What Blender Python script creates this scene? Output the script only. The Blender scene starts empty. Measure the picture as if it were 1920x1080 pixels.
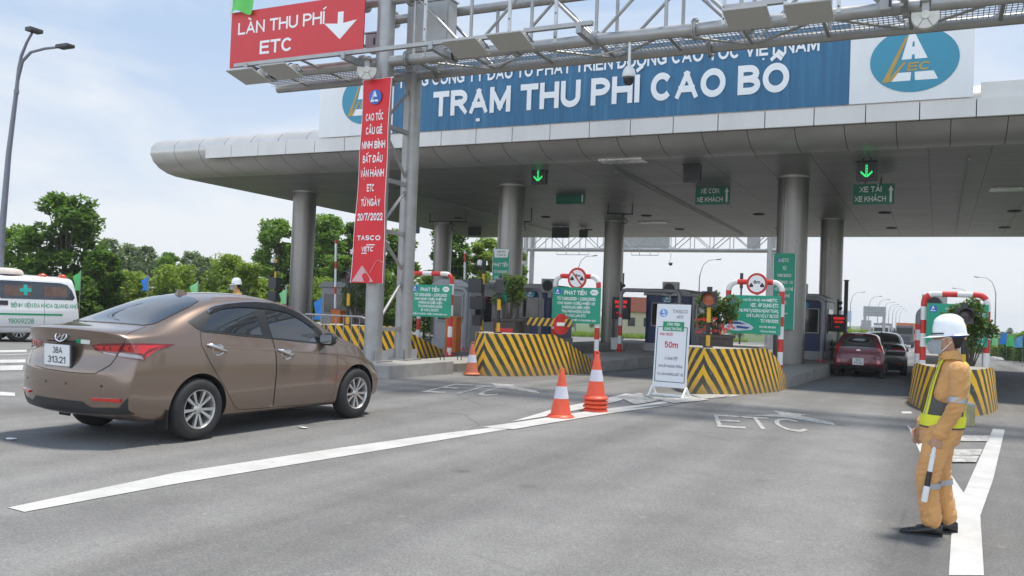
import bpy, bmesh, math, random
from math import sin, cos, pi, radians, sqrt, atan2
from mathutils import Vector, Matrix
from mathutils.bvhtree import BVHTree

SC = bpy.context.scene
COL = SC.collection
V3 = Vector

# ------------------------------------------------------------------ camera
EYE = 1.5
F_, PITCH, ROLL, YAW = 1650.0, .0232, .0378, .4525
FW = V3((-sin(YAW)*cos(PITCH), cos(YAW)*cos(PITCH), sin(PITCH)))
_rt = V3((cos(YAW), sin(YAW), 0)); _up = _rt.cross(FW)
RT = cos(ROLL)*_rt + sin(ROLL)*_up
UP = RT.cross(FW)
def ray(x, y): return FW + RT*((x-960)/F_) - UP*((y-540)/F_)
def G(x, y, z=0.0):
    d = ray(x, y); t = (z-EYE)/d.z; return V3((d.x*t, d.y*t, z))
def PY(x, y, Y):
    d = ray(x, y); t = Y/d.y; return V3((d.x*t, Y, EYE+d.z*t))
def gz(Y):
    if Y < 16: return 0.0
    if Y < 200: return -.0165*(Y-16)
    if Y < 420: return -3.036-.006*(Y-200)
    return -4.356

cam = bpy.data.cameras.new('Camera'); camo = bpy.data.objects.new('Camera', cam); COL.objects.link(camo)
cam.sensor_width = 36; cam.lens = 36*F_/1920; cam.clip_start = .1; cam.clip_end = 6000
camo.matrix_world = Matrix(((RT.x, UP.x, -FW.x, 0), (RT.y, UP.y, -FW.y, 0), (RT.z, UP.z, -FW.z, EYE), (0, 0, 0, 1)))
SC.camera = camo
SC.view_settings.view_transform = 'Standard'; SC.view_settings.look = 'None'
SC.view_settings.gamma = 1; SC.view_settings.exposure = 0.64
SC.cycles.max_bounces = 8; SC.cycles.transparent_max_bounces = 12
SC.cycles.use_denoising = True

# ------------------------------------------------------------------ materials
def new_mat(name):
    m = bpy.data.materials.new(name); m.use_nodes = True
    nt = m.node_tree; b = nt.nodes['Principled BSDF']
    return m, nt, b
def N(nt, t, **kw):
    n = nt.nodes.new(t)
    for k, v in kw.items(): setattr(n, k, v)
    return n
def rgba(c): return (c[0], c[1], c[2], 1)
def ramp(nt, fac, stops):
    r = N(nt, 'ShaderNodeValToRGB')
    el = r.color_ramp.elements
    el[0].position = stops[0][0]; el[0].color = rgba(stops[0][1])
    el[1].position = stops[-1][0]; el[1].color = rgba(stops[-1][1])
    for p, c in stops[1:-1]:
        e = el.new(p); e.color = rgba(c)
    nt.links.new(fac, r.inputs[0]); return r.outputs[0]
def noise(nt, scale, detail=4, vec=None, rough=.55, dist=0):
    n = N(nt, 'ShaderNodeTexNoise'); n.inputs['Scale'].default_value = scale
    n.inputs['Detail'].default_value = detail; n.inputs['Roughness'].default_value = rough
    n.inputs['Distortion'].default_value = dist
    if vec is not None: nt.links.new(vec, n.inputs['Vector'])
    return n.outputs['Fac']
def coords(nt, scale=(1, 1, 1), kind='Object'):
    t = N(nt, 'ShaderNodeTexCoord'); mp = N(nt, 'ShaderNodeMapping'); mp.inputs['Scale'].default_value = scale
    nt.links.new(t.outputs[kind], mp.inputs['Vector']); return mp.outputs['Vector']
def geo_pos(nt, scale=(1, 1, 1)):
    g = N(nt, 'ShaderNodeNewGeometry'); mp = N(nt, 'ShaderNodeMapping'); mp.inputs['Scale'].default_value = scale
    nt.links.new(g.outputs['Position'], mp.inputs['Vector']); return mp.outputs['Vector']
def mixc(nt, fac, a, b, mode='MIX'):
    m = N(nt, 'ShaderNodeMix', data_type='RGBA', blend_type=mode)
    for inp, v in ((m.inputs[0], fac), (m.inputs[6], a), (m.inputs[7], b)):
        if hasattr(v, 'is_linked'): nt.links.new(v, inp)
        elif isinstance(v, (int, float)): inp.default_value = v
        else: inp.default_value = rgba(v)
    return m.outputs[2]
def mth(nt, op, a, b=None, c=None):
    m = N(nt, 'ShaderNodeMath', operation=op)
    for i, v in enumerate((a, b, c)):
        if v is None: continue
        if hasattr(v, 'is_linked'): nt.links.new(v, m.inputs[i])
        else: m.inputs[i].default_value = v
    return m.outputs[0]
def bump(nt, b, h, strength=.3, dist=.01):
    n = N(nt, 'ShaderNodeBump'); n.inputs['Strength'].default_value = strength; n.inputs['Distance'].default_value = dist
    nt.links.new(h, n.inputs['Height']); nt.links.new(n.outputs[0], b.inputs['Normal'])
_mc = {}
def M(name, col, rough=.5, metal=0, var=.12, scale=4, bmp=0, coat=0, dirt=0, emis=None, es=0, streak=False, spec=.5):
    if name in _mc: return _mc[name]
    m, nt, b = new_mat(name)
    vec = coords(nt, (1, 1, .15) if streak else (1, 1, 1))
    n1 = noise(nt, scale, 6, vec, .6)
    lo = [c*(1-var) for c in col]; hi = [min(1, c*(1+var)) for c in col]
    c = ramp(nt, n1, [(.3, lo), (.7, hi)])
    if dirt:
        n2 = noise(nt, scale*.6, 8, vec, .7)
        f = mth(nt, 'MULTIPLY', ramp(nt, n2, [(.48, (0, 0, 0)), (.75, (1, 1, 1))]), dirt)
        c = mixc(nt, f, c, (.09, .075, .06))
    nt.links.new(c, b.inputs['Base Color'])
    b.inputs['Metallic'].default_value = metal
    b.inputs['Specular IOR Level'].default_value = spec
    r = mth(nt, 'MULTIPLY_ADD', n1, .25, rough-.125)
    nt.links.new(r, b.inputs['Roughness'])
    if coat: b.inputs['Coat Weight'].default_value = coat; b.inputs['Coat Roughness'].default_value = .04
    if bmp: bump(nt, b, noise(nt, scale*12, 4, vec), bmp, .01)
    if emis:
        b.inputs['Emission Color'].default_value = rgba(emis); b.inputs['Emission Strength'].default_value = es
    _mc[name] = m; return m

# ------------------------------------------------------------------ mesh builder
class MB:
    def __init__(s): s.v = []; s.f = []; s.m = []; s.s = []; s.uv = None
    def add(s, vs, fs, mat=0, smooth=False, M4=None):
        o = len(s.v)
        s.v += [tuple(M4 @ V3(v)) if M4 is not None else tuple(v) for v in vs]
        for i, f in enumerate(fs):
            s.f.append([o+k for k in f]); s.m.append(mat[i] if isinstance(mat, list) else mat); s.s.append(smooth)
        return s
    def box(s, c, d, mat=0, rz=0, rx=0, ry=0, M4=None):
        x, y, z = d[0]/2, d[1]/2, d[2]/2
        R = Matrix.Translation(V3(c)) @ Matrix.Rotation(rz, 4, 'Z') @ Matrix.Rotation(ry, 4, 'Y') @ Matrix.Rotation(rx, 4, 'X')
        if M4 is not None: R = M4 @ R
        vs = [(-x, -y, -z), (x, -y, -z), (x, y, -z), (-x, y, -z), (-x, -y, z), (x, -y, z), (x, y, z), (-x, y, z)]
        return s.add(vs, [(0, 3, 2, 1), (4, 5, 6, 7), (0, 1, 5, 4), (1, 2, 6, 5), (2, 3, 7, 6), (3, 0, 4, 7)], mat, False, R)
    def rbox(s, c, d, r, mat=0, n=3, M4=None, axis='y'):
        # rounded rectangle prism: rounded in the two axes other than `axis`
        pts = rrect(d[0] if axis != 'x' else d[1], d[2] if axis != 'z' else d[1], r, n)
        dep = d[{'x': 0, 'y': 1, 'z': 2}[axis]]
        mp = {'y': lambda a, b, t: (c[0]+a, c[1]+t, c[2]+b), 'x': lambda a, b, t: (c[0]+t, c[1]+a, c[2]+b), 'z': lambda a, b, t: (c[0]+a, c[1]+b, c[2]+t)}[axis]
        return s.prism(pts, mp, -dep/2, dep/2, mat, M4)
    def prism(s, pts, mp, t0, t1, mat=0, M4=None, smooth=False):
        n = len(pts)
        vs = [mp(a, b, t0) for a, b in pts] + [mp(a, b, t1) for a, b in pts]
        fs = [tuple(range(n)), tuple(range(2*n-1, n-1, -1))] + [(i, (i+1) % n, n+(i+1) % n, n+i) for i in range(n)]
        return s.add(vs, fs, mat, smooth, M4)
    def cyl(s, p0, p1, r, r2=None, n=12, mat=0, caps=True, M4=None, smooth=True):
        p0, p1 = V3(p0), V3(p1); r2 = r if r2 is None else r2
        d = (p1-p0).normalized(); a = d.orthogonal().normalized(); b = d.cross(a)
        vs = []
        for p, q in ((p0, r), (p1, r2)):
            for i in range(n):
                t = 2*pi*i/n; vs.append(p+a*(q*cos(t))+b*(q*sin(t)))
        s.add(vs, [(i, (i+1) % n, n+(i+1) % n, n+i) for i in range(n)], mat, smooth, M4)
        if caps: s.add(vs, [tuple(range(n-1, -1, -1)), tuple(range(n, 2*n))], mat, False, M4)
        return s
    def tube(s, pts, r, n=8, mat=0, M4=None, caps=True, matf=None):
        pts = [V3(p) for p in pts]; rings = []; a = None; L = 0; mats = []
        for i, p in enumerate(pts):
            d = (pts[min(i+1, len(pts)-1)]-pts[max(i-1, 0)]).normalized()
            a = d.orthogonal().normalized() if a is None else (a-d*a.dot(d)).normalized()
            b = d.cross(a); rr = r[i] if isinstance(r, (list, tuple)) else r
            rings.append([p+a*(rr*cos(2*pi*k/n))+b*(rr*sin(2*pi*k/n)) for k in range(n)])
            if i: mats.append(matf(L+(p-pts[i-1]).length/2) if matf else mat); L += (p-pts[i-1]).length
        vs = [v for R in rings for v in R]; fs = []; ms = []
        for i in range(len(pts)-1):
            for k in range(n):
                fs.append((i*n+k, i*n+(k+1) % n, (i+1)*n+(k+1) % n, (i+1)*n+k)); ms.append(mats[i])
        s.add(vs, fs, ms, True, M4)
        if caps: s.add(vs, [tuple(range(n-1, -1, -1)), tuple(range(len(vs)-n, len(vs)))], mat, False, M4)
        return s
    def lathe(s, prof, n=24, mat=0, M4=None, smooth=True, a0=0, a1=2*pi):
        full = abs(a1-a0-2*pi) < 1e-6; k = n if full else n+1
        vs = [(r*cos(a0+(a1-a0)*i/n), r*sin(a0+(a1-a0)*i/n), z) for r, z in prof for i in range(k)]
        fs = []; ms = []
        for j in range(len(prof)-1):
            for i in range(n):
                fs.append((j*k+i, j*k+(i+1) % k, (j+1)*k+(i+1) % k, (j+1)*k+i)); ms.append(mat[j] if isinstance(mat, (list, tuple)) else mat)
        return s.add(vs, fs, ms, smooth, M4)
    def grid(s, fn, nu, nv, mat=0, smooth=True, M4=None):
        vs = [fn(i/nu, j/nv) for j in range(nv+1) for i in range(nu+1)]
        return s.add(vs, [(j*(nu+1)+i, j*(nu+1)+i+1, (j+1)*(nu+1)+i+1, (j+1)*(nu+1)+i) for j in range(nv) for i in range(nu)], mat, smooth, M4)
    def loft(s, rings, mat=0, smooth=True, cap=True, M4=None):
        n = len(rings[0]); vs = [p for R in rings for p in R]
        s.add(vs, [(j*n+i, j*n+(i+1) % n, (j+1)*n+(i+1) % n, (j+1)*n+i) for j in range(len(rings)-1) for i in range(n)], mat, smooth, M4)
        if cap: s.add(vs, [tuple(range(n-1, -1, -1)), tuple(range(len(vs)-n, len(vs)))], mat, smooth, M4)
        return s
    def build(s, name, mats, parent=None, loc=None, bevel=0, fixn=True, sharp=40):
        me = bpy.data.meshes.new(name); me.from_pydata([tuple(v) for v in s.v], [], s.f)
        mats = mats if isinstance(mats, (list, tuple)) else [mats]
        for m in mats: me.materials.append(m)
        me.polygons.foreach_set('material_index', s.m); me.polygons.foreach_set('use_smooth', s.s)
        bm = bmesh.new(); bm.from_mesh(me)
        bmesh.ops.remove_doubles(bm, verts=bm.verts, dist=1e-5)
        if fixn: bmesh.ops.recalc_face_normals(bm, faces=bm.faces)
        if bevel:
            es = [e for e in bm.edges if len(e.link_faces) == 2 and e.calc_face_angle(0) > .6]
            bmesh.ops.bevel(bm, geom=es, offset=bevel, segments=2, affect='EDGES', profile=.6, clamp_overlap=True)
        bm.to_mesh(me); bm.free()
        if any(s.s):
            try: me.set_sharp_from_angle(angle=radians(sharp))
            except Exception: pass
        o = bpy.data.objects.new(name, me); COL.objects.link(o)
        if parent is not None: o.parent = parent
        if loc is not None: o.location = loc
        return o
def rrect(w, h, r, n=3):
    pts = []
    for cx, cz, a in ((w/2-r, h/2-r, 0), (-w/2+r, h/2-r, pi/2), (-w/2+r, -h/2+r, pi), (w/2-r, -h/2+r, 1.5*pi)):
        for i in range(n+1): pts.append((cx+r*cos(a+pi/2*i/n), cz+r*sin(a+pi/2*i/n)))
    return pts
def XZ(y=0): return lambda a, b, t: (a, y+t, b)
def arc(cx, cy, r, a0, a1, n=10): return [(cx+r*cos(a0+(a1-a0)*i/n), cy+r*sin(a0+(a1-a0)*i/n)) for i in range(n+1)]

def tag(o, label=None, cat=None, group=None, kind=None):
    if label: o['label'] = label
    if cat: o['category'] = cat
    if group: o['group'] = group
    if kind: o['kind'] = kind
    return o
def thing(name, label, cat, loc=(0, 0, 0), rz=0, group=None):
    o = bpy.data.objects.new(name, None); COL.objects.link(o)
    o.location = loc; o.rotation_euler = (0, 0, rz); o.empty_display_size = .2
    return tag(o, label, cat, group)
KIDS = {}
def kids(o): return [c for c in bpy.data.objects if c.parent is o]
def dup(o, loc=None, rz=None, label=None, group=None, sc=None):
    def cp(a, par):
        c = a.copy(); COL.objects.link(c)
        if par is not None: c.parent = par
        for k in kids_of[a]: cp(k, c)
        return c
    kids_of = {}
    for q in list(bpy.data.objects):
        kids_of.setdefault(q, [])
        if q.parent is not None: kids_of.setdefault(q.parent, []).append(q)
    r = cp(o, None)
    if loc is not None: r.location = loc
    if rz is not None: r.rotation_euler = (0, 0, rz)
    if sc is not None: r.scale = (sc, sc, sc) if isinstance(sc, (int, float)) else sc
    return tag(r, label, None, group)

# ------------------------------------------------------------------ lettering: a plain sans-serif drawn with strokes
import unicodedata
def _E(cx, cz, rx, rz, a0, a1, n=9): return [(cx+rx*cos(radians(a0+(a1-a0)*i/n)), cz+rz*sin(radians(a0+(a1-a0)*i/n))) for i in range(n+1)]
_bow = lambda z0, z1, x0, x1: _E(x0, (z0+z1)/2, x1-x0, (z1-z0)/2, 90, -90, 10)
GL = {
 'A': (.80, [[(0, 0), (.5, 1)], [(1, 0), (.5, 1)], [(.2, .31), (.8, .31)]]), 'B': (.70, [[(0, 0), (0, 1)], [(0, 1), (.5, 1)]+_bow(.53, 1, .5, .92)[1:]+[(0, .53)], [(0, .53), (.52, .53)]+_bow(0, .53, .55, 1)[1:]+[(0, 0)]]),
 'C': (.76, [_E(.5, .5, .5, .5, 42, 318, 18)]), 'D': (.74, [[(0, 0), (0, 1), (.4, 1)]+_E(.4, .5, .6, .5, 90, -90, 12)[1:]+[(0, 0)]]), 'E': (.64, [[(1, 1), (0, 1), (0, 0), (1, 0)], [(0, .52), (.9, .52)]]),
 'F': (.60, [[(1, 1), (0, 1), (0, 0)], [(0, .5), (.88, .5)]]), 'G': (.80, [_E(.5, .5, .5, .5, 45, 300, 16)+[(.98, .12), (.98, .45), (.58, .45)]]), 'H': (.74, [[(0, 0), (0, 1)], [(1, 0), (1, 1)], [(0, .52), (1, .52)]]),
 'I': (.0, [[(0, 0), (0, 1)]]), 'J': (.5, [[(1, 1), (1, .3)]+_E(.5, .3, .5, .3, 0, -170, 10)[1:]]), 'K': (.72, [[(0, 0), (0, 1)], [(.98, 1), (.04, .38)], [(.36, .6), (1, 0)]]), 'L': (.58, [[(0, 1), (0, 0), (1, 0)]]),
 'M': (.88, [[(0, 0), (0, 1)], [(0, 1), (.5, .12)], [(.5, .12), (1, 1)], [(1, 1), (1, 0)]]), 'N': (.74, [[(0, 0), (0, 1)], [(0, 1), (1, 0)], [(1, 0), (1, 1)]]), 'O': (.84, [_E(.5, .5, .5, .5, 0, 360, 28)]),
 'P': (.68, [[(0, 0), (0, 1)], [(0, 1), (.5, 1)]+_bow(.46, 1, .5, 1)[1:]+[(0, .46)]]), 'Q': (.84, [_E(.5, .5, .5, .5, 0, 360, 28), [(.6, .25), (1, -.06)]]), 'R': (.72, [[(0, 0), (0, 1)], [(0, 1), (.5, 1)]+_bow(.48, 1, .5, .97)[1:]+[(0, .48)], [(.5, .48), (1, 0)]]),
 'S': (.68, [_E(.5, .75, .46, .25, 25, 180, 10)+_E(.5, .75, .46, .25, 190, 262, 4)+_E(.5, .25, .5, .25, 82, 0, 5)+_E(.5, .25, .5, .25, -10, -160, 10)]), 'T': (.68, [[(0, 1), (1, 1)], [(.5, 1), (.5, 0)]]),
 'U': (.74, [[(0, 1), (0, .36)]+_E(.5, .36, .5, .36, 180, 360, 14)[1:]+[(1, 1)]]), 'V': (.76, [[(0, 1), (.5, 0)], [(1, 1), (.5, 0)]]), 'W': (1.1, [[(0, 1), (.26, 0)], [(.26, 0), (.5, .9)], [(.5, .9), (.74, 0)], [(.74, 0), (1, 1)]]),
 'X': (.74, [[(0, 0), (1, 1)], [(0, 1), (1, 0)]]), 'Y': (.74, [[(0, 1), (.5, .44), (.5, 0)], [(1, 1), (.5, .44)]]), 'Z': (.66, [[(0, 1), (1, 1), (0, 0), (1, 0)]]),
 '0': (.58, [_E(.5, .5, .5, .5, 0, 360, 24)]), '1': (.3, [[(0, .78), (.9, 1), (.9, 0)]]), '2': (.58, [_E(.5, .7, .5, .3, 165, -20, 12)+[(.1, .0), (1, 0)]]), '3': (.58, [_E(.48, .76, .45, .24, 155, -80, 10)+_E(.48, .26, .52, .26, 80, -160, 12)]),
 '4': (.62, [[(.72, 0), (.72, 1)], [(.72, 1), (0, .3), (1, .3)]]), '5': (.58, [[(.9, 1), (.12, 1), (.06, .54)]+_E(.46, .32, .52, .32, 120, -150, 14)]), '6': (.58, [_E(.5, .31, .5, .31, 0, 360, 20), _E(.62, .40, .62, .60, 75, 180, 9)]), '7': (.56, [[(0, 1), (1, 1), (.35, 0)]]),
 '8': (.58, [_E(.5, .76, .42, .24, 0, 360, 18), _E(.5, .27, .5, .27, 0, 360, 20)]), '9': (.58, [_E(.5, .69, .5, .31, 0, 360, 20), _E(.38, .60, .62, .60, -105, 0, 9)]),
 '-': (.34, [[(0, .42), (1, .42)]]), '.': (.0, [[(0, -.02), (0, .08)]]), ',': (.06, [[(1, .08), (0, -.12)]]), '/': (.36, [[(0, 0), (1, 1)]]), ':': (.0, [[(0, .02), (0, .12)], [(0, .52), (0, .62)]]), '(': (.18, [_E(1.1, .45, 1.1, .62, 120, 240, 8)]), ')': (.18, [_E(-.1, .45, 1.1, .62, 60, -60, 8)]),
 'm': (.95, [[(0, 0), (0, .68)], [(0, .45)]+_E(.24, .43, .25, .25, 170, 0, 8)+[(.49, 0)], [(.49, .45)]+_E(.74, .43, .25, .25, 170, 0, 8)+[(.99, 0)]]),
}
MARK = {'\u0300': [[(-.30, 1.30), (.06, 1.12)]], '\u0301': [[(.30, 1.30), (-.06, 1.12)]], '\u0309': [_E(0, 1.27, .12, .09, 160, -60, 6)+[(0, 1.08)]], '\u0303': [[(-.3, 1.14), (-.14, 1.25), (.12, 1.15), (.3, 1.26)]],
        '\u0302': [[(-.28, 1.10), (0, 1.27), (.28, 1.10)]], '\u0306': [_E(0, 1.26, .25, .14, 190, 350, 8)], '\u0323': [[(0, -.30), (0, -.18)]]}
def _ribbon(pts, w):
    P = [V3((x, z, 0)) for x, z in pts]; out = []; cl = len(P) > 3 and (P[0]-P[-1]).length < 1e-6
    for i, p in enumerate(P):
        a = (P[i]-P[i-1]).normalized() if i else ((P[0]-P[-2]).normalized() if cl else None); b = (P[i+1]-P[i]).normalized() if i < len(P)-1 else ((P[1]-P[0]).normalized() if cl else None)
        a = a or b; b = b or a; t = (a+b); t = t.normalized() if t.length > .2 else a; q = V3((-t.y, t.x, 0)); k = 1/max(.45, abs(q.dot(V3((-a.y, a.x, 0)))))
        out.append((p+q*(w*.5*k), p-q*(w*.5*k)))
    return out
_capw = {}
def text_strokes(body, bold, spacing=1.0):
    """list of (list of left/right points) strokes with cap height 1, and the total width"""
    k = (body, bold, spacing)
    if k in _capw: return _capw[k]
    w = bold; x = 0; out = []; gap = (.06+w*.14)*spacing
    for ch in body:
        if ch == ' ': x += .42*spacing; continue
        bar = ch in 'Đđ'
        d = unicodedata.normalize('NFD', 'D' if bar else ch); base = d[0]; marks = d[1:]
        if base not in GL: base = base.upper()
        if base not in GL: continue
        gw, st = GL[base]; W = gw+w if base not in 'I.:' else w
        def mp(p): return (x+w/2+p[0]*gw, w/2+p[1]*(1-w))
        lay = 0
        for s_ in st:
            q = [V3((*mp(p), 0)) for p in s_]
            if (q[0]-q[-1]).length > 1e-6:          # square stroke ends
                k_ = w/2*(.2 if base in 'CGS3569()' else 1)
                q = [q[0]-(q[1]-q[0]).normalized()*k_]+q[1:-1]+[q[-1]+(q[-1]-q[-2]).normalized()*k_]
            cl_ = base in 'AMNVWKXYZ4R'
            out.append(([tuple((min(x+W, max(x, v.x)) if cl_ else v.x, min(1, max(0, v.y)) if cl_ else v.y) for v in pr) for pr in _ribbon([(v.x, v.y) for v in q], w)], lay)); lay += 1
        if bar: out.append((_ribbon([(x-.12, .52), (x+.34, .52)], w*.8), 7)); 
        cx = x+W/2; n_up = sum(m in '\u0302\u0306' for m in marks); up = 0
        for m in marks:
            if m == '\u031b': out.append((_ribbon([(x+W-w*.6, 1-w*.5), (x+W+.10, 1.0), (x+W+.13, 1.16)], w*.7), 6)); continue
            if m not in MARK: continue
            dx = .34 if (n_up and m in '\u0300\u0301\u0309\u0303') else 0; dz = .10 if dx else 0
            for s_ in MARK[m]: out.append((_ribbon([(cx+p[0]*.8+dx*.8, p[1]+dz) for p in s_], min(.13, w*.75) if m != '\u0323' else w*.9), 5+(1 if dx else 0)))
        x += W+gap
    x -= gap
    _capw[k] = (out, x); return out, x
def letters(mb, body, cx, z, h, w=None, y=-.004, mat=0, off=.012, shear=0, align='c', M4=None, spacing=1.0, fn=None):
    """write `body` on the XZ plane facing -Y: baseline z, capital height h, width w (None: natural)"""
    bold = min(.26, max(.10, .125+off*4.0))
    st, W0 = text_strokes(body, bold, spacing)
    sx = h if w is None else w/W0
    W = W0*sx; ox = cx-W/2 if align == 'c' else cx if align == 'l' else cx-W
    e = min(.0016, .012*h)
    for rib, lay in st:
        vs = []
        for l, r in rib:
            for p in (l, r): vs.append((ox+p[0]*sx+shear*p[1]*h, y-lay*e, z+p[1]*h))
        if fn: vs = [tuple(fn(*p)) if not lay else tuple(V3(fn(*p))+V3((0, -lay*e, 0))) for p in vs]
        mb.add(vs, [(2*i, 2*i+1, 2*i+3, 2*i+2) for i in range(len(rib)-1)], mat, False, M4)
    return W
# ------------------------------------------------------------------ sky and sun
SUN_EL, SUN_AZ = radians(74), radians(38)      # azimuth measured from +Y towards +X
def make_world():
    w = bpy.data.worlds.new('World'); SC.world = w; w.use_nodes = True; nt = w.node_tree
    bg = nt.nodes['Background']
    sky = N(nt, 'ShaderNodeTexSky', sky_type='NISHITA'); sky.sun_disc = False
    sky.sun_elevation = SUN_EL; sky.sun_rotation = SUN_AZ; sky.air_density = 1.0; sky.dust_density = 2.2; sky.ozone_density = 1.6
    tc = N(nt, 'ShaderNodeTexCoord'); mp = N(nt, 'ShaderNodeMapping'); mp.inputs['Scale'].default_value = (1, 1, 3.2)
    mp.inputs['Rotation'].default_value = (0, 0, .5); mp.inputs['Location'].default_value = (.35, .1, .2)
    nt.links.new(tc.outputs['Generated'], mp.inputs['Vector'])
    n1 = noise(nt, 2.4, 8, mp.outputs['Vector'], .6, .7)
    cl = ramp(nt, n1, [(.40, (0, 0, 0)), (.66, (1, 1, 1))])
    sx = N(nt, 'ShaderNodeSeparateXYZ'); nt.links.new(tc.outputs['Generated'], sx.inputs[0])
    hz = ramp(nt, sx.outputs['Z'], [(0.0, (1, 1, 1)), (.10, (.72, .72, .72)), (.26, (.25, .25, .25)), (.7, (.1, .1, .1))])
    # a thin veil of high cloud over the blue, thickening to white haze at the horizon
    veil = mixc(nt, mth(nt, 'MINIMUM', mth(nt, 'ADD', hz, mth(nt, 'MULTIPLY', cl, .6)), 1.0), (3.7, 5.35, 7.9), (8.0, 8.35, 8.8))
    col = mixc(nt, .88, sky.outputs[0], veil)
    # added brightening of the unseen sky behind the camera, to light facing fronts
    rear_fill = ramp(nt, mth(nt, 'MULTIPLY_ADD', sx.outputs['Y'], -.5, .5), [(.42, (1, 1, 1)), (.85, (2.0, 1.97, 1.92))])
    col = mixc(nt, 1.0, col, rear_fill, 'MULTIPLY')
    # unseen overhead sky made darker and bluer, to deepen the shade below
    col = mixc(nt, 1.0, col, ramp(nt, sx.outputs['Z'], [(.42, (1, 1, 1)), (.8, (.50, .55, .62))]), 'MULTIPLY')
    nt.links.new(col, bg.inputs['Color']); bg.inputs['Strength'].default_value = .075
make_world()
sl = bpy.data.lights.new('Sun', 'SUN'); so = bpy.data.objects.new('Sun', sl); COL.objects.link(so)
sl.energy = 2.95; sl.angle = radians(7); sl.color = (1, .94, .85)
sd = V3((sin(SUN_AZ)*cos(SUN_EL), cos(SUN_AZ)*cos(SUN_EL), sin(SUN_EL)))
so.rotation_euler = sd.to_track_quat('Z', 'Y').to_euler(); so.location = sd*60

# ------------------------------------------------------------------ ground, road, markings
def mat_asphalt():
    m, nt, b = new_mat('asphalt'); p = geo_pos(nt)
    big = noise(nt, .12, 5, p, .6); mid = noise(nt, 1.3, 6, p, .65)
    tracks = noise(nt, 1, 4, geo_pos(nt, (1.1, .06, 1)), .5)
    vo = N(nt, 'ShaderNodeTexVoronoi'); vo.inputs['Scale'].default_value = 95; nt.links.new(p, vo.inputs['Vector'])
    vf = N(nt, 'ShaderNodeTexVoronoi'); vf.inputs['Scale'].default_value = 28; nt.links.new(p, vf.inputs['Vector'])
    c = ramp(nt, mid, [(.25, (.175, .171, .166)), (.75, (.235, .231, .224))])
    c = mixc(nt, .6, c, ramp(nt, big, [(.3, (.84, .84, .84)), (.7, (1.14, 1.14, 1.13))]), 'MULTIPLY')
    c = mixc(nt, .5, c, ramp(nt, tracks, [(.38, (.75, .75, .76)), (.56, (1.1, 1.1, 1.09))]), 'MULTIPLY')
    sp = ramp(nt, vo.outputs['Color'], [(.0, (.62, .62, .62)), (.5, (.95, .95, .95)), (1.0, (1.5, 1.48, 1.45))])
    c = mixc(nt, .6, c, sp, 'MULTIPLY')
    oil = noise(nt, 1, 5, geo_pos(nt, (.42, .022, 1)), .55)
    c = mixc(nt, .75, c, ramp(nt, oil, [(.36, (.56, .55, .54)), (.52, (1, 1, 1))]), 'MULTIPLY')
    sx_ = N(nt, 'ShaderNodeSeparateXYZ'); nt.links.new(p, sx_.inputs[0])
    wob_ = mth(nt, 'ADD', sx_.outputs['X'], mth(nt, 'MULTIPLY', noise(nt, .12, 2, p), .9))
    tr_ = ramp(nt, mth(nt, 'MULTIPLY_ADD', mth(nt, 'SINE', mth(nt, 'MULTIPLY', wob_, 3.7)), .5, .5), [(.45, (1, 1, 1)), (.95, (.86, .86, .855))])
    c = mixc(nt, .9, c, tr_, 'MULTIPLY')
    drip = N(nt, 'ShaderNodeTexVoronoi'); drip.inputs['Scale'].default_value = 1.1; nt.links.new(p, drip.inputs['Vector'])
    dm = mth(nt, 'MULTIPLY', ramp(nt, drip.outputs['Distance'], [(.05, (1, 1, 1)), (.13, (0, 0, 0))]), ramp(nt, noise(nt, .5, 3, p), [(.5, (0, 0, 0)), (.62, (.6, .6, .6))]))
    c = mixc(nt, dm, c, (.07, .068, .065))
    sp2 = ramp(nt, vf.outputs['Color'], [(.93, (0, 0, 0)), (.97, (1, 1, 1))])
    c = mixc(nt, mth(nt, 'MULTIPLY', sp2, .35), c, (.36, .35, .33))
    # sealed cracks and old patches
    ck = N(nt, 'ShaderNodeTexVoronoi', feature='DISTANCE_TO_EDGE'); ck.inputs['Scale'].default_value = .33
    wv = mixc(nt, .12, p, N(nt, 'ShaderNodeTexNoise').outputs['Color'], 'ADD'); nt.links.new(wv, ck.inputs['Vector'])
    cf = ramp(nt, ck.outputs['Distance'], [(.0, (1, 1, 1)), (.006, (0, 0, 0))])
    cf = mth(nt, 'MULTIPLY', cf, mth(nt, 'MULTIPLY', ramp(nt, noise(nt, .25, 3, p), [(.52, (0, 0, 0)), (.6, (1, 1, 1))]), .55))
    c = mixc(nt, cf, c, (.06, .06, .062))
    nt.links.new(c, b.inputs['Base Color']); b.inputs['Roughness'].default_value = .86; b.inputs['Specular IOR Level'].default_value = .3
    h = mth(nt, 'ADD', vo.outputs['Distance'], mth(nt, 'MULTIPLY', noise(nt, 60, 3, p), .7))
    bump(nt, b, h, .4, .004)
    return m
ASPH = mat_asphalt()
def mat_paint():
    m, nt, b = new_mat('road_paint'); p = geo_pos(nt)
    w = noise(nt, 7, 8, p, .75); w2 = noise(nt, 45, 4, p, .7)
    f = ramp(nt, mth(nt, 'ADD', mth(nt, 'MULTIPLY', w, .7), mth(nt, 'MULTIPLY', w2, .3)), [(.56, (0, 0, 0)), (.68, (1, 1, 1))])
    base = ramp(nt, noise(nt, 2.5, 5, p), [(.3, (.44, .43, .41)), (.7, (.58, .57, .545))])
    c = mixc(nt, mth(nt, 'MULTIPLY', f, .6), base, (.24, .235, .23))
    nt.links.new(c, b.inputs['Base Color']); b.inputs['Roughness'].default_value = .7
    bump(nt, b, w2, .25, .004); return m
PAINT = mat_paint()
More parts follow.
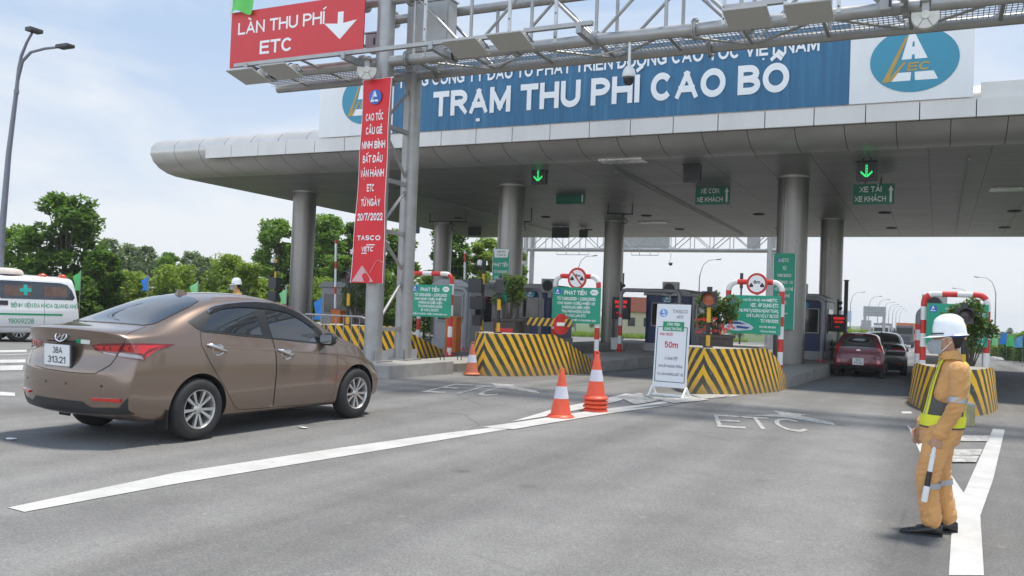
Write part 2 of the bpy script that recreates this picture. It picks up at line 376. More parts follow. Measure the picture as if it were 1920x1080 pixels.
def mat_faded():
    m, nt, b = new_mat('road_paint_worn'); p = geo_pos(nt)
    w = noise(nt, 11, 8, p, .75)
    f = ramp(nt, w, [(.36, (0, 0, 0)), (.58, (1, 1, 1))])
    c = mixc(nt, mth(nt, 'MULTIPLY', f, .85), (.56, .54, .50), (.21, .206, .20))
    nt.links.new(c, b.inputs['Base Color']); b.inputs['Roughness'].default_value = .8; return m
FADED = mat_faded()
def mat_grass():
    m, nt, b = new_mat('grass'); p = geo_pos(nt)
    c = ramp(nt, noise(nt, .5, 8, p, .7), [(.25, (.035, .07, .016)), (.5, (.07, .12, .03)), (.8, (.13, .15, .055))])
    nt.links.new(c, b.inputs['Base Color']); b.inputs['Roughness'].default_value = .9
    bump(nt, b, noise(nt, 14, 5, p), 1, .08); return m
GRASS = mat_grass()
YS = [-60, -30, -10, 0, 4, 8, 12, 16, 20, 25, 30, 40, 50, 60, 80, 100, 130, 160, 200, 260, 340, 420, 700, 1200]
def strip(mb, xl, xr, dz, ys, nx=1):
    vs = []; fs = []
    for y in ys:
        a, c = xl(y), xr(y)
        for i in range(nx+1): vs.append((a+(c-a)*i/nx, y, gz(y)+dz))
    k = nx+1
    for j in range(len(ys)-1):
        for i in range(nx): fs.append((j*k+i, j*k+i+1, (j+1)*k+i+1, (j+1)*k+i))
    mb.add(vs, fs, 0, True)
g = MB(); strip(g, lambda y: -1300, lambda y: 1300, -.12, YS, 8)
tag(g.build('ground', GRASS, fixn=False), kind='structure')
def lerp(a, b, t): return a+(b-a)*t
def sstep(a, b, x):
    t = max(0, min(1, (x-a)/(b-a))); return t*t*(3-2*t)
def road_l(y): return lerp(-44, -17, sstep(45, 130, y))
def road_r(y): return lerp(6.6, 5.6, sstep(20, 60, y))
g = MB(); strip(g, road_l, road_r, 0, [y for y in YS if y <= 1200], 6)
tag(g.build('road', ASPH, fixn=False), kind='structure')

def mark(pts, mat=None, dz=.005, name='road_marking'):
    """a flat painted sheet: polygon of ground points"""
    mb = MB(); mb.add([(p[0], p[1], gz(p[1])+dz) for p in pts], [tuple(range(len(pts)))], 0)
    return tag(mb.build(name, mat or PAINT), kind='structure')
def line(a, b, w, wb=None, mat=None, dz=.005, n=1):
    a, b = V3((a[0], a[1], 0)), V3((b[0], b[1], 0)); d = (b-a).normalized(); q = V3((-d.y, d.x, 0)); wb = wb or w
    mb = MB(); vs = []
    for i in range(n+1):
        p = a.lerp(b, i/n); ww = lerp(w, wb, i/n)/2
        for s in (1, -1): vs.append((p.x+q.x*ww*s, p.y+q.y*ww*s, gz(p.y)+dz))
    mb.add(vs, [(2*i, 2*i+1, 2*i+3, 2*i+2) for i in range(n)], 0)
    return tag(mb.build('road_marking', mat or PAINT), kind='structure')
def gpx(x, y):
    p = G(x, y, 0)
    for _ in range(4): p = G(x, y, gz(p.y))
    return p
def markpx(pts, mat=None, dz=.005): return mark([gpx(*p) for p in pts], mat, dz)
# the long divider that splits into the gore before the second island
markpx([(15, 953), (46, 961), (330, 908), (640, 857), (850, 822), (985, 800), (945, 800), (838, 812), (640, 840), (330, 887)])
markpx([(905, 802), (962, 806), (1130, 778), (1260, 760), (1392, 741), (1340, 741), (1220, 757), (1100, 772), (1000, 788)], dz=.009)
markpx([(958, 792), (1016, 783), (1090, 768), (1150, 755), (1200, 741), (1172, 739), (1120, 751), (1040, 767)], dz=.009)
markpx([(1160, 745), (1200, 738), (1235, 752), (1190, 760)], FADED, dz=.013)
markpx([(1205, 744), (1290, 742), (1330, 751), (1262, 757)], FADED, dz=.013)
markpx([(1296, 741), (1386, 738), (1360, 745), (1320, 749)], FADED, dz=.013)
# gore before the right-hand island
markpx([(1779, 1080), (1845, 1080), (1840, 1000), (1838, 968), (1807, 964), (1786, 968)])
markpx([(1690, 772), (1708, 772), (1762, 860), (1807, 925), (1807, 964), (1786, 968), (1740, 882)])
markpx([(1807, 925), (1862, 804), (1884, 806), (1862, 900), (1838, 968), (1807, 964)])
markpx([(1750, 818), (1858, 818), (1852, 829), (1756, 829)], FADED, dz=.013)
markpx([(1770, 844), (1842, 844), (1838, 855), (1776, 855)], FADED, dz=.013)
markpx([(1774, 856), (1836, 857), (1830, 869), (1780, 869)], FADED, dz=.017)
# lines over on the left
markpx([(0, 735), (28, 737), (28, 743), (0, 742)]); markpx([(0, 675), (48, 674), (48, 680), (0, 681)]); markpx([(0, 686), (44, 685), (42, 694), (0, 695)])
markpx([(0, 657), (50, 656), (50, 660), (0, 661)])
line((-19.2, 2), (-19.2, 40), .14, n=6); line((-26.6, 4), (-26.6, 44), .14, n=6)
# worn ETC legends and arrows on the two lanes
def legend(c, rot, w, h, mat=FADED):
    mb = MB(); letters(mb, 'ETC', 0, 0, h, w, 0, off=.0)
    R = Matrix.Rotation(rot, 4, 'Z')
    mb.v = [tuple((R @ V3((x, z, 0))) + V3((c[0], c[1], gz(c[1]+z)+.006-y))) for x, y, z in mb.v]
    mb.s = [False]*len(mb.f)
    tag(mb.build('road_marking', mat), kind='structure')
pA = gpx(1346, 801); pB = gpx(1528, 812); pT = gpx(1525, 790)
legend(((pA+pB)/2).to_tuple(), atan2((pB-pA).y, (pB-pA).x), (pB-pA).length, 1.5)
pA = gpx(790, 735); pB = gpx(930, 744)
legend(((pA+pB)/2).to_tuple(), atan2((pB-pA).y, (pB-pA).x), (pB-pA).length, 1.9)
markpx([(1386, 779), (1470, 783), (1566, 798), (1560, 792), (1500, 780), (1512, 778), (1450, 770), (1462, 777)], FADED)
markpx([(880, 725), (945, 728), (1012, 738), (1006, 732), (960, 724), (968, 722), (920, 719), (930, 724)], FADED)
# lane lines of the motorway beyond
for x0, x1 in ((4.6, 4.6), (-6.2, -6.2), (-16, -16)):
    line((x0, 75), (x1, 420), .2, n=20)
for k in range(28):
    y = 62+k*12
    for x in (.9, -2.6, -9.6, -12.9): line((x, y), (x, y+4), .16)
line((5.9, -8), (5.5, 60), .15, n=12)
rl_ = random.Random(9)
for k, (x, y, sz) in enumerate(((568, 803, .09), (20, 824, .10))):
    p = gpx(x, y); mb = MB(); n_ = 7
    pts = [(sz*rl_.uniform(.5, 1.1)*cos(2*pi*i/n_), sz*.6*rl_.uniform(.5, 1.1)*sin(2*pi*i/n_)) for i in range(n_)]
    mb.add([(a, b, .006+.012*rl_.random()) for a, b in pts]+[(0, 0, .02)], [(i, (i+1) % n_, n_) for i in range(n_)], 0)
    tag(mb.build('paper_scrap', M('scrap_paper', (.7, .69, .66), .8), loc=p), ['torn white paper scrap on the road beside the brown sedan', 'torn white paper scrap on the road near the left image edge', 'small pale scrap on the road before the A-frame notice', 'tiny pale scrap on the road left of the right-hand lane lettering', 'tiny pale scrap on the road below the long white line'][k], 'litter', 'scraps of litter on the road')
# ------------------------------------------------------------------ common materials
GALV = M('galvanised_steel', (.38, .372, .36), .45, .55, .14, 3, .08, dirt=.12)
GALVD = M('galvanised_steel_cool', (.36, .37, .38), .5, .5, .15, 6)  # a cooler, slightly rougher steel grey
WHITE = M('white_paint', (.78, .78, .77), .45, 0, .05, 3, dirt=.1)
WHITEP = M('white_print', (.90, .90, .89), .6, 0, .03, 3)
RED = M('red_paint', (.62, .03, .025), .4, 0, .12, 5, dirt=.15)
REDSIGN = M('red_sign_sheet', (.66, .045, .05), .5, 0, .05, 2)
BLACK = M('black_plastic', (.018, .018, .02), .45, 0, .15, 6)
DARK = M('dark_housing', (.045, .045, .047), .5, 0, .15, 6)
GREEN = M('green_sign_sheet', (.012, .33, .20), .5, 0, .06, 2)
GREEND = M('green_lane_sheet', (.02, .19, .12), .5, 0, .08, 3)
BLUE = M('blue_logo', (.03, .16, .5), .5, 0, .05, 3)
CONC = M('concrete', (.33, .315, .29), .9, 0, .18, 1.5, .35, dirt=.5)
CONCT = M('concrete_top', (.36, .335, .30), .9, 0, .2, 1.2, .35, dirt=.4)
YEL = M('yellow_paint', (.70, .40, .02), .5, 0, .12, 5, dirt=.2)
ORANGE = M('orange_cabinet', (.60, .15, .02), .45, 0, .08, 4)
REDP = M('red_print', (.6, .02, .03), .5)
GREENP = M('green_print', (.01, .28, .12), .5)
NAVY = M('navy_panel', (.02, .035, .12), .35, 0, .1, 3)
GLASSD = M('dark_glass', (.02, .022, .025), .07, 0, .05, 3, spec=.7)
ALU = M('aluminium_cladding', (.60, .575, .545), .36, .4, .08, 1.2, dirt=.1)
ALUW = M('pale_fascia_panel', (.73, .70, .66), .45, .1, .06, .8, dirt=.15, streak=True)
GREYBOX = M('grey_cabinet', (.42, .42, .41), .5, .1, .08, 3, dirt=.15)

def mat_chevron():
    m, nt, b = new_mat('hazard_chevrons')
    uv = N(nt, 'ShaderNodeUVMap'); s = N(nt, 'ShaderNodeSeparateXYZ'); nt.links.new(uv.outputs[0], s.inputs[0])
    p = geo_pos(nt)
    wob = mth(nt, 'MULTIPLY', mth(nt, 'SUBTRACT', noise(nt, 9, 3, p), .5), .035)
    ph = mth(nt, 'ADD', mth(nt, 'ADD', mth(nt, 'ABSOLUTE', s.outputs['X']), mth(nt, 'MULTIPLY', s.outputs['Y'], .62)), wob)
    fr = mth(nt, 'FRACT', mth(nt, 'DIVIDE', ph, .235))
    st = ramp(nt, fr, [(.0, (1, 1, 1)), (.49, (1, 1, 1)), (.515, (0, 0, 0)), (.975, (0, 0, 0)), (1, (1, 1, 1))])
    n1 = noise(nt, 6, 7, p, .7)
    y = ramp(nt, n1, [(.3, (.78, .42, .006)), (.7, (.88, .50, .012))]); k = ramp(nt, n1, [(.3, (.028, .028, .03)), (.7, (.06, .06, .062))])
    c = mixc(nt, st, k, y)
    wear = ramp(nt, noise(nt, 14, 8, p, .78), [(.56, (0, 0, 0)), (.68, (1, 1, 1))])
    c = mixc(nt, mth(nt, 'MULTIPLY', wear, .7), c, (.30, .26, .18))
    low = N(nt, 'ShaderNodeMapRange'); low.inputs['From Min'].default_value = .0; low.inputs['From Max'].default_value = .32
    low.inputs['To Min'].default_value = .95; low.inputs['To Max'].default_value = 0; nt.links.new(s.outputs['Y'], low.inputs['Value'])
    c = mixc(nt, mth(nt, 'MULTIPLY', low.outputs[0], noise(nt, 5, 5, p)), c, (.20, .17, .12))   # splashed dirt
    nt.links.new(c, b.inputs['Base Color']); b.inputs['Roughness'].default_value = .55
    bump(nt, b, n1, .3, .01); return m
CHEV = mat_chevron()
def bar_mat(name, period, a, b_, axis='X', slant=1.0):
    m, nt, b = new_mat(name); t = N(nt, 'ShaderNodeTexCoord'); s = N(nt, 'ShaderNodeSeparateXYZ'); nt.links.new(t.outputs['Object'], s.inputs[0])
    ph = mth(nt, 'ADD', s.outputs[axis], mth(nt, 'MULTIPLY', s.outputs['Z'], slant))
    fr = mth(nt, 'FRACT', mth(nt, 'DIVIDE', mth(nt, 'ADD', ph, 50), period))
    c = mixc(nt, ramp(nt, fr, [(.48, (0, 0, 0)), (.52, (1, 1, 1))]), a, b_)
    nt.links.new(c, b.inputs['Base Color']); b.inputs['Roughness'].default_value = .5; return m
HAZB = bar_mat('hazard_bar', .16, (.65, .40, .05), (.03, .03, .03), 'X', -.6)

# ------------------------------------------------------------------ traffic islands and crash barriers
def itop(y): return .2+.3*gz(y)
def bow(cx, y0, L, W, ex, y1, n=14):
    """plan outline of an island: right side from the nose backwards, list of (x, y)"""
    R = []
    for i in range(n+1):
        d = L*(i/n)**2.2; R.append((W*(d/L)**ex if d > 0 else 0, y0+d))
    yy = y0+L
    while yy < y1: yy = min(y1, yy+2.5); R.append((W, yy))
    return R
ISL = [('leftmost', -13.75, 17.6, 1.05, .42), ('cl', -9.15, 17.45, 1.05, .42), ('cr', -4.08, 16.95, 1.05, .42), ('right', .27, 16.6, .78, .34)]
ilab = ['concrete kerbed traffic island behind the gantry posts, leftmost of the row', 'concrete kerbed traffic island behind the lone faded cone',
        'concrete kerbed traffic island beside the white A-frame notice', 'concrete kerbed traffic island behind the officer in tan uniform']
blab = ['striped black and yellow crash barrier partly hidden behind the gantry posts', 'striped black and yellow crash barrier behind the lone faded cone',
        'striped black and yellow crash barrier beside the white A-frame notice', 'striped black and yellow crash barrier behind the officer in tan uniform']
for k, (nm, cx, y0, W, ex) in enumerate(ISL):
    R = bow(cx, y0+2.0, 2.5, W, ex, 48)
    t = thing('traffic_island', ilab[k], 'traffic island', (cx, y0+2, 0), 0, 'traffic islands of the toll plaza')
    mb = MB(); top = MB()
    lo = []; 
    out = [(-x, y) for x, y in reversed(R)]+R[1:]
    vs = []; 
    for x, y in out: vs += [(x, y-y0-2, gz(y)-.05), (x, y-y0-2, itop(y))]
    mb.add(vs, [(2*i, 2*i+2, 2*i+3, 2*i+1) for i in range(len(out)-1)], 0, False)
    mb.build('kerb', CONC, t)
    n = len(R); vs = []; fs = []
    for x, y in R: vs += [(-x, y-y0-2, itop(y)), (x, y-y0-2, itop(y))]
    for i in range(n-1): fs.append((2*i, 2*i+1, 2*i+3, 2*i+2))
    top.add(vs, fs, 0); top.build('paving', CONCT, t)
    # --- the striped wedge round the nose
    t = thing('crash_barrier', blab[k], 'crash barrier', (cx, y0, 0), 0, 'striped crash barriers at the island noses')
    H = (.92, .92, .87, .76)[k]; D1, D2 = (1.9, 4.3 if k != 2 else 3.7)
    R = [(x, y) for x, y in bow(cx, y0, 2.5, W, ex, y0+D2, 18)]
    R2 = [R[0]]
    for i in range(1, len(R)):
        m_ = max(1, int((V3((R[i][0], R[i][1], 0))-V3((R[i-1][0], R[i-1][1], 0))).length/.25))
        for j in range(1, m_+1): R2.append((lerp(R[i-1][0], R[i][0], j/m_), lerp(R[i-1][1], R[i][1], j/m_)))
    def hh(d): return H if d < D1 else lerp(H, .22, min(1, (d-D1)/(D2-D1)))
    mb = MB(); uvs = []
    vs = []; fs = []; arcs = [0]
    for i in range(1, len(R2)): arcs.append(arcs[-1]+sqrt((R2[i][0]-R2[i-1][0])**2+(R2[i][1]-R2[i-1][1])**2))
    seq = [(-R2[i][0], R2[i][1], -arcs[i]) for i in range(len(R2)-1, 0, -1)]+[(R2[i][0], R2[i][1], arcs[i]) for i in range(len(R2))]
    NZ = 5
    for x, y, s_ in seq:
        h = hh(y-y0)
        for j in range(NZ+1):
            f = j/NZ; z = lerp(gz(y)-.03, h, f); ins = .07*f
            q = max(0, 1-ins/max(.12, abs(x)+.02)) if abs(x) > 0 else 1
            vs.append((x*q, y-y0+ins*(1 if abs(x) < .3 else .3), z)); uvs.append((s_*(.62 if k == 3 else 1), z*(.75 if k == 3 else 1)))
    m_ = NZ+1
    fs = [(i*m_+j, (i+1)*m_+j, (i+1)*m_+j+1, i*m_+j+1) for i in range(len(seq)-1) for j in range(NZ)]
    me = bpy.data.meshes.new('wall'); me.from_pydata(vs, [], fs); me.materials.append(CHEV)
    ul = me.uv_layers.new(name='UVMap')
    for lp in me.loops: ul.data[lp.index].uv = uvs[lp.vertex_index]
    me.polygons.foreach_set('use_smooth', [True]*len(fs))
    o = bpy.data.objects.new('wall', me); COL.objects.link(o); o.parent = t
    mb = MB(); vv = []
    half = len(R2)
    for i in range(half):
        a = vs[(half-1+i)*m_+NZ]; b_ = vs[(half-1-i)*m_+NZ]
        vv += [(b_[0], b_[1], b_[2]-.01), (a[0], a[1], a[2]-.01)]
    mb.add(vv, [(2*i, 2*i+1, 2*i+3, 2*i+2) for i in range(half-1)], 0); mb.build('infill', CONCT, t)

# low concrete blocks: plinth of the gantry, block behind the officer
t = thing('concrete_plinth', 'low weathered concrete plinth under the gantry posts', 'plinth', (-10.75, 16.0, 0), 0)
mb = MB(); mb.box((0, 0, .12), (1.9, 2.6, .3)); mb.build('slab', CONC, t, bevel=.02)
t = thing('plaza_kerb', 'low concrete kerb with rusty bolts between the gantry and the faded cone', 'kerb', (-10.6, 19.4, 0), 0)
mb = MB(); mb.prism([(-.9, -2.0), (.0, -2.2), (.5, -1.4), (.6, 2.2), (-.9, 2.4)], lambda a, b, t_: (a, b, t_), -.05, .17); mb.build('slab', CONC, t, bevel=.02)
for i in range(5):
    mb = MB()
    for dx, dy in ((0, 0), (.09, .02)):
        mb.cyl((-.45+i*.17+dx, -1.4+i*.55+dy, .16), (-.45+i*.17+dx, -1.4+i*.55+dy, .30), .012, n=6)
    mb.build('anchor_bolt', M('rust', (.09, .06, .05), .8), t)
p = G(1805, 800, 0)
t = thing('concrete_block', 'yellowish concrete block on the road behind the officer', 'block', p, .12)
mb = MB(); mb.box((0, .35, .14), (.36, .5, .30)); mb.build('body', M('yellow_stained_concrete', (.34, .31, .17), .9, 0, .25, 6, .3), t, bevel=.02)
mb = MB(); mb.box((0, .36, .31), (.37, .5, .045)); mb.build('cap', CONCT, t, bevel=.01)
for q in (-.08, .06):
    mb = MB(); mb.cyl((q, .25, .33), (q, .25, .40), .015, n=8); mb.build('anchor_bolt', BLACK, t)

# ------------------------------------------------------------------ emblem of the motorway operator (disc, road, letters)
def emblem(parent, c, rx, rz_, discmat, y=-.006, gold=None, name='emblem', letter=True):
    mb = MB(); n = 40
    x0, z0 = c
    mb.add([(x0+rx*cos(2*pi*i/n), y, z0+rz_*sin(2*pi*i/n)) for i in range(n)], [tuple(range(n))], 0)
    P = lambda u, v, d=0: (x0+u*rx, y-.004-d, z0+v*rz_)
    mb.add([P(-.13, .78), P(.02, .78), P(.30, .02), P(-.28, .02)], [(0, 1, 2, 3)], 1)          # upper road
    mb.add([P(-.44, -.38), P(.44, -.38), P(.54, -.64), P(-.56, -.64)], [(0, 1, 2, 3)], 1)       # lower road
    for v0, v1 in ((.56, .40), (.16, .02), (-.37, -.65)):
        w = .018+.02*(.6-v0)
        mb.add([P(-.02-w, v0, .003), P(-.02+w, v0, .003), P(-.02+w*1.4, v1, .003), P(-.02-w*1.4, v1, .003)], [(0, 1, 2, 3)], 0)
    mb.add([P(-.20, .72, .004), P(-.14, .72, .004), P(-.58, -.66, .004), P(-.72, -.66, .004)], [(0, 1, 2, 3)], 2)
    mb.add([P(-.60, -.64, .005), P(-.50, -.64, .005), P(-.17, -.06, .005), P(-.24, -.06, .005)], [(0, 1, 2, 3)], 2)
    if letter: letters(mb, 'EC', x0+.10*rx, z0-.34*rz_, .26*rz_, .52*rx, y-.009, 2, .02, .2)
    return mb.build(name, [discmat, WHITEP, gold or M('gold_print', (.50, .33, .08), .5)], parent, fixn=False)
LOGOT = M('teal_disc', (.05, .29, .42), .5, 0, .05, 2); LOGOB = M('blue_disc', (.03, .14, .50), .5)

# ------------------------------------------------------------------ toll canopy
XL, XR = -25.6, 14.0
def soffit_mat():
    m, nt, b = new_mat('soffit_panels'); p = geo_pos(nt); s = N(nt, 'ShaderNodeSeparateXYZ'); nt.links.new(p, s.inputs[0])
    fx = mth(nt, 'FRACT', mth(nt, 'DIVIDE', mth(nt, 'ADD', s.outputs['X'], 60), 1.42)); fy = mth(nt, 'FRACT', mth(nt, 'DIVIDE', s.outputs['Y'], .6))
    jx = ramp(nt, fx, [(.0, (1, 1, 1)), (.035, (0, 0, 0))]); jy = ramp(nt, fy, [(.0, (1, 1, 1)), (.045, (0, 0, 0))])
    ix = mth(nt, 'FLOOR', mth(nt, 'DIVIDE', mth(nt, 'ADD', s.outputs['X'], 60), 1.42)); iy = mth(nt, 'FLOOR', mth(nt, 'DIVIDE', s.outputs['Y'], .6))
    cv = N(nt, 'ShaderNodeCombineXYZ'); nt.links.new(ix, cv.inputs[0]); nt.links.new(iy, cv.inputs[1])
    wn = N(nt, 'ShaderNodeTexWhiteNoise'); nt.links.new(cv.outputs[0], wn.inputs['Vector'])
    c = ramp(nt, wn.outputs['Value'], [(0, (.30, .29, .275)), (1, (.39, .38, .36))])
    c = mixc(nt, mth(nt, 'MULTIPLY', noise(nt, .8, 6, p), .35), c, (.30, .28, .25))
    c = mixc(nt, mth(nt, 'MAXIMUM', jx, mth(nt, 'MULTIPLY', jy, .75)), c, (.05, .05, .05))
    nt.links.new(c, b.inputs['Base Color']); b.inputs['Roughness'].default_value = .42; b.inputs['Metallic'].default_value = .15
    bump(nt, b, mth(nt, 'ADD', mth(nt, 'MULTIPLY', wn.outputs['Value'], .4), mth(nt, 'SUBTRACT', 1, jy)), .25, .02); return m
SOFF = soffit_mat()
NOSE = [(24.15, 5.90), (23.75, 5.91), (23.35, 5.97), (22.98, 6.10), (22.70, 6.30), (22.55, 6.55), (22.58, 6.80), (22.78, 7.0), (23.1, 7.14), (23.6, 7.24), (25.0, 7.32)]
can = thing('toll_canopy', 'wide grey metal toll plaza canopy on round columns', 'canopy', (0, 0, 0))
def zso(y): return 5.90-.0095*(y-24.15)
mb = MB(); pan = 1.17; x = XL; i = 0
while x < XR-.01:
    x2 = min(XR, x+pan)
    R0 = [(x+.009, y, z) for y, z in NOSE]; R1 = [(x2-.009, y, z) for y, z in NOSE]
    vs = R0+R1; n = len(NOSE)
    mb.add(vs, [(k, k+1, n+k+1, n+k) for k in range(n-1)], 0, True); x = x2
mb.build('nose_cladding', ALU, can, sharp=60)
mb = MB(); n = len(NOSE); NB = [(y+.03, z-(.012 if z > 6.4 else -.012)) for y, z in NOSE]
mb.add([(XL+.02, y, z) for y, z in NB]+[(XR, y, z) for y, z in NB], [(k, k+1, n+k+1, n+k) for k in range(n-1)], 0, True)
mb.add([(XL+.015, y, z) for y, z in NB]+[(XL+.015, 46, 7.32), (XL+.015, 46, zso(46))], [tuple(range(n+2))], 0)
mb.build('nose_backing', M('joint_dark', (.06, .06, .06), .8), can)  # dark backing that shows in the panel joints
mb = MB(); mb.add([(XL, 24.15, zso(24.15)), (XR, 24.15, zso(24.15)), (XR, 46.5, zso(46.5)), (XL, 46.5, zso(46.5))], [(0, 1, 2, 3)]); mb.build('soffit', SOFF, can)
mb = MB(); mb.box(((XL+XR)/2, 35.8, 7.36), (XR-XL, 21.7, .1)); mb.box(((XL+XR)/2, 46.6, 6.55), (XR-XL, .2, 1.72)); mb.build('roof_deck', ALU, can)
mb = MB(); x = -22.75; mb2 = MB()
while x < XR-.01:
    x2 = min(XR, x+1.17); mb.box(((x+x2)/2, 22.42, 6.455), (x2-x-.02, .12, .43)); x = x2
mb.build('fascia_panel_row', ALUW, can, bevel=.008)
mb = MB(); mb.box(((XR-22.75)/2, 22.52, 6.45), (XR+22.75-.04, .12, .40)); mb.build('fascia_backing', M('joint_dark', (.06, .06, .06), .8), can)
x = -.1; mb = MB()
x = .72
while x < XR-.01:
    x2 = min(XR, x+1.17); mb.box(((x+x2)/2, 22.5, 6.86), (x2-x-.02, .1, .36)); x = x2
mb.build('upper_fascia_row', ALUW, can, bevel=.008)
COLM = M('column_cladding', (.25, .24, .23), .32, .7, .08, 1.2, dirt=.1)
def column(cx, cy, r):
    zb, zt = itop(cy)-.05, zso(cy)
    prof = []; z = zb; hs = [1.25, 1.25, 1.25, 1.25, 1.5]
    for h in hs:
        z2 = min(zt, z+h); prof += [(r, z+.006), (r, z2-.006), (r-.012, z2-.005), (r-.012, z2+.005)]; z = z2
        if z >= zt: break
    mb = MB(); mb.lathe(prof, 40, 0, Matrix.Translation((cx, cy, 0)), True); o = mb.build('column', COLM, can, sharp=30)
    a = radians(-115)
    mb = MB(); mb.box((cx+(r-.004)*cos(a), cy+(r-.004)*sin(a), (zb+zt)/2), (.012, .012, zt-zb), rz=a); mb.build('column_seam', M('joint_dark', (.06, .06, .06), .8), o)
    mb = MB(); mb.lathe([(r+.03, zt-.06), (r+.03, zt+.02), (r-.02, zt+.02)], 32, 0, Matrix.Translation((cx, cy, 0))); mb.build('column_collar', ALU, o)
for cx in (-4.12, -13.75, -23.0):
    column(cx, 28, .46); column(cx, 39, .46)
for cx in (-18.4, -9.0, .6):
    mb = MB(); mb.tube([(cx, y, zso(y)-.07) for y in (25.5, 32, 38, 45)], .03, 8); mb.build('conduit', GALVD, can)
TROF = M('troffer_lens', (.75, .75, .72), .25, .2, .2, 9)
for (px, py) in ((1168, 303), (1900, 352), (1225, 412)):
    d = ray(px, py); tt = (5.86-EYE)/d.z
    mb = MB(); mb.box((d.x*tt, d.y*tt, zso(d.y*tt)-.02), (1.3, .62, .05)); mb.build('ceiling_light', TROF, can, bevel=.01)
for cx in (-21, -16.4, -11.6, -6.8, -2, 2.4):
    for cy in (37, 42.5):
        mb = MB(); mb.lathe([(.001, 0), (.2, 0), (.24, .03), (.24, .06)], 20, 0, Matrix.Translation((cx, cy, zso(cy)-.05))); mb.build('downlight', DARK, can)

# ------------------------------------------------------------------ the station name board on the canopy
def blue_mat():
    m, nt, b = new_mat('blue_corrugated_sheet'); p = geo_pos(nt)
    st = noise(nt, 1, 5, geo_pos(nt, (6, 1, .35)), .6); s = N(nt, 'ShaderNodeSeparateXYZ'); nt.links.new(p, s.inputs[0])
    c = ramp(nt, st, [(.35, (.026, .135, .255)), (.6, (.034, .165, .305)), (.78, (.09, .24, .38))])
    nt.links.new(c, b.inputs['Base Color']); b.inputs['Roughness'].default_value = .5
    rib = mth(nt, 'SINE', mth(nt, 'MULTIPLY', s.outputs['X'], 62)); bump(nt, b, rib, .35, .012); return m
BLUEC = blue_mat()
SB = thing('station_name_board', 'long blue and white board naming the toll station above the canopy edge', 'sign', (-8.65, 22.34, 6.69))
def sbx(px): return PY(px, 220, 22.34).x+8.65
xa, xb, xc, xd = -9.25, sbx(737), sbx(1591), 9.23
HB = 1.95
mb = MB(); 
n = int((xc-xb)/.1)
mb.grid(lambda u, v: (xb+(xc-xb)*u, (-.012 if int(round(u*n)) % 2 else .0), HB*v), n, 1, 0, False); mb.build('blue_panel', BLUEC, SB)
for a, b_ in ((xa, xb), (xc, xd)):
    mb = MB(); mb.box(((a+b_)/2, .01, HB/2), (b_-a-.006, .06, HB)); mb.build('white_panel', M('white_board', (.84, .84, .83), .5, 0, .05, 1, dirt=.08, streak=True), SB)
mb = MB(); mb.box((0, .10, HB/2), (xd-xa-.1, .08, HB-.06)); mb.build('backing', GALVD, SB)
def zat(px, py): return PY(px, py, 22.32).z-6.69
L1 = sbx(812); L2 = sbx(1478)
mb = MB(); b0 = zat(1140, 197); hT = zat(1000, 160)-zat(1000, 203)
letters(mb, 'TRẠM THU PHÍ CAO BỒ', (L1+L2)/2, .41, .745, L2-L1, -.03, 0, .027)
mb.build('main_lettering', WHITEP, SB, fixn=False)
mb = MB(); La = sbx(745); Lb = sbx(1533)
letters(mb, 'TỔNG CÔNG TY ĐẦU TƯ PHÁT TRIỂN ĐƯỜNG CAO TỐC VIỆT NAM', (La+Lb)/2, 1.36, .36, Lb-La, -.03, 0, .02)
mb.build('small_lettering', WHITEP, SB, fixn=False)
ec = sbx(1711); er = (sbx(1795)-sbx(1627))/2
emblem(SB, (ec, zat(1711, 112)), er, er*.80, LOGOT, -.03)
emblem(SB, (sbx(680)+.05, zat(680, 190)+.05), er*.88, er*.80, LOGOT, -.03)
# ------------------------------------------------------------------ tolling gantry in front of the canopy
YN, YF, ZL, ZU = 15.45, 16.6, 6.62, 7.95
GX0, GX1 = -14.6, 9.5
gan = thing('toll_gantry', 'grey tubular steel truss gantry on twin round posts across the lanes', 'gantry', (-10.7, 16, 0))
O = V3((-10.7, 16, 0))
def gb(name, mb, mat=GALV, **k):
    mb.v = [tuple(V3(v)-O) for v in mb.v]; return mb.build(name, mat, gan, **k)
PX = -10.72
for X in (PX, 8.2):
    for y, n_ in ((YN, 0), (YF, 1)):
        mb = MB(); mb.cyl((X, y, .26), (X, y, 9.0), .19, n=24)
        o = gb('post', mb)
        mb = MB(); mb.box((X, y, .285), (.62, .62, .03))
        for a in range(4):
            an = a*pi/2+pi/4; mb.box((X+.25*cos(an), y+.25*sin(an), .40), (.16, .014, .22), rz=an)
        mb.v = [tuple(V3(v)-O) for v in mb.v]; mb.build('base_plate', GALV, o)
    for z in (.95, 3.05, 4.15, 5.3):
        mb = MB(); mb.box((X, (YN+YF)/2, z), (.09, YF-YN, .09)); gb('tie_bar', mb)
    for z0, z1, f in ((.95, 2.15, 0), (2.15, 3.05, 1), (3.05, 4.15, 0), (4.15, 5.3, 1), (5.3, 6.4, 0)):
        mb = MB(); a, b_ = (YN, YF) if f == 0 else (YF, YN)
        mb.cyl((X, a, z0), (X, b_, z1), .035, n=8); gb('brace', mb)
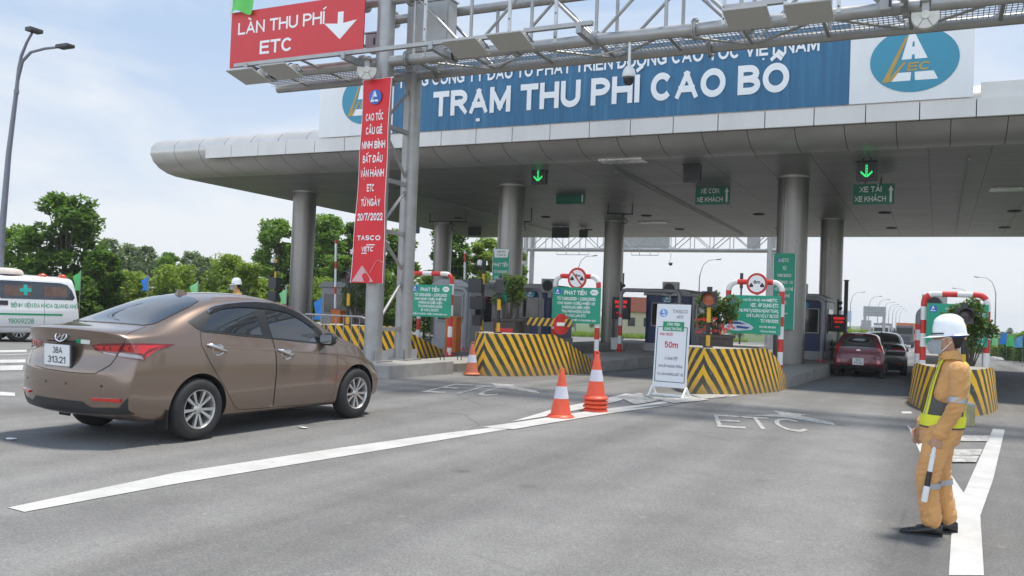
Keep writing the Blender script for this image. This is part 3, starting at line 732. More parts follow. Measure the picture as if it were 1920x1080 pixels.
for nm, y, z, r in (('chord', YN, ZL, .115), ('chord', YF, ZL, .10), ('chord', YN, ZU, .115), ('chord', YF, ZU, .10)):
    mb = MB(); x0 = GX0 if z == ZL and y == YF else (-13.2 if z == ZL else -11.6)
    mb.cyl((x0, y, z), (GX1, y, z), r, n=18); o = gb(nm, mb)
    for X in (PX-.55, PX+.6, -4.05, 1.85, 6):
        mb = MB(); mb.cyl((X-.03, y, z), (X-.005, y, z), r+.085, n=20); mb.cyl((X+.005, y, z), (X+.03, y, z), r+.085, n=20)
        for k in range(8):
            a = 2*pi*k/8; mb.cyl((X-.055, y+(r+.05)*cos(a), z+(r+.05)*sin(a)), (X+.055, y+(r+.05)*cos(a), z+(r+.05)*sin(a)), .014, n=6)
        mb.v = [tuple(V3(v)-O) for v in mb.v]; mb.build('flange', GALV, o)
x = -10.0; k = 0
while x < GX1-.3:
    for y in (YN, YF):
        mb = MB(); mb.cyl((x, y, ZL), (x, y, ZU), .036, n=8); gb('web_post', mb)
        mb = MB(); a, b_ = (ZL, ZU) if k % 2 else (ZU, ZL); mb.cyl((x, y, a), (x+1.35, y, b_), .034, n=8); gb('web_brace', mb)
    mb = MB(); mb.cyl((x, YN, ZL-.02), (x, YF, ZL-.02), .034, n=8); gb('cross_bar', mb)
    if k % 2 == 0:
        mb = MB(); mb.cyl((x, YN, ZL-.03), (x+1.35, YF, ZL-.03), .026, n=8); gb('cross_brace', mb)
    else:
        mb = MB(); mb.cyl((x, YF, ZL-.03), (x+1.35, YN, ZL-.03), .026, n=8); gb('cross_brace', mb)
    x += 1.35; k += 1
for x in (-13.6, -12.4, -11.4):
    mb = MB(); mb.cyl((x, YN-.7, ZL+.02), (x, YF, ZL-.02), .03, n=8); gb('cross_bar', mb)
# walkway of expanded metal: real bars
mb = MB(); zz = ZL+.04
for i in range(int((GX1-GX0)/.08)):
    xx = GX0+.1+i*.08; mb.box((xx, (YN+YF)/2, zz), (.012, YF-YN-.12, .012))
for j in range(9):
    yy = YN+.08+j*(YF-YN-.16)/8; mb.box(((GX0+GX1)/2, yy, zz+.004), (GX1-GX0-.1, .018, .012))
gb('walkway_grating', mb, GALVD)
# front rail with brackets (carries the antennas)
mb = MB(); mb.box(((-14.1-7.05)/2, 14.62, 6.62), (7.05, .09, .075)); 
rl = gb('front_rail', mb)
for a, b_ in ((-7.05, -5.7), (-3.35, -2.4), (-1.1, .1)):
    mb = MB(); mb.box(((a+b_)/2, 14.62, 6.66), (b_-a, .09, .075)); gb('front_rail', mb)
for x in (-13.75, -11.15, -9.05, -7.6, -5.95, -3.1, -.6):
    mb = MB(); mb.box((x, (14.62+YN)/2, 6.56), (.10, YN-14.5, .13)); mb.cyl((x-.05, YN, 6.62), (x+.05, YN, 6.62), .17, n=16); gb('rail_bracket', mb, GALVD)
for px in (795, 953, 1040, 1355, 1470, 1570, 1688):
    X = PY(px, 100, 14.85).x
    mb = MB(); mb.box((X, 14.85, 7.2), (.06, .04, 1.5)); 
    o = gb('hanger_strut', mb, M('zinc_strut', (.52, .52, .51), .4, .4, .1, 5))
    mb = MB()
    for z in (6.55, 6.75, 7.0, 7.5): mb.cyl((X, 14.822, z), (X, 14.835, z), .016, n=8)
    mb.v = [tuple(V3(v)-O) for v in mb.v]; mb.build('bolt', DARK, o)
# chain-like cable along the walkway
for c0, c1 in ((510, 620), (640, 700), (905, 985), (1105, 1190)):
    mb = MB(); a = PY(c0, 150, 16.2); b_ = PY(c1, 150, 15.6); a.z = b_.z = ZL-.05
    mb.tube([a.lerp(b_, i/10)+V3((0, 0, -.06*sin(pi*i/10))) for i in range(11)], .012, 6); gb('cable', mb, WHITE)

# --- antennas: tilted flat plates with rear boxes
ANT = M('antenna_plate', (.46, .455, .43), .55, .05, .06, 3, dirt=.1)
ap = [(466, 143, 'leftmost flat antenna plate tilted under the red lane sign'), (527, 134, 'flat antenna plate beside the left end plate under the red lane sign'),
      (874, 90, 'flat tilted antenna plate right of the grey cabinet on the gantry'), (957, 78, 'flat tilted antenna plate with wiring hub left of the dome camera'),
      (1402, 34, 'flat tilted antenna plate high above the blue board lettering'), (1517, 24, 'flat tilted antenna plate nearest the half-round sensor at right')]
proto = None
for px, py, lab in ap:
    p = PY(px, py, 14.35)
    if proto is None:
        t = proto = thing('flat_antenna', lab, 'antenna', p, 0, 'flat antenna plates on the gantry front')
        R = Matrix.Rotation(radians(-13), 4, 'X')
        mb = MB(); mb.box((0, 0, 0), (.70, .64, .035), M4=R); mb.build('plate', ANT, t, bevel=.008)
        mb = MB(); mb.box((0, .05, .06), (.34, .3, .08), M4=R); mb.build('rear_box', ANT, t, bevel=.01)
        for sx in (-.22, .22):
            mb = MB(); mb.prism([(-.1, 0), (.12, 0), (.1, .16), (0, .2), (-.08, .12)], lambda a, b, t_: (sx+t_, a+.1, b+.02), -.02, .02, 0, R); mb.build('bracket', ANT, t)
        mb = MB(); mb.tube([(0, .1, .1), (.06, .2, .22), (.2, .3, .2), (.32, .32, .05)], .013, 6); mb.build('wire', BLACK, t)
        mb = MB(); mb.box((0, .36, .12), (.5, .08, .08)); mb.build('mounting_bar', GALVD, t)
    else:
        dup(proto, p, None, lab)
# --- half-round sensors
proto = None
for px, py, lab in ((688, 134, 'half-round white sensor disc hanging above the red banner'), (1735, 33, 'half-round white sensor disc hanging before the round emblem at right')):
    p = PY(px, py, 14.9)
    if proto is None:
        t = proto = thing('radar_sensor', lab, 'sensor', p, .5, 'half-round sensors on the gantry')
        mb = MB(); pts = [(-.2, .08)]+arc(0, .02, .2, pi, 2*pi, 18)+[(.2, .08)]; mb.prism(pts, XZ(), -.05, .05); mb.build('shell', M('off_white_plastic', (.62, .60, .54), .5), t, bevel=.008)
        mb = MB(); mb.cyl((0, -.075, .03), (0, -.05, .03), .065, n=20); mb.build('hub', M('off_white_plastic', (.62, .60, .54), .5), t)
        mb = MB()
        for s in (-1, 1): mb.box((s*.06, -.053, -.08), (.006, .006, .18), ry=-s*.55)
        mb.build('rib', DARK, t)
        mb = MB(); mb.box((0, 0, .16), (.1, .06, .18)); mb.box((0, .06, .26), (.16, .3, .04)); mb.build('bracket', GALV, t)
    else: dup(proto, p, .05, lab)
# --- dome camera
p = PY(1181, 84, YN)
t = thing('dome_camera', 'white dome security camera hanging from the gantry before the blue board', 'camera', (p.x, YN, ZL-.1))
D = 0.98
zc = PY(1176, 140, YN).z-(ZL-.1)
mb = MB(); mb.cyl((0, 0, 0), (0, 0, zc+.12), .028, n=12); mb.build('drop_pole', WHITE, t)
mb = MB(); mb.lathe([(.028, .16), (.06, .15), (.10, .09), (.122, .02), (.125, -.03), (.115, -.05)], 24, 0, Matrix.Translation((0, 0, zc))); mb.build('housing', WHITE, t)
mb = MB(); mb.lathe([(.112, -.05), (.108, -.1), (.085, -.16), (.05, -.195), (.001, -.205)], 24, 0, Matrix.Translation((0, 0, zc))); mb.build('dome', GLASSD, t)
# --- cabinet boxes on the gantry
def cabinet(px0, py0, px1, py1, Y, dep, lab):
    a = PY(px0, py1, Y); b_ = PY(px1, py0, Y)
    t = thing('equipment_cabinet', lab, 'cabinet', ((a.x+b_.x)/2, Y, a.z), 0, 'equipment cabinets on the gantry')
    w, h = b_.x-a.x, b_.z-a.z
    mb = MB(); mb.box((0, dep/2, h/2), (w, dep, h)); mb.build('body', GREYBOX, t, bevel=.012)
    mb = MB(); mb.box((w*.02, -.012, h*.5), (w*.9, .02, h*.92)); d = mb.build('door', GREYBOX, t, bevel=.006)
    mb = MB(); mb.box((w*.38, -.03, h*.5), (.03, .03, .14)); mb.build('handle', DARK, d)
    mb = MB(); mb.box((0, dep/2, h+.02), (w+.06, dep+.06, .03)); mb.build('lid', GREYBOX, t)
cabinet(762, -2, 843, 98, 16.1, .35, 'large grey equipment cabinet on the gantry right of the red lane sign')
cabinet(684, 62, 706, 96, 16.2, .3, 'small grey equipment cabinet on the gantry behind the post')
cabinet(1648, -8, 1672, 20, 15.0, .2, 'small grey equipment cabinet on the gantry left of the half-round sensor')

# --- red lane sign
a = PY(431, 131, 15.05); b_ = PY(681, 98, 15.05); c = PY(437, 31, 15.05)
W = b_.x-a.x; Hh = 1.27; zb = (a.z+b_.z)/2
t = thing('lane_sign_board', 'big red overhead board reading LÀN THU PHÍ ETC with a down arrow', 'sign', ((a.x+b_.x)/2, 15.05, zb))
mb = MB(); mb.box((0, 0, Hh/2), (W, .035, Hh)); mb.build('panel', REDSIGN, t, bevel=.004)
mb = MB()
for x in (-W*.3, W*.3): mb.box((x, .06, Hh/2), (.06, .08, Hh-.1))
for z in (.2, Hh-.2): mb.box((0, .12, z), (W-.1, .05, .06))
mb.build('rear_frame', GALV, t)
mb = MB(); X = lambda px: PY(px, 70, 15.03).x-(a.x+b_.x)/2
letters(mb, 'LÀN THU PHÍ', (X(446)+X(607))/2, .74, .275, X(607)-X(446), -.021, 0, .010)
letters(mb, 'ETC', (X(488)+X(549))/2, .24, .30, X(549)-X(488), -.021, 0, .013)
mb.build('lettering', WHITEP, t, fixn=False)
cx = (X(607)+X(668))/2; w = (X(668)-X(607))/2
mb = MB(); mb.prism([(-.17*w, .95), (.17*w, .95), (.17*w, .70), (w, .74), (0, .36), (-w, .74), (-.17*w, .70)], lambda q, z, tt: (cx+q, -.021+tt, z), -.002, .002); mb.build('arrow', WHITEP, t)
# --- green cloth flag above the board
t = thing('flag', 'plain green cloth flag at the top left of the red lane board', 'flag', PY(452, 14, 14.95))
mb = MB(); mb.grid(lambda u, v: (-.32+.62*u+.05*sin(v*3), -.03+.05*sin(u*7+v*2), .5-.63*v+.06*sin(u*5)*v), 14, 14); mb.build('cloth', M('green_cloth', (.16, .62, .14), .8, 0, .1, 3), t)
mb = MB(); mb.cyl((-.33, .02, -.2), (-.33, .02, 1.0), .012, n=8); mb.build('pole', WHITE, t)

# --- hanging red banner
YB = 15.12
p00 = PY(682, 152, YB); p10 = PY(735, 145, YB); p01 = PY(657, 530, YB); p11 = PY(719, 531, YB)
o0 = (p01+p11)/2
t = thing('banner', 'tall hanging red banner with white lettering tied to the gantry post', 'banner', o0)
def bn(u, v):   # u across, v 0 bottom..1 top
    q = p01.lerp(p11, u).lerp(p00.lerp(p10, u), v)-o0
    edge = .035*sin(v*pi)*(u-.5)*-1.2
    q.x += edge; q.y += -.03*sin(u*pi)+.018*sin(u*9+v*3)*(.4+.6*v)+.012*sin(v*17+u*4); return q
mb = MB(); mb.grid(bn, 16, 60, 0); mb.build('cloth', M('red_banner_cloth', (.74, .02, .03), .55, 0, .06, 3), t)
def bfn(u, v):
    q = bn(u, v); return V3((q.x, q.y-.012, q.z))
mb = MB()
Lp = 4.32
rows = [('CAO TỐC', .795, .58), ('CẦU GIẼ', .728, .52), ('NINH BÌNH', .658, .74), ('BẮT ĐẦU', .588, .60), ('VẬN HÀNH', .518, .74), ('ETC', .446, .22), ('TỪ NGÀY', .375, .60), ('20/7/2022', .305, .76), ('TASCO', .208, .66)]
for s_, v, w in rows:
    letters(mb, s_, .5, v, .037 if s_ != 'TASCO' else .024, w*1.1, 0, 0, .02, fn=lambda x, y, z: bfn(x, z))
letters(mb, 'VETC', .5, .153, .024, .38, 0, 0, .02, .25, fn=lambda x, y, z: bfn(x, z))
def ribbon(mb, pts, m=0):
    mb.add([bfn(u, v) for u, v in pts], [tuple(range(len(pts)))], m)
ribbon(mb, [(.48, .188), (.72, .188), (.72, .183), (.48, .183)]); ribbon(mb, [(.32, .147), (.5, .147), (.5, .142), (.32, .142)])
for u0 in (.0, .985): 
    for j in range(30): ribbon(mb, [(u0, j/30), (u0+.015, j/30), (u0+.015, (j+1)/30), (u0, (j+1)/30)])
mb.build('lettering', WHITEP, t, fixn=False)
mb = MB(); ribbon(mb, [(.04, .006), (.72, .006), (.55, .045), (.38, .083), (.34, .083), (.2, .05)]); mb.build('pale_peak', M('banner_pink', (.75, .42, .42), .6), t, fixn=False)
mb = MB(); mb.tube([bfn(.62, .05), bfn(.78, .105), bfn(.86, .112), bfn(.98, .10)], .006, 5); mb.build('outline_peak', M('banner_pink', (.75, .42, .42), .6), t)
q = bn(.5, .91); sl_ = (p10-p00).length
emblem(t, (q.x, q.z), .155, .155, LOGOB, q.y-.03, WHITEP, letter=False)
mb = MB(); mb.cyl(bn(-.05, 1.0), bn(1.05, 1.0), .016, n=8); mb.build('top_batten', WHITE, t)

# ------------------------------------------------------------------ red and white pipe frames with green notice boards
rw = [RED, WHITE]
def stripe(L): return int(L/.28) % 2
def pipe_frame(x0, x1, y, ztop, lab, loc_z, mats=None, name='height_frame', sf=stripe, r=.062, group='red and white pipe frames on the islands'):
    cx = (x0+x1)/2; w = (x1-x0)/2
    t = thing(name, lab, 'pipe frame', (cx, y, loc_z), 0, group)
    h = ztop-loc_z; rr = .2
    path = [(-w, 0, 0)]
    k = int((h-rr)/.07)
    for i in range(1, k+1): path.append((-w, 0, (h-rr)*i/k))
    path += [(x, 0, z) for x, z in arc(-w+rr, h-rr, rr, pi, pi/2, 6)[1:]]
    k = int((2*w-2*rr)/.07)
    for i in range(1, k+1): path.append((-w+rr+(2*w-2*rr)*i/k, 0, h))
    path += [(x, 0, z) for x, z in arc(w-rr, h-rr, rr, pi/2, 0, 6)[1:]]
    k = int((h-rr)/.07)
    for i in range(1, k+1): path.append((w, 0, (h-rr)*(1-i/k)))
    mb = MB(); mb.tube(path, r, 12, 0, matf=sf); mb.build('pipe', mats or rw, t)
    for s in (-1, 1):
        mb = MB(); mb.box((s*w, 0, .012), (.22, .22, .024))
        for a in range(4): mb.box((s*w+.07*cos(a*pi/2), .07*sin(a*pi/2), .06), (.07, .01, .09), rz=a*pi/2)
        mb.build('foot_plate', (mats or rw)[0], t)
    return t
FY = 20.6
fr = [(770, 848, 513, 'red and white pipe frame carrying the leftmost green notice board'), (1042, 1123, 518, 'red and white pipe frame with the crossed-out round sign on top'),
      (1367, 1467, 529, 'red and white pipe frame with the 8m round sign on top'), (1733, 1852, 552, 'red and white pipe frame behind the officer in tan uniform')]
FR = []
for k, (x0, x1, yt, lab) in enumerate(fr):
    a = PY(x0, yt, FY); b_ = PY(x1, yt, FY)
    FR.append((pipe_frame(a.x, b_.x, FY, (a.z+b_.z)/2, lab, itop(FY)-.01), a.x, b_.x, (a.z+b_.z)/2))

BDY = FY-.10
def board(px0, px1, py0, py1, rows, lab, logos=True, group='green notice boards on the pipe frames', car=False):
    a = PY(px0, (py0+py1)/2, BDY); b_ = PY(px1, (py0+py1)/2, BDY); xm = (px0+px1)/2
    zt = PY(xm, py0, BDY).z; zb = PY(xm, py1, BDY).z; w, h = b_.x-a.x, zt-zb
    t = thing('notice_board', lab, 'notice board', ((a.x+b_.x)/2, BDY, zb), 0, group)
    mb = MB(); mb.box((0, 0, h/2), (w, .03, h)); mb.build('panel', GREEN, t, bevel=.004)
    mb = MB()
    for z in (h*.25, h*.75): mb.box((0, .035, z), (w*.96, .03, .04))
    mb.build('rear_rail', GALV, t)
    mb = MB()
    for s_, cx, z, hh_, ww, al in rows:
        letters(mb, s_, cx*w, z*h, hh_*h, None if ww is None else ww*w, -.019, 0, .018, align=al)
    mb.build('lettering', WHITEP, t, fixn=False)
    if logos:
        emblem(t, (-.39*w, h*.87), .066*w, .066*w, LOGOB, -.018, WHITEP, letter=False)
    if logos == 2:
        mb = MB(); mb.prism([(.09*cos(i*pi/3), .062*sin(i*pi/3)) for i in range(6)], lambda p, q, tt: (.37*w+p*w, -.019+tt, .87*h+q*w), -.002, .002); g_ = mb.build('hexagon_mark', WHITEP, t)
        mb = MB(); letters(mb, 'ETC', .37*w, .84*h, .055*h, .10*w, -.024, 0, .01); mb.build('mark_lettering', GREENP, g_, fixn=False)
    if car:
        mb = MB(); P = lambda u, v: (u*w, -.02, v*h)
        mb.add([P(-.5, .10), P(-.30, .06), P(-.02, .10), P(.02, .17), (-.06*w, -.02, .25*h), P(-.22, .33), P(-.5, .36)], [tuple(range(7))], 0)
        mb.add([(x, y-.002, z) for x, y, z in (P(-.47, .30), P(-.24, .30), P(-.12, .24), P(-.45, .24))], [(0, 1, 2, 3)], 1)
        mb.add([(x, y-.002, z) for x, y, z in (P(-.3, .2), P(-.05, .17), P(-.1, .12), P(-.3, .14))], [(0, 1, 2, 3)], 1)
        mb.build('printed_car', [M('print_pale', (.55, .6, .68), .5), M('print_navy', (.03, .07, .25), .5)], t, fixn=False)
    return t
fine = [('PHẠT TIỀN', -.02, .79, .12, .46, 'c'), ('TỪ 1.000.000đ - 2.000.000đ', 0, .635, .095, .80, 'c'), ('CHO HÀNH VI ĐIỀU KHIỂN XE', 0, .515, .08, .78, 'c'), ('KHÔNG ĐỦ ĐIỀU KIỆN', 0, .40, .08, .58, 'c'),
        ('THU PHÍ KHÔNG DỪNG', 0, .285, .08, .60, 'c'), ('ĐI VÀO LÀN ETC', 0, .17, .08, .44, 'c'), ('(ĐIỂM C KHOẢN 4 ĐIỀU 5 NGHỊ ĐỊNH 123)', 0, .06, .052, .84, 'c')]
board(770, 846, 534, 594, fine, 'green notice board reading PHẠT TIỀN nearest the gantry posts', 2)
board(1036, 1126, 539, 606, fine, 'green notice board reading PHẠT TIỀN under the crossed-out round sign', 2)
etc = [('CAO TỐC CẦU GIẼ - NINH BÌNH', .06, .855, .055, .50, 'c'), ('VETC', .44, .84, .085, .18, 'r'), ('VEC  ÁP DỤNG ETC', .46, .70, .10, .52, 'r'), ('THU PHÍ TỰ ĐỘNG HOÀN TOÀN,', .46, .565, .085, .74, 'r'), ('CHỈ 1 LÀN XỬ LÝ SỰ CỐ', .46, .435, .085, .58, 'r'),
       ('TỪ 1/8/2022', .46, .305, .085, .32, 'r'), ('Hotline: 1900 6010', .42, .165, .05, .30, 'r'), ('Tổng đài: 19009228', .42, .055, .04, .28, 'r')]
board(1362, 1464, 554, 626, etc, 'green notice board with a printed white car under the 8m sign', 1, car=True)
board(1737, 1853, 570, 649, etc, 'green notice board partly hidden behind the officer and shrub', 1)

def round_sign(px, py, Y, r, lab, slash, text):
    p = PY(px, py, Y); t = thing('round_sign', lab, 'road sign', p, -.15, 'round prohibition signs')
    mb = MB(); mb.cyl((0, .012, 0), (0, 0, 0), r, n=40); mb.build('disc', RED, t)
    mb = MB(); mb.cyl((0, -.001, 0), (0, -.005, 0), r*.78, n=40); mb.build('face', WHITEP, t)
    mb = MB()
    if text: letters(mb, text, .02 if slash else 0, .0 if not slash else .12*r, .32*r if not slash else .28*r, None, -.009, 0, .02, .1)
    for s in (-1, 1):
        x = s*.52*r; z = -.18*r if not slash else -.05*r
        mb.prism([(-.2, .1), (.2, .1), (.26, -.03), (.2, -.14), (-.2, -.14), (-.26, -.03)], lambda a, b, tt: (x+a*r*.8, -.008+tt, z+b*r), -.002, .002)
        mb.prism([(-.12, .1), (.12, .1), (.08, .24), (-.08, .24)], lambda a, b, tt: (x+a*r*.8, -.008+tt, z+b*r), -.002, .002)
    mb.build('symbol', BLACK, t, fixn=False)
    if slash:
        mb = MB(); mb.box((0, -.012, 0), (.13*r, .004, 1.62*r), ry=-.72); mb.build('slash', RED, t)
    mb = MB(); mb.box((0, .05, -r*.6), (.06, .06, r*.9)); mb.build('clamp', GALV, t)
round_sign(1082, 522, FY-.1, PY(1100, 522, FY).x-PY(1082, 522, FY).x+.015, 'round white sign with red rim and a red slash', True, '8m')
round_sign(1419, 532, FY-.1, PY(1440, 532, FY).x-PY(1419, 532, FY).x-.005, 'round white sign with red rim reading 8m', False, '8m')
# ------------------------------------------------------------------ traffic cones
CONE = M('cone_orange', (.84, .10, .04), .45, 0, .08, 8, dirt=.12); CONEF = M('cone_faded', (.62, .17, .08), .6, 0, .12, 8, dirt=.25)
CBAND = M('cone_band', (.66, .64, .68), .5, 0, .08, 8, dirt=.1)
def cone(loc, lab, mat, H=.72, group=None, rz=0, top=True):
    t = thing('traffic_cone', lab, 'traffic cone', loc, rz, group)
    rad = lambda z: lerp(.145, .035, (z-.05)/(H-.05))
    zs = [.05, .12, .27, .27, .44, .44, .52, H-.04, H]
    prof = [(rad(z)+(.0 if i not in (2, 5) else 0), z) for i, z in enumerate(zs)]
    mb = MB(); mb.lathe(prof[:3]+prof[5:]+[(.03, H+.012), (.001, H+.014)], 28); mb.build('body', mat, t)
    mb = MB(); mb.lathe([(rad(.27)+.003, .27), (rad(.44)+.003, .44)], 28); mb.build('reflective_band', CBAND, t)
    mb = MB(); mb.lathe([(.19, 0), (.192, .02), (.18, .035), (.15, .05), (.14, .052)], 28); mb.build('base', mat, t)
    mb = MB(); mb.tube([(.035*cos(a), 0, H+.008+.05*sin(a)) for a in [pi*i/10 for i in range(11)]], .009, 6); mb.build('loop_handle', mat, t)
    return t
p = gpx(1051, 783)
cone(p, 'bright orange traffic cone standing alone left of the cone stack on the gore line', CONE, .63, None, .3)
p = gpx(1116, 771)
g4 = 'stack of orange traffic cones on the gore line'
for k in range(3):
    # nested cones: only the lowest rims show
    t = thing('traffic_cone', ['lowest orange cone rim of the stack on the gore line', 'second orange cone rim from the bottom of the stack on the gore line', 'third orange cone rim from the bottom of the stack on the gore line'][k], 'traffic cone', (p.x, p.y, .062*k), .2*k, g4)
    mb = MB(); mb.lathe([(.19, 0), (.192, .02), (.18, .035), (.15, .05), (.14, .052)], 28); mb.build('base', CONE, t)
    mb = MB(); mb.lathe([(.143, .05), (.10, .25), (.06, .45)], 28); mb.build('body', CONE, t)
cone((p.x, p.y, .186), 'topmost orange cone of the stack on the gore line', CONE, .66, g4, .3)
p = gpx(884, 704); p.x += .0; p = V3((p.x, p.y, 0))
cone(p, 'faded orange traffic cone standing before the striped barrier', CONEF, .66, None, .8)

# ------------------------------------------------------------------ A-frame notice
pa = gpx(1222, 741); pb = gpx(1287, 747); mid = (pa+pb)/2; az = atan2((pb-pa).y, (pb-pa).x)
w = (pb-pa).length*.97
t = thing('notice_stand', 'white A-frame notice reading 50m standing on the road', 'notice stand', mid, az)
h = 1.52; zb_ = .17; tilt = Matrix.Translation((0, 0, zb_)) @ Matrix.Rotation(radians(-4), 4, 'X')
mb = MB(); mb.box((0, 0, h/2), (w, .03, h), M4=tilt); mb.build('panel', M('white_notice', (.74, .74, .74), .45, 0, .03, 1), t, bevel=.004)
mb = MB()
letters(mb, 'TASCO', .2*w, 1.36, .062, .44*w, -.019, 0, .0, M4=tilt, spacing=1.1); letters(mb, 'VETC', .2*w, 1.265, .05, .22*w, -.019, 0, .0, .25, M4=tilt)
letters(mb, '3 VÀNH TIẾT', .02*w, .50, .052, .40*w, -.019, 0, .0, M4=tilt); letters(mb, 'KHI LẮP KHOẢNG TRỐNG', .01*w, .36, .05, .70*w, -.019, 0, .0, M4=tilt); letters(mb, 'VÀ LÀN KHÔNG GIẤT VÉ', .01*w, .215, .05, .78*w, -.019, 0, .0, M4=tilt)
mb.build('black_lettering', M('black_print', (.03, .03, .035), .5), t, fixn=False)
mb = MB(); letters(mb, 'PHÍA TRƯỚC', -.16*w, .94, .05, .40*w, -.019, 0, .008, M4=tilt); letters(mb, '50m', 0, .72, .115, .40*w, -.019, 0, .016, M4=tilt); mb.build('red_lettering', REDP, t, fixn=False)
mb = MB(); mb.box((.03*w, -.021, 1.115), (.62*w, .008, .17), M4=tilt); gp = mb.build('green_label', GREENP, t)
mb = MB(); letters(mb, 'CÔNG TRÌNH', .03*w, 1.125, .05, .38*w, -.028, 0, .012, M4=tilt); letters(mb, 'ĐANG THI CÔNG', .03*w, 1.045, .05, .50*w, -.028, 0, .012, M4=tilt); mb.build('label_lettering', WHITEP, gp, fixn=False)
mb = MB()
for x, z, a, b_ in ((0, .10, .88*w, .012), (-.44*w, .60, .012, 1.0), (.44*w, .60, .012, 1.0), (-.36*w, 1.10, .16*w, .012), (.39*w, 1.10, .10*w, .012)): mb.box((x, -.018, z), (a, .004, b_), M4=tilt)
mb.build('border_line', M('dark_teal_line', (.02, .09, .11), .5), t)
em = emblem(t, (-.29*w, 1.355), .125*w, .098*w*1.15, M('sky_blue_disc', (.16, .38, .72), .5), -.018, REDP, letter=False); em.data.transform(tilt)
for s in (-1, 1):
    mb = MB(); x = s*w*.5
    for q in (-1, 1): mb.box((x, q*.09, .09), (.035, .035, .25), rx=q*.75)
    mb.box((x, 0, .012), (.05, .42, .024)); mb.build('foot', WHITE, t)
mb = MB(); mb.box((0, 0, .03), (w, .03, .03)); mb.box((0, .10, .9), (w*.92, .03, .03)); mb.build('cross_bar', WHITE, t)

# ------------------------------------------------------------------ flashing lights on striped posts
yb = [YEL, BLACK]
AMB = M('amber_lens', (.45, .12, .05), .3, 0, .1, 8); DLENS = M('dark_lens', (.08, .06, .055), .25, 0, .1, 8)
def signal(px, pyh, Y, zbase, lab, rz, lens, r=.135, H=None):
    p = PY(px, pyh, Y); z1 = p.z-zbase
    t = thing('warning_light', lab, 'warning light', (p.x, Y, zbase), 0, 'round warning lights on striped posts')
    mb = MB(); n = max(4, int(z1/.05)); mb.tube([(0, 0, z1*i/n) for i in range(n+1)], .042, 12, 0, matf=lambda L: int(L/.27) % 2); mb.build('post', yb, t)
    R = Matrix.Translation((0, 0, z1)) @ Matrix.Rotation(rz, 4, 'Z')
    mb = MB(); mb.rbox((0, 0, 0), (r*2.35, .16, r*2.35), .03, 0, 3, R); hd = mb.build('head', DARK, t)
    mb = MB(); mb.lathe([(.001, .02), (r*.6, .015), (r*.93, .0)], 28, 0, R @ Matrix.Translation((0, -.085, 0)) @ Matrix.Rotation(pi/2, 4, 'X')); mb.build('lens', lens, hd)
    mb = MB(); mb.lathe([(r, 0), (r*1.02, .16)], 28, 0, R @ Matrix.Translation((0, -.08, 0)) @ Matrix.Rotation(pi/2, 4, 'X'), a0=radians(-20), a1=radians(200)); mb.build('visor', DARK, hd)
    mb = MB(); mb.box((0, .02, r*1.35), (.10, .06, .14), M4=R); mb.build('top_bracket', DARK, hd)
    mb = MB(); mb.cyl((0, 0, -.03), (0, 0, .04), .1, n=12); mb.build('foot', DARK, t)
signal(1330, 561, 17.75, .85, 'amber warning light facing the road on the barrier beside the A-frame notice', .1, AMB)
signal(937, 537, 18.4, .90, 'dark warning light turned aside on the barrier behind the lone faded cone', -1.15, DLENS, .15)
signal(1808, 592, 17.3, .74, 'dark warning light in front of the leafy shrub behind the officer', .1, DLENS, .12)
signal(655, 520, 18.4, .90, 'dark warning light hidden behind the foot of the red banner', .1, DLENS, .13)

# thin striped camera poles with boxes
def cam_pole(px, pyt, Y, lab, boxes):
    zb = itop(Y); p = PY(px, pyt, Y); h = p.z-zb
    t = thing('sensor_pole', lab, 'pole', (p.x, Y, zb), 0, 'striped sensor poles')
    mb = MB(); n = int(h/.06); mb.tube([(0, 0, h*i/n) for i in range(n+1)], .045, 10, 0, matf=lambda L: int(L/.33) % 2); mb.build('post', yb, t)
    for dx, z, w_, hh_ in boxes:
        mb = MB(); mb.rbox((dx, -.05, z), (w_, .22, hh_), .02); mb.build('box', DARK, t)
    mb = MB(); mb.lathe([(.001, .1), (.06, .08), (.085, .0), (.06, -.08), (.001, -.1)], 16, 0, Matrix.Translation((-.14, 0, h-.05))); mb.build('white_globe', WHITE, t)
    mb = MB(); mb.cyl((0, -.1, h-.2), (-.2, -.25, h-.14), .05, n=12); mb.build('camera', BLACK, t)
cam_pole(908, 490, 22.5, 'striped pole with black sensor boxes left of the first potted shrub', [(-.2, 1.95, .42, .40), (-.14, 1.45, .4, .36), (-.1, .95, .26, .3)])
cam_pole(518, 486, 24, 'striped pole with black boxes between the big column and the helmeted man', [(0, 1.9, .34, .40), (0, 1.45, .34, .36)])

# ------------------------------------------------------------------ leaves
def leaf_mat(name, a, b, rough=.5):
    m, nt, bs = new_mat(name); g = N(nt, 'ShaderNodeNewGeometry'); p = coords(nt)
    r = g.outputs['Random Per Island']
    c = ramp(nt, mth(nt, 'ADD', mth(nt, 'MULTIPLY', r, .6), mth(nt, 'MULTIPLY', noise(nt, .9, 3, p), .4)), [(.2, a), (.8, b)])
    nt.links.new(c, bs.inputs['Base Color']); bs.inputs['Roughness'].default_value = .65; bs.inputs['Specular IOR Level'].default_value = .3
    tr = N(nt, 'ShaderNodeBsdfTranslucent'); nt.links.new(mixc(nt, 1.0, c, (1.3, 1.5, .7), 'MULTIPLY'), tr.inputs['Color'])
    mx = N(nt, 'ShaderNodeMixShader'); mx.inputs[0].default_value = .4
    nt.links.new(bs.outputs[0], mx.inputs[1]); nt.links.new(tr.outputs[0], mx.inputs[2])
    nt.links.new(mx.outputs[0], nt.nodes['Material Output'].inputs['Surface']); return m
LEAF1 = leaf_mat('leaf_dark', (.055, .115, .020), (.16, .26, .052)); LEAF2 = leaf_mat('leaf_mid', (.09, .175, .028), (.235, .34, .07))
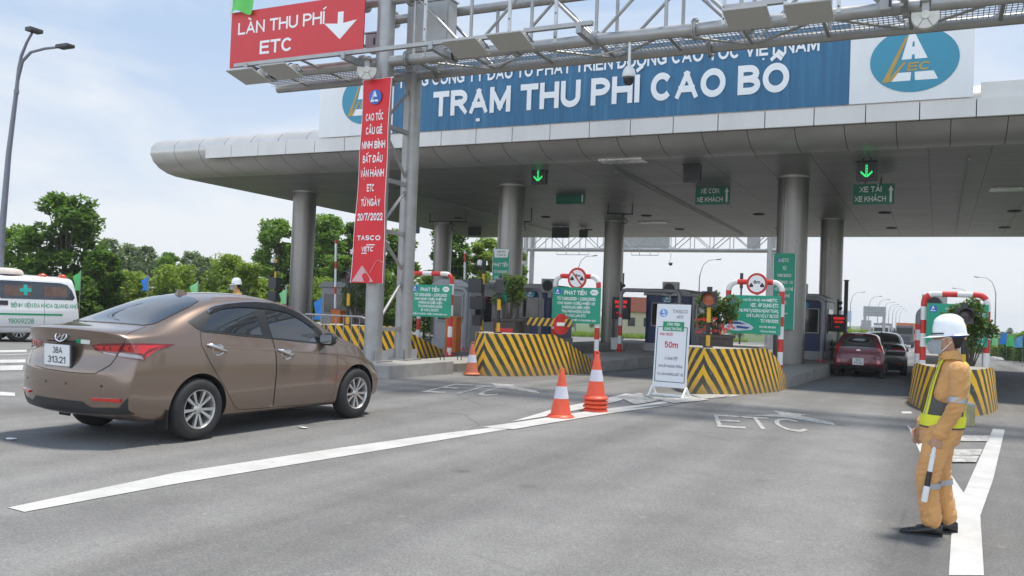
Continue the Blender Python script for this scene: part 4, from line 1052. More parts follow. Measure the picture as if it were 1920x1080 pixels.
LEAF3 = leaf_mat('leaf_light', (.15, .23, .03), (.34, .41, .09)); LEAF4 = leaf_mat('leaf_grey', (.12, .17, .09), (.25, .30, .18))
LEAFP = leaf_mat('leaf_pot', (.05, .095, .018), (.16, .21, .06))
BARK = M('bark', (.10, .08, .06), .9, 0, .25, 4, .5)
def leaves(mb, rnd, c, rad, n, s, squash=1.0):
    for _ in range(n):
        while True:
            d = V3((rnd.uniform(-1, 1), rnd.uniform(-1, 1), rnd.uniform(-1, 1)))
            if .25 < d.length <= 1: break
        d *= (.55+.45*rnd.random())/max(d.length, .6)
        p = V3(c)+V3((d.x*rad, d.y*rad, d.z*rad*squash))
        a = V3((rnd.gauss(0, 1), rnd.gauss(0, 1), rnd.gauss(0, .6))).normalized(); b = a.cross(V3((rnd.gauss(0, .5), rnd.gauss(0, .5), 1))).normalized()
        L = s*rnd.uniform(.6, 1.35); W = L*.52; nn = a.cross(b)
        vs = [p-a*L*.5, p-a*L*.05+b*W*.5+nn*W*.18, p+a*L*.5, p-a*L*.05-b*W*.5+nn*W*.18]
        mb.add(vs, [(0, 1, 2), (0, 2, 3)], 0, False)
def make_tree(name, lab, cat, loc, H, R, seed, leafm, blobs=26, per=150, ls=.28, trunk=.16, shape='round', group=None, base=.28):
    rnd = random.Random(seed); t = thing(name, lab, cat, loc, rnd.uniform(0, 6), group)
    mb = MB(); cr = MB(); hb = H*base
    mb.tube([(0, 0, -.2), (.05, .02, hb*.5), (-.04, .05, hb), (.05, 0, H*.6), (.02, .02, H*.88)], [trunk, trunk*.85, trunk*.72, trunk*.4, trunk*.12], 9)
    for i in range(blobs):
        f = (i+rnd.random())/blobs
        if shape == 'round':
            z = lerp(hb, H, f); env = R*sqrt(max(.05, 1-((f-.42)/.62)**2))
        else:
            z = lerp(hb, H, f); env = R*(1.05-f)*1.0+.15*R
        a = rnd.uniform(0, 2*pi); q = env*sqrt(rnd.uniform(.12, 1))*.8
        rr = R*rnd.uniform(.20, .40)*(1 if shape == 'round' else .75)
        z = min(z, H-rr*.6)
        c = V3((q*cos(a), q*sin(a), z)); leaves(cr, rnd, c, rr, int(per*rnd.uniform(.7, 1.3)), ls, .8)
        if i % 3 == 0: 
            m_ = V3((q*.35*cos(a), q*.35*sin(a), lerp(hb*.9, z, .55))); mb.tube([(0, 0, min(z, H*.8)*.55+hb*.2), m_, c], [trunk*.4, trunk*.25, trunk*.08], 6)
    mb.build('trunk', BARK, t); cr.build('crown', leafm, t, fixn=False)
    return t

# ------------------------------------------------------------------ potted shrubs on the islands
def potted(px, pyt, pyb, Y, R, lab, seed, pot_w=.75, red=True, flowers=False, per=120, zb=None, loose=.8):
    zb = itop(Y) if zb is None else zb; top = PY(px, pyt, Y); pz = PY(px, pyb, Y)
    t = thing('potted_shrub', lab, 'plant', (top.x, Y, zb), 0, 'potted shrubs on the islands'); rnd = random.Random(seed)
    h = top.z-zb; ph = max(.4, pz.z-zb)
    mb = MB(); mb.rbox((0, 0, ph*.5), (pot_w, .55, ph), .03, 0, 3, None); mb.box((0, 0, ph-.03), (pot_w+.08, .62, .07)); pt = mb.build('planter', M('planter_dark', (.06, .045, .04), .6, 0, .2, 6), t, bevel=.01)
    if red:
        mb = MB(); mb.box((0, -.283, ph*.5), (pot_w*.78, .012, ph*.55)); d = mb.build('red_plaque', RED, pt)
        mb = MB()
        for i in range(5):
            x = (i-2)*pot_w*.13; mb.tube([(x-.04, -.292, ph*.42), (x, -.292, ph*.58), (x+.04, -.292, ph*.42)], .008, 5)
        mb.build('ornament', YEL, d)
    mb = MB(); mb.box((0, 0, ph-.02), (pot_w-.1, .45, .06)); mb.build('soil', M('soil', (.05, .035, .025), .95), pt)
    cr = MB(); st = MB()
    for i in range(16):
        a = rnd.uniform(0, 2*pi); f = rnd.random()**.7; q = R*loose*sqrt(rnd.random()); z = lerp(ph+.25, h-.12, f)
        c = V3((q*cos(a), q*sin(a)*.8, z)); leaves(cr, rnd, c, R*rnd.uniform(.30, .48), per, .095, .9)
        st.tube([(q*.12*cos(a), q*.12*sin(a), ph-.03), (q*.5*cos(a), q*.4*sin(a), lerp(ph, z, .5)), c], [.016, .011, .005], 5)
    st.build('stem', BARK, t); cr.build('foliage', LEAFP, t, fixn=False)
    if flowers:
        mb = MB()
        for i in range(40):
            c = V3((rnd.uniform(-.45, .45), rnd.uniform(-.32, -.1), ph+rnd.uniform(.02, .35)))
            for k in range(4):
                a = rnd.uniform(0, 6); mb.add([c, c+V3((.04*cos(a), -.01, .04*sin(a))), c+V3((.04*cos(a+1), -.015, .04*sin(a+1)))], [(0, 1, 2)])
        mb.build('flower', M('red_petals', (.65, .03, .02), .5), t, fixn=False)['kind'] = 'stuff'
potted(958, 512, 598, 20.0, .48, 'tall leafy shrub in a dark planter with red plaque behind the crash barrier', 3, .62)
potted(1346, 548, 628, 19.2, .46, 'round shrub with red flowers in a dark planter behind the amber light', 5, .62, False, True)
potted(1822, 560, 690, 19.2, .50, 'loose leafy shrub in front of the green board behind the officer', 8, .5, True)
potted(672, 520, 606, 22.0, .55, 'dim shrub in a planter seen between the two gantry posts', 11, .7)
potted(1556, 640, 668, 34, .4, 'small green shrub beside the kerb left of the red hatchback', 13, .4, False, per=40)

# ------------------------------------------------------------------ toll booths
ROOFG = M('booth_roof', (.30, .30, .305), .5, .2, .1, 3, dirt=.15); GREYP = M('booth_grey', (.35, .35, .355), .5, .1, .1, 3, dirt=.2)
def booth(cx, cy, w, d, h, lab, body, logo=True, ac=None):
    zb = itop(cy)
    t = thing('toll_booth', lab, 'toll booth', (cx, cy, zb), 0, 'toll booths on the islands')
    mb = MB(); mb.rbox((0, 0, .15), (w+.06, d+.06, .30), .1, 0, 4, None, 'z'); mb.build('plinth', GREYP, t)
    mb = MB(); mb.rbox((0, 0, .30+(h-.5)/2), (w, d, h-.5), .18, 0, 5, None, 'z'); b_ = mb.build('body', body, t, bevel=.01)
    pts = [(-w/2-.06, 0), (-w/2-.02, .12), (-w/2+.28, .26), (w/2-.28, .26), (w/2+.02, .12), (w/2+.06, 0)]
    mb = MB(); mb.prism(pts, lambda a, b, t_: (a, t_, b+h-.22), -d/2-.08, d/2+.08); mb.build('roof', ROOFG, t, bevel=.03)
    zc = .30+(h-.5)*.60
    mb = MB(); mb.rbox((0, -d/2-.012, zc), (w*.66, .03, h*.36), .05); f = mb.build('window', GLASSD, b_)
    mb = MB()
    for s in (-1, 1): mb.box((s*w*.34, -d/2-.02, zc), (.035, .04, h*.38))
    mb.box((0, -d/2-.02, zc+h*.185), (w*.7, .04, .035)); mb.box((0, -d/2-.02, zc-h*.185), (w*.7, .05, .035)); mb.build('frame', GREYP, f)
    for s in (-1, 1):
        mb = MB(); mb.rbox((s*(w/2+.008), 0, zc), (.03, d*.55, h*.38), .05, axis='x'); mb.build('side_window', GLASSD, b_)
    if logo: emblem(t, (0, h-.36), .19, .13, LOGOT, -d/2-.1, WHITEP, letter=False)
    return t
booth(-13.9, 31.5, 1.55, 2.4, 2.3, 'navy toll booth with round emblem beyond the striped boom arm', NAVY)
booth(-9.0, 33.0, 1.75, 2.6, 2.28, 'navy toll booth behind the white A-frame notice', NAVY)
booth(-4.25, 33.3, 1.5, 2.6, 2.25, 'navy toll booth by the right-hand front column and red hatchback', NAVY)
booth(-13.9, 25.2, 1.3, 2.0, 2.15, 'plain grey toll booth behind the leftmost green notice board', GREYP, False)
booth(-23.4, 32.0, 1.7, 2.4, 2.2, 'grey toll booth seen under the red banner between gantry posts', GREYP, False)
def aircon(px, py, Y, lab, rz=0, s=.52):
    p = PY(px, py, Y); t = thing('air_conditioner', lab, 'air conditioner', p, rz, 'air conditioner boxes above the booths')
    mb = MB(); mb.box((0, 0, 0), (s*1.1, .3, s)); mb.build('casing', GREYBOX, t, bevel=.015)
    mb = MB(); mb.lathe([(.36*s, 0), (.40*s, .02), (.36*s, .03)], 24, 0, Matrix.Translation((-.05*s, -.15, 0)) @ Matrix.Rotation(pi/2, 4, 'X')); mb.build('fan_ring', DARK, t)
    mb = MB(); mb.cyl((-.05*s, -.152, 0), (-.05*s, -.158, 0), .34*s, n=24); f = mb.build('fan_mouth', BLACK, t)
    mb = MB()
    for k in range(5): mb.box((-.05*s, -.165, 0), (.66*s, .006, .03), ry=k*pi/5)
    mb.build('fan_blade', DARK, f)
    mb = MB(); mb.box((0, 0, -s*.65), (.08, .2, s*.4)); mb.build('bracket', GALV, t)
aircon(1031, 536, 30.2, 'grey air conditioner box left of the crossed-out sign frame'); aircon(1258, 542, 31.6, 'grey air conditioner box above the booth behind the A-frame notice')
aircon(1498, 546, 32.0, 'grey air conditioner box beside the right-hand front column'); aircon(1752, 572, 24.5, 'grey air conditioner box behind the frame at right')
GP = M('grey_pipe', (.27, .27, .275), .5, .3, .1, 3)
def guard(cx, y, w, ztop, lab):
    pipe_frame(cx-w/2, cx+w/2, y, ztop, lab, itop(y)-.01, [RED, WHITE, GP], 'pipe_guard', lambda L: (int(L/.3) % 2) if L < 1.35 else 2, .07, 'pipe guard frames before the booths')
guard(-9.05, 29.6, 2.1, 2.30, 'grey-topped pipe guard frame round the booth behind the A-frame notice')
guard(-13.85, 28.9, 1.9, 2.2, 'grey-topped pipe guard frame before the emblem booth'); guard(-4.2, 30.6, 1.5, 2.2, 'grey-topped pipe guard frame by the red hatchback')
guard(-13.9, 23.7, 1.7, 2.05, 'grey-topped pipe guard frame before the plain grey booth'); guard(.3, 26, 1.6, 1.9, 'red and white pipe guard frame hidden behind the officer')

# ------------------------------------------------------------------ gate arms and cabinets
def gate_cabinet(px, py, Y, lab, mat=ORANGE):
    zb = itop(Y); p = PY(px, py, Y); h = p.z-zb
    t = thing('gate_cabinet', lab, 'gate cabinet', (p.x, Y, zb), 0, 'barrier gate cabinets')
    mb = MB(); mb.box((0, 0, h*.48), (.36, .32, h*.96)); mb.build('body', mat, t, bevel=.02)
    mb = MB(); mb.box((0, 0, h*.98), (.40, .36, .06)); mb.build('lid', mat, t, bevel=.02)
    mb = MB(); mb.box((0, -.165, h*.5), (.28, .012, h*.7)); mb.build('door', mat, t, bevel=.005)
gate_cabinet(851, 594, 22.2, 'orange gate cabinet beside the leftmost green notice board'); gate_cabinet(635, 582, 24.5, 'orange gate cabinet behind the railing left of the banner')
gate_cabinet(1157, 634, 31, 'white gate cabinet under the red digit display', WHITE)
t = thing('boom_barrier', 'black and yellow boom arm across the lane before the emblem booth', 'barrier arm', PY(985, 602, 20.2), 0)
a0 = PY(985, 600, 20.2); a1 = PY(1072, 604, 20.2); L = (a1-a0).length
mb = MB(); mb.box((L/2, 0, 0), (L, .04, .20)); mb.build('arm', HAZB, t)
mb = MB(); mb.box((-.1, .05, -.35), (.3, .3, .9)); mb.build('housing', DARK, t, bevel=.02)
qd = PY(1053, 606, 20.1)-a0
mb = MB(); R = Matrix.Translation(qd) @ Matrix.Rotation(radians(66), 4, 'Z'); mb.cyl((0, .008, 0), (0, -.008, 0), .26, n=32, M4=R); ds = mb.build('stop_disc', RED, t)
mb = MB(); mb.box((0, 0, 0), (.34, .024, .085), M4=R); mb.build('white_bar', WHITEP, ds)
def raised_arm(px, py0, py1, Y, lab):
    a = PY(px, py1, Y); b_ = PY(px+2, py0, Y); t = thing('boom_gate', lab, 'boom gate', a, 0, 'raised boom gates')
    n = 24; mb = MB(); mb.tube([(b_-a)*(i/n) for i in range(n+1)], .04, 10, 0, matf=lambda L: 0 if int(L/.28) % 3 == 1 else 1); mb.build('arm', rw, t)
raised_arm(628, 450, 612, 24.4, 'thin white and red gate arm raised upright left of the banner')
raised_arm(870, 470, 600, 26.5, 'thin raised gate arm standing beyond the plain grey booth')
# steel crowd railing behind the car
a = PY(598, 600, 16.6); b_ = PY(656, 606, 16.6)
t = thing('crowd_railing', 'galvanised steel crowd railing between the brown sedan and the gantry posts', 'railing', (a.x, 16.6, .0), 0)
w = b_.x-a.x+.5; mb = MB(); h = 1.18
mb.tube([(-.5, 0, 0), (-.5, 0, h-.12), (-.4, 0, h), (w-.2, 0, h), (w-.08, 0, h-.04), (w, 0, h-.16), (w, 0, 0)], .02, 8); mb.build('frame', GALV, t)
for i in range(8):
    mb = MB(); x = -.4+i*(w+.3)/7.6; mb.cyl((x, 0, .2), (x, 0, h), .009, n=6); mb.build('bar', GALV, t)
mb = MB(); mb.cyl((-.5, 0, .2), (w, 0, .2), .016, n=8); mb.build('bottom_rail', GALV, t)
# small white and blue panel just over the bonnet
t = thing('roadside_placard', 'small white placard with a blue ring behind the sedan windscreen', 'placard', PY(590, 612, 17.2), -.3)
mb = MB(); mb.rbox((0, 0, -.1), (.5, .03, .42), .06); mb.build('plate', WHITE, t)
mb = MB(); mb.lathe([(.09, 0), (.13, .004), (.13, .006)], 24, 0, Matrix.Translation((.1, -.018, -.1)) @ Matrix.Rotation(pi/2, 4, 'X')); mb.build('ring', BLUE, t)
mb = MB(); mb.box((0, .03, -.55), (.05, .03, .6)); mb.build('stem', GALV, t)

# ------------------------------------------------------------------ digit displays
LEDR = M('red_digits', (.3, .01, .01), .5, emis=(1, .02, .01), es=.8)
def digits(px, py, Y, w, h, lab):
    p = PY(px, py, Y); zb = itop(Y)
    t = thing('digit_display', lab, 'display', (p.x, Y, zb), 0, 'red digit displays beside the lanes'); z = p.z-zb
    mb = MB(); mb.box((0, 0, z), (w, .16, h)); b_ = mb.build('housing', BLACK, t, bevel=.01)
    mb = MB(); letters(mb, '30.000', 0, z+h*.22, h*.13, w*.72, -.086, 0, .01); letters(mb, 'XE CON', 0, z+h*.02, h*.11, w*.6, -.086, 0, .01); letters(mb, '--', -.1*w, z-h*.26, h*.1, w*.3, -.086, 0, .02)
    mb.build('digit', LEDR, b_, fixn=False)
    mb = MB(); mb.cyl((0, .02, 0), (0, .02, z-h/2), .05, n=10); mb.build('post', GP, t)
    mb = MB()
    for dz in (.2, .4): mb.cyl((.04, -.1, z+h/2+dz), (.04, .1, z+h/2+dz+.03), .06, n=12)
    mb.cyl((-.04, .0, z+h/2), (-.04, .0, z+h/2+.55), .035, n=8); mb.build('camera', BLACK, t)
digits(1165, 578, 30.5, .66, .8, 'black display with red digits left of the A-frame notice'); digits(1573, 606, 33.5, .5, .62, 'black display with red digits above the red hatchback')

# ------------------------------------------------------------------ green banners strapped to the front columns
def colbanner(px0, px1, py0, py1, Y, rows, lab, head=False, car=False):
    xm = (px0+px1)/2; a = PY(px0, py0, Y); b_ = PY(px1, py0, Y); zt = PY(xm, py0, Y).z; zb = PY(xm, py1, Y).z; w, h = b_.x-a.x, zt-zb
    t = thing('column_banner', lab, 'banner', ((a.x+b_.x)/2, Y, zb), 0, 'green banners strapped to the front columns')
    mb = MB(); mb.grid(lambda u, v: (-w/2+w*u, .02*sin(u*pi)*-1+.006*sin(v*14), h*v), 10, 16); mb.build('cloth', GREEN, t)
    mb = MB()
    for s_, z, hh_, ww in rows: letters(mb, s_, .0, z*h, hh_*h, ww*w, -.034, 0, .014)
    mb.build('lettering', WHITEP, t, fixn=False)
    if head:
        mb = MB(); mb.add([(-.46*w, -.032, .99*h), (.46*w, -.032, .99*h), (.38*w, -.032, .83*h), (-.38*w, -.032, .83*h)], [(0, 1, 2, 3)]); mb.build('heading_panel', WHITEP, t)
    if head:
        mb = MB(); letters(mb, 'VETC', 0, .92*h, .035*h, .5*w, -.038, 0, .01); letters(mb, 'TASCO', 0, .86*h, .03*h, .55*w, -.038, 0, .01); mb.build('heading', DARK, t, fixn=False)
    else:
        emblem(t, (-.22*w, .905*h), .1*w, .1*w, LOGOB, -.034, WHITEP, letter=False)
    mb = MB()
    for s in (-1, 1): mb.box((s*.49*w, -.02, h/2), (.02*w, .01, h))
    mb.build('white_edge', WHITEP, t)
colbanner(925, 957, 466, 566, 27.4, [('PHẠT TIỀN', .66, .07, .84), ('TỪ 1.000.000đ', .54, .05, .8), ('CHO HÀNH VI', .43, .05, .7), ('KHÔNG ĐỦ ĐIỀU KIỆN', .32, .045, .86), ('ĐI VÀO LÀN ETC', .2, .045, .8)], 'green banner with white heading strapped to the middle front column', True)
colbanner(1451, 1493, 475, 618, 27.35, [('VETC', .885, .045, .4), ('TỪ', .78, .045, .16), ('1/8/2022', .69, .04, .62), ('CHỈ PHỤC VỤ', .60, .04, .8), ('XE ĐÃ DÁN THẺ', .51, .04, .84), ('THU PHÍ', .42, .04, .5), ('ETC', .33, .04, .3), ('Hotline', .2, .02, .4)], 'green banner strapped to the right-hand front column behind the 8m sign')

# ------------------------------------------------------------------ lane lights and signs under the canopy
GLED = M('green_led', (.01, .25, .06), .5, emis=(.03, 1, .22), es=.75)
def lane_light(px, py, Y, lab, on):
    p = PY(px, py, Y); zt = zso(Y); s = .5; t = thing('lane_light', lab, 'lane light', p, 0, 'square lane lights under the canopy')
    mb = MB(); mb.box((0, .06, 0), (s, .2, s)); mb.box((0, .15, -.0), (s*.5, .1, s*.5)); b_ = mb.build('housing', DARK, t, bevel=.012)
    mb = MB(); mb.box((0, -.05, s/2+.01), (s+.04, .2, .02)); mb.build('hood', DARK, b_)
    mb = MB(); mb.cyl((-.1, .08, s/2), (-.1, .08, zt-p.z), .018, n=8); mb.cyl((.1, .08, s/2), (.1, .08, zt-p.z), .018, n=8); mb.build('hanger', DARK, t)
    mb = MB(); mb.box((0, -.043, 0), (s*.8, .008, s*.8)); sc_ = mb.build('screen', BLACK, b_)
    if on:
        mb = MB(); rnd = random.Random(int(px))
        for i in range(8):
            z = .15-i*.042
            for dx in (-.016, .016): mb.cyl((dx, -.055, z), (dx, -.048, z), .0145, n=8)
        for i in range(5):
            for sx in (-1, 1):
                for k in (0, .03): mb.cyl((sx*(.03+i*.026), -.055, -.15+i*.026+k), (sx*(.03+i*.026), -.048, -.15+i*.026+k), .0145, n=8)
        mb.build('green_arrow', GLED, sc_)
lane_light(1010, 330, 25.2, 'lit green arrow lane light above the middle lane', True); lane_light(1625, 321, 25.2, 'lit green arrow lane light above the XE TẢI sign', True)
lane_light(1297, 325, 25.2, 'unlit lane light box left of the XE CON sign', False)
def lane_sign(px, py, Y, rows, lab, dim=False):
    p = PY(px, py, Y); w, h = 1.16, .62; zt = zso(Y); t = thing('lane_sign', lab, 'lane sign', p, 0, 'green lane signs hung under the canopy')
    mb = MB(); mb.box((0, 0, 0), (w, .04, h)); b_ = mb.build('panel', GREEND, t, bevel=.004)
    mb = MB()
    for s in (-.24, .2): mb.box((s, .05, (zt-p.z)/2), (.04, .04, zt-p.z))
    mb.build('hanger', DARK, t)
    lm = M('faded_lettering', (.06, .24, .17), .6) if dim else WHITEP
    if rows:
        mb = MB(); letters(mb, rows[0], -.09, .06, .17, .62 if len(rows[0]) < 8 else .9, -.024, 0, .012); letters(mb, rows[1], -.09, -.23, .17, .88, -.024, 0, .012); mb.build('lettering', lm, b_, fixn=False)
    mb = MB(); mb.prism([(-.03, -.25), (.03, -.25), (.03, .1), (.07, .1), (0, .25), (-.07, .1), (-.03, .1)], lambda a, b, tt: (.48+a, -.024+tt, b), -.002, .002); mb.build('arrow', WHITEP, b_)
lane_sign(1070, 367, 30.6, ('XE CON', 'XE KHÁCH'), 'green lane sign with faded lettering left of the middle column', True)
lane_sign(1336, 366, 29.6, ('XE CON', 'XE KHÁCH'), 'green lane sign reading XE CON XE KHÁCH'); lane_sign(1638, 364, 28.6, ('XE TẢI', 'XE KHÁCH'), 'green lane sign reading XE TẢI XE KHÁCH')
def hung(px, py, Y, w, h, lab):
    p = PY(px, py, Y); zt = zso(Y); t = thing('hanging_display', lab, 'display', p, 0, 'dark panels hung under the canopy rear')
    mb = MB(); mb.box((0, 0, 0), (w, .1, h)); mb.build('body', DARK, t, bevel=.01)
    mb = MB()
    for s in (-.2, .2): mb.box((s*w, .02, (zt-p.z)/2), (.035, .035, zt-p.z))
    mb.build('hanger', DARK, t)
hung(1051, 436, 41, .92, .54, 'wide dark panel hung above the emblem booth'); hung(1094, 438, 41.5, .45, .4, 'small dark panel hung right of the wide one'); hung(890, 433, 41, .75, .5, 'dark panel hung left of the middle front column'); hung(779, 430, 41, .5, .45, 'dark panel hung right of the gantry post')
def ceil_cam(px, py, Y, w, lab, rz=0):
    p = PY(px, py, Y); zt = zso(Y)-p.z; t = thing('ceiling_camera', lab, 'camera', p, rz, 'cameras on ceiling brackets')
    mb = MB(); mb.cyl((0, 0, 0), (0, 0, zt), .025, n=8); mb.cyl((w, 0, 0), (w, 0, zt), .025, n=8); mb.cyl((-.05, 0, 0), (w+.05, 0, 0), .025, n=8); mb.build('bracket', DARK, t)
    mb = MB(); mb.cyl((w*.62, -.14, -.09), (w*.62, .14, -.12), .06, n=12); mb.build('camera_body', DARK, t)
    mb = MB(); mb.lathe([(.09, 0), (.12, .01), (.12, .04)], 16, 0, Matrix.Translation((w*.7, -.05, -.3)) @ Matrix.Rotation(pi/2, 4, 'X')); mb.build('ring_lamp', DARK, t)
ceil_cam(1140, 400, 33, .95, 'ceiling camera bracket above the middle rear column', .4); ceil_cam(806, 416, 35, 1.9, 'wide ceiling camera bracket above the leftmost rear column'); ceil_cam(996, 416, 34, -.5, 'ceiling camera bracket right of the middle front column', .5)
# ------------------------------------------------------------------ second gantry beyond the canopy
FGY = 66
def fpt(px, py): return PY(px, py, FGY)
a = fpt(992, 466); b_ = fpt(1441, 470); zl = (a.z+b_.z)/2
t = thing('toll_gantry', 'distant slender truss gantry seen under the canopy', 'gantry', (a.x, FGY, gz(FGY)))
O2 = V3((a.x, FGY, gz(FGY))); Wg = b_.x-a.x; hz = zl-O2.z
for y in (0, 1.3):
    for z, r in ((0, .11), (1.3, .11)):
        mb = MB(); mb.cyl((-1, y, hz+z), (Wg+1.2, y, hz+z), r, n=10); mb.build('chord', GALV, t)
    mb = MB(); x = 0; k = 0
    while x < Wg-.2:
        x2 = min(Wg, x+1.5); mb.cyl((x, y, hz), (x, y, hz+1.3), .035, n=6); mb.cyl((x, y, hz+(1.3 if k % 2 else 0)), (x2, y, hz+(0 if k % 2 else 1.3)), .035, n=6); x = x2; k += 1
    mb.build('web', GALV, t)
    for x in (-.3, Wg+.1):
        mb = MB(); mb.cyl((x, y, 0), (x, y, hz+2.3), .2, n=14); mb.build('post', GALV, t)
for px0, px1, lab in ((1155, 1250, 'grey back of a wide board on the distant gantry'), (1397, 1422, 'grey cabinet on the distant gantry near its right post')):
    p0 = fpt(px0, 440); p1 = fpt(px1, 440); t2 = thing('gantry_sign', lab, 'sign', ((p0.x+p1.x)/2, FGY+.9, zl+.15), 0)
    mb = MB(); mb.box((0, 0, .6), (p1.x-p0.x, .08, 1.3)); mb.build('panel', GREYBOX, t2)
    mb = MB()
    for z in (.2, 1.0): mb.box((0, -.07, z), (p1.x-p0.x-.1, .05, .07))
    mb.build('rail', GALV, t2)
for px0, px1 in ((1045, 1105), (1185, 1235)):
    p0 = fpt(px0, 472); p1 = fpt(px1, 472)
    t2 = thing('antenna_frame', 'thin antenna frame hanging under the distant gantry, ' + ('left of the rear column' if px0 < 1100 else 'right of the rear column'), 'antenna', ((p0.x+p1.x)/2, FGY-.1, zl))
    w = (p1.x-p0.x)/2; mb = MB(); mb.tube([(-w, 0, 0), (-w, 0, -.45), (w, 0, -.45), (w, 0, 0)], .03, 6)
    for x in (-w*.4, w*.4): mb.cyl((x, 0, -.45), (x, 0, 0), .03, n=6)
    mb.build('frame', GALV, t2)
p = fpt(1258, 474)
t2 = thing('dome_camera', 'tiny dome camera hanging from the distant gantry', 'camera', (p.x, FGY, zl)); hh_ = fpt(1258, 492).z-zl
mb = MB(); mb.cyl((0, 0, 0), (0, 0, hh_), .03, n=8); mb.build('drop_pole', WHITE, t2)
mb = MB(); mb.lathe([(.03, .12), (.17, .03), (.18, -.05), (.001, -.06)], 14, 0, Matrix.Translation((0, 0, hh_))); mb.build('housing', WHITE, t2)
mb = MB(); mb.lathe([(.16, -.06), (.13, -.2), (.001, -.27)], 14, 0, Matrix.Translation((0, 0, hh_))); mb.build('dome', BLACK, t2)

# ------------------------------------------------------------------ street lamps
POLE = M('lamp_pole', (.20, .205, .24), .45, .4, .1, 2)
def lamp_model(H, arm=1.9, double=False, r=.09, name='street_lamp', lab='', loc=(0, 0, 0), rz=0, group=None):
    t = thing(name, lab, 'street lamp', loc, rz, group)
    mb = MB(); mb.tube([(0, 0, -.3), (0, 0, H*.55), (0, 0, H*.8)], [r*1.25, r*.9, r*.6], 12); mb.build('pole', POLE, t)
    def one(sgn, rise, reach):
        pts = [(0, 0, H*.76), (sgn*reach*.06, 0, H*.84), (sgn*reach*.22, 0, H*.84+(H*.16-rise)*.6), (sgn*reach*.55, 0, H-rise-.10*reach*.3), (sgn*reach, 0, H-rise)]
        mb = MB(); mb.tube(pts, [r*.55, r*.5, r*.42, r*.36, r*.32], 8); a_ = mb.build('arm', POLE, t)
        mb = MB(); e = V3(pts[-1]); R = Matrix.Translation(e) @ Matrix.Rotation(-sgn*radians(8), 4, 'Y')
        mb.rbox((sgn*.28, 0, 0), (.62, .28, .11), .04, M4=R); mb.build('lamp_head', DARK, a_, bevel=.01)
    one(1, .55 if double else 0, arm)
    if double: one(-1, 0, arm*.55)
    return t
# the near twin-armed lamp at the left
Yl = 17.0; base = PY(-5, 640, Yl); tp = PY(60, 62, Yl); Xl = (base.x+tp.x)/2
t = thing('street_lamp', 'tall twin-armed street lamp at the far left above the ambulance', 'street lamp', (base.x, Yl, 0), 0)
def lp(px, py, dy=0): 
    q = PY(px, py, Yl); return V3((q.x-base.x, dy, q.z))
mb = MB(); mb.tube([lp(-6, 660), lp(2, 455), lp(16, 290), lp(31, 170)], [.12, .098, .078, .062], 12); mb.build('pole', POLE, t)
for z in (455, 172):
    mb = MB(); q = lp(2 if z == 455 else 31, z); mb.cyl(q-V3((0, 0, .06)), q+V3((0, 0, .06)), .115 if z == 455 else .075, n=12); mb.build('collar', POLE, t)
mb = MB(); mb.tube([lp(31, 170), lp(35, 130), lp(40, 105), lp(50, 80), lp(60, 62)], [.058, .05, .046, .04, .036], 8); a_ = mb.build('arm', POLE, t)
mb = MB(); q = lp(64, 57); mb.rbox(tuple(q), (.28, .4, .12), .03); mb.build('lamp_head', DARK, a_, bevel=.01)
mb = MB(); mb.tube([lp(33, 150), lp(42, 115), lp(58, 98), lp(85, 91), lp(113, 88)], [.055, .047, .042, .04, .036], 8); a_ = mb.build('arm', POLE, t)
mb = MB(); q = lp(122, 87); mb.rbox(tuple(q), (.52, .26, .10), .03); mb.build('lamp_head', DARK, a_, bevel=.01)
# single-armed lamps in the distance: the head's pixel fixes where each stands
def lamp_at(px, py, H, sgn, lab, reach=2.2):
    Y = 30.0
    for _ in range(60):
        z = PY(px, py, Y).z; err = gz(Y)+H-z
        Y *= 1.0+max(-.2, min(.2, err/max(2, z-EYE+.01)*.6))
        Y = max(30, min(700, Y))
    p = PY(px, py, Y)
    return lamp_model(H, reach, False, .10, 'street_lamp', lab, (p.x-sgn*reach, Y, gz(Y)), 0 if sgn > 0 else pi, 'distant street lamps along the motorway')
lamp_at(1112, 480, 10.5, 1, 'distant street lamp between the middle columns, arm to the right'); lamp_at(1344, 487, 10.5, 1, 'distant street lamp right of the tiny dome camera')
for k, (x, y) in enumerate(((1617, 548), (1649, 556), (1664, 562), (1674, 567), (1682, 571), (1688, 575), (1693, 579), (1698, 583))):
    lamp_at(x, y, 10.5, 1, 'distant street lamp of the receding row above the trucks' if k > 1 else ('tallest street lamp of the row beyond the red hatchback' if k == 0 else 'second tallest street lamp of the row beyond the red hatchback'))
lamp_at(1835, 520, 10.5, -1, 'distant street lamp at right with its arm to the left'); lamp_at(1792, 541, 10.5, -1, 'distant street lamp behind the red and white frame at right')

# ------------------------------------------------------------------ road signs far along the motorway
def far_sign(px0, px1, py0, py1, pyb, Y, lab, rows=3):
    p0 = PY(px0, py0, Y); p1 = PY(px1, py1, Y); w, h = p1.x-p0.x, p0.z-p1.z; zb = gz(Y)
    t = thing('motorway_sign', lab, 'road sign', ((p0.x+p1.x)/2, Y, zb), 0); z = p1.z-zb+h/2
    mb = MB(); mb.box((0, 0, z), (w, .12, h)); mb.build('panel', M('far_sign_grey', (.42, .43, .43), .6), t)
    mb = MB()
    for k in range(rows): mb.box((0, -.09, z-h*.36+k*h*.72/max(1, rows-1)), (w*.9, .05, h*.08))
    mb.build('slat', GALV, t)
    for s in (-.42, .42):
        mb = MB(); mb.cyl((s*w, .1, -.2), (s*w, .1, z+h/2), .14, n=8); mb.build('post', GALV, t)
far_sign(1619, 1661, 574, 594, 625, 95, 'wide slatted grey motorway board behind the first truck', 4); far_sign(1616, 1632, 600, 618, 628, 105, 'small grey board below the slatted motorway board', 3)
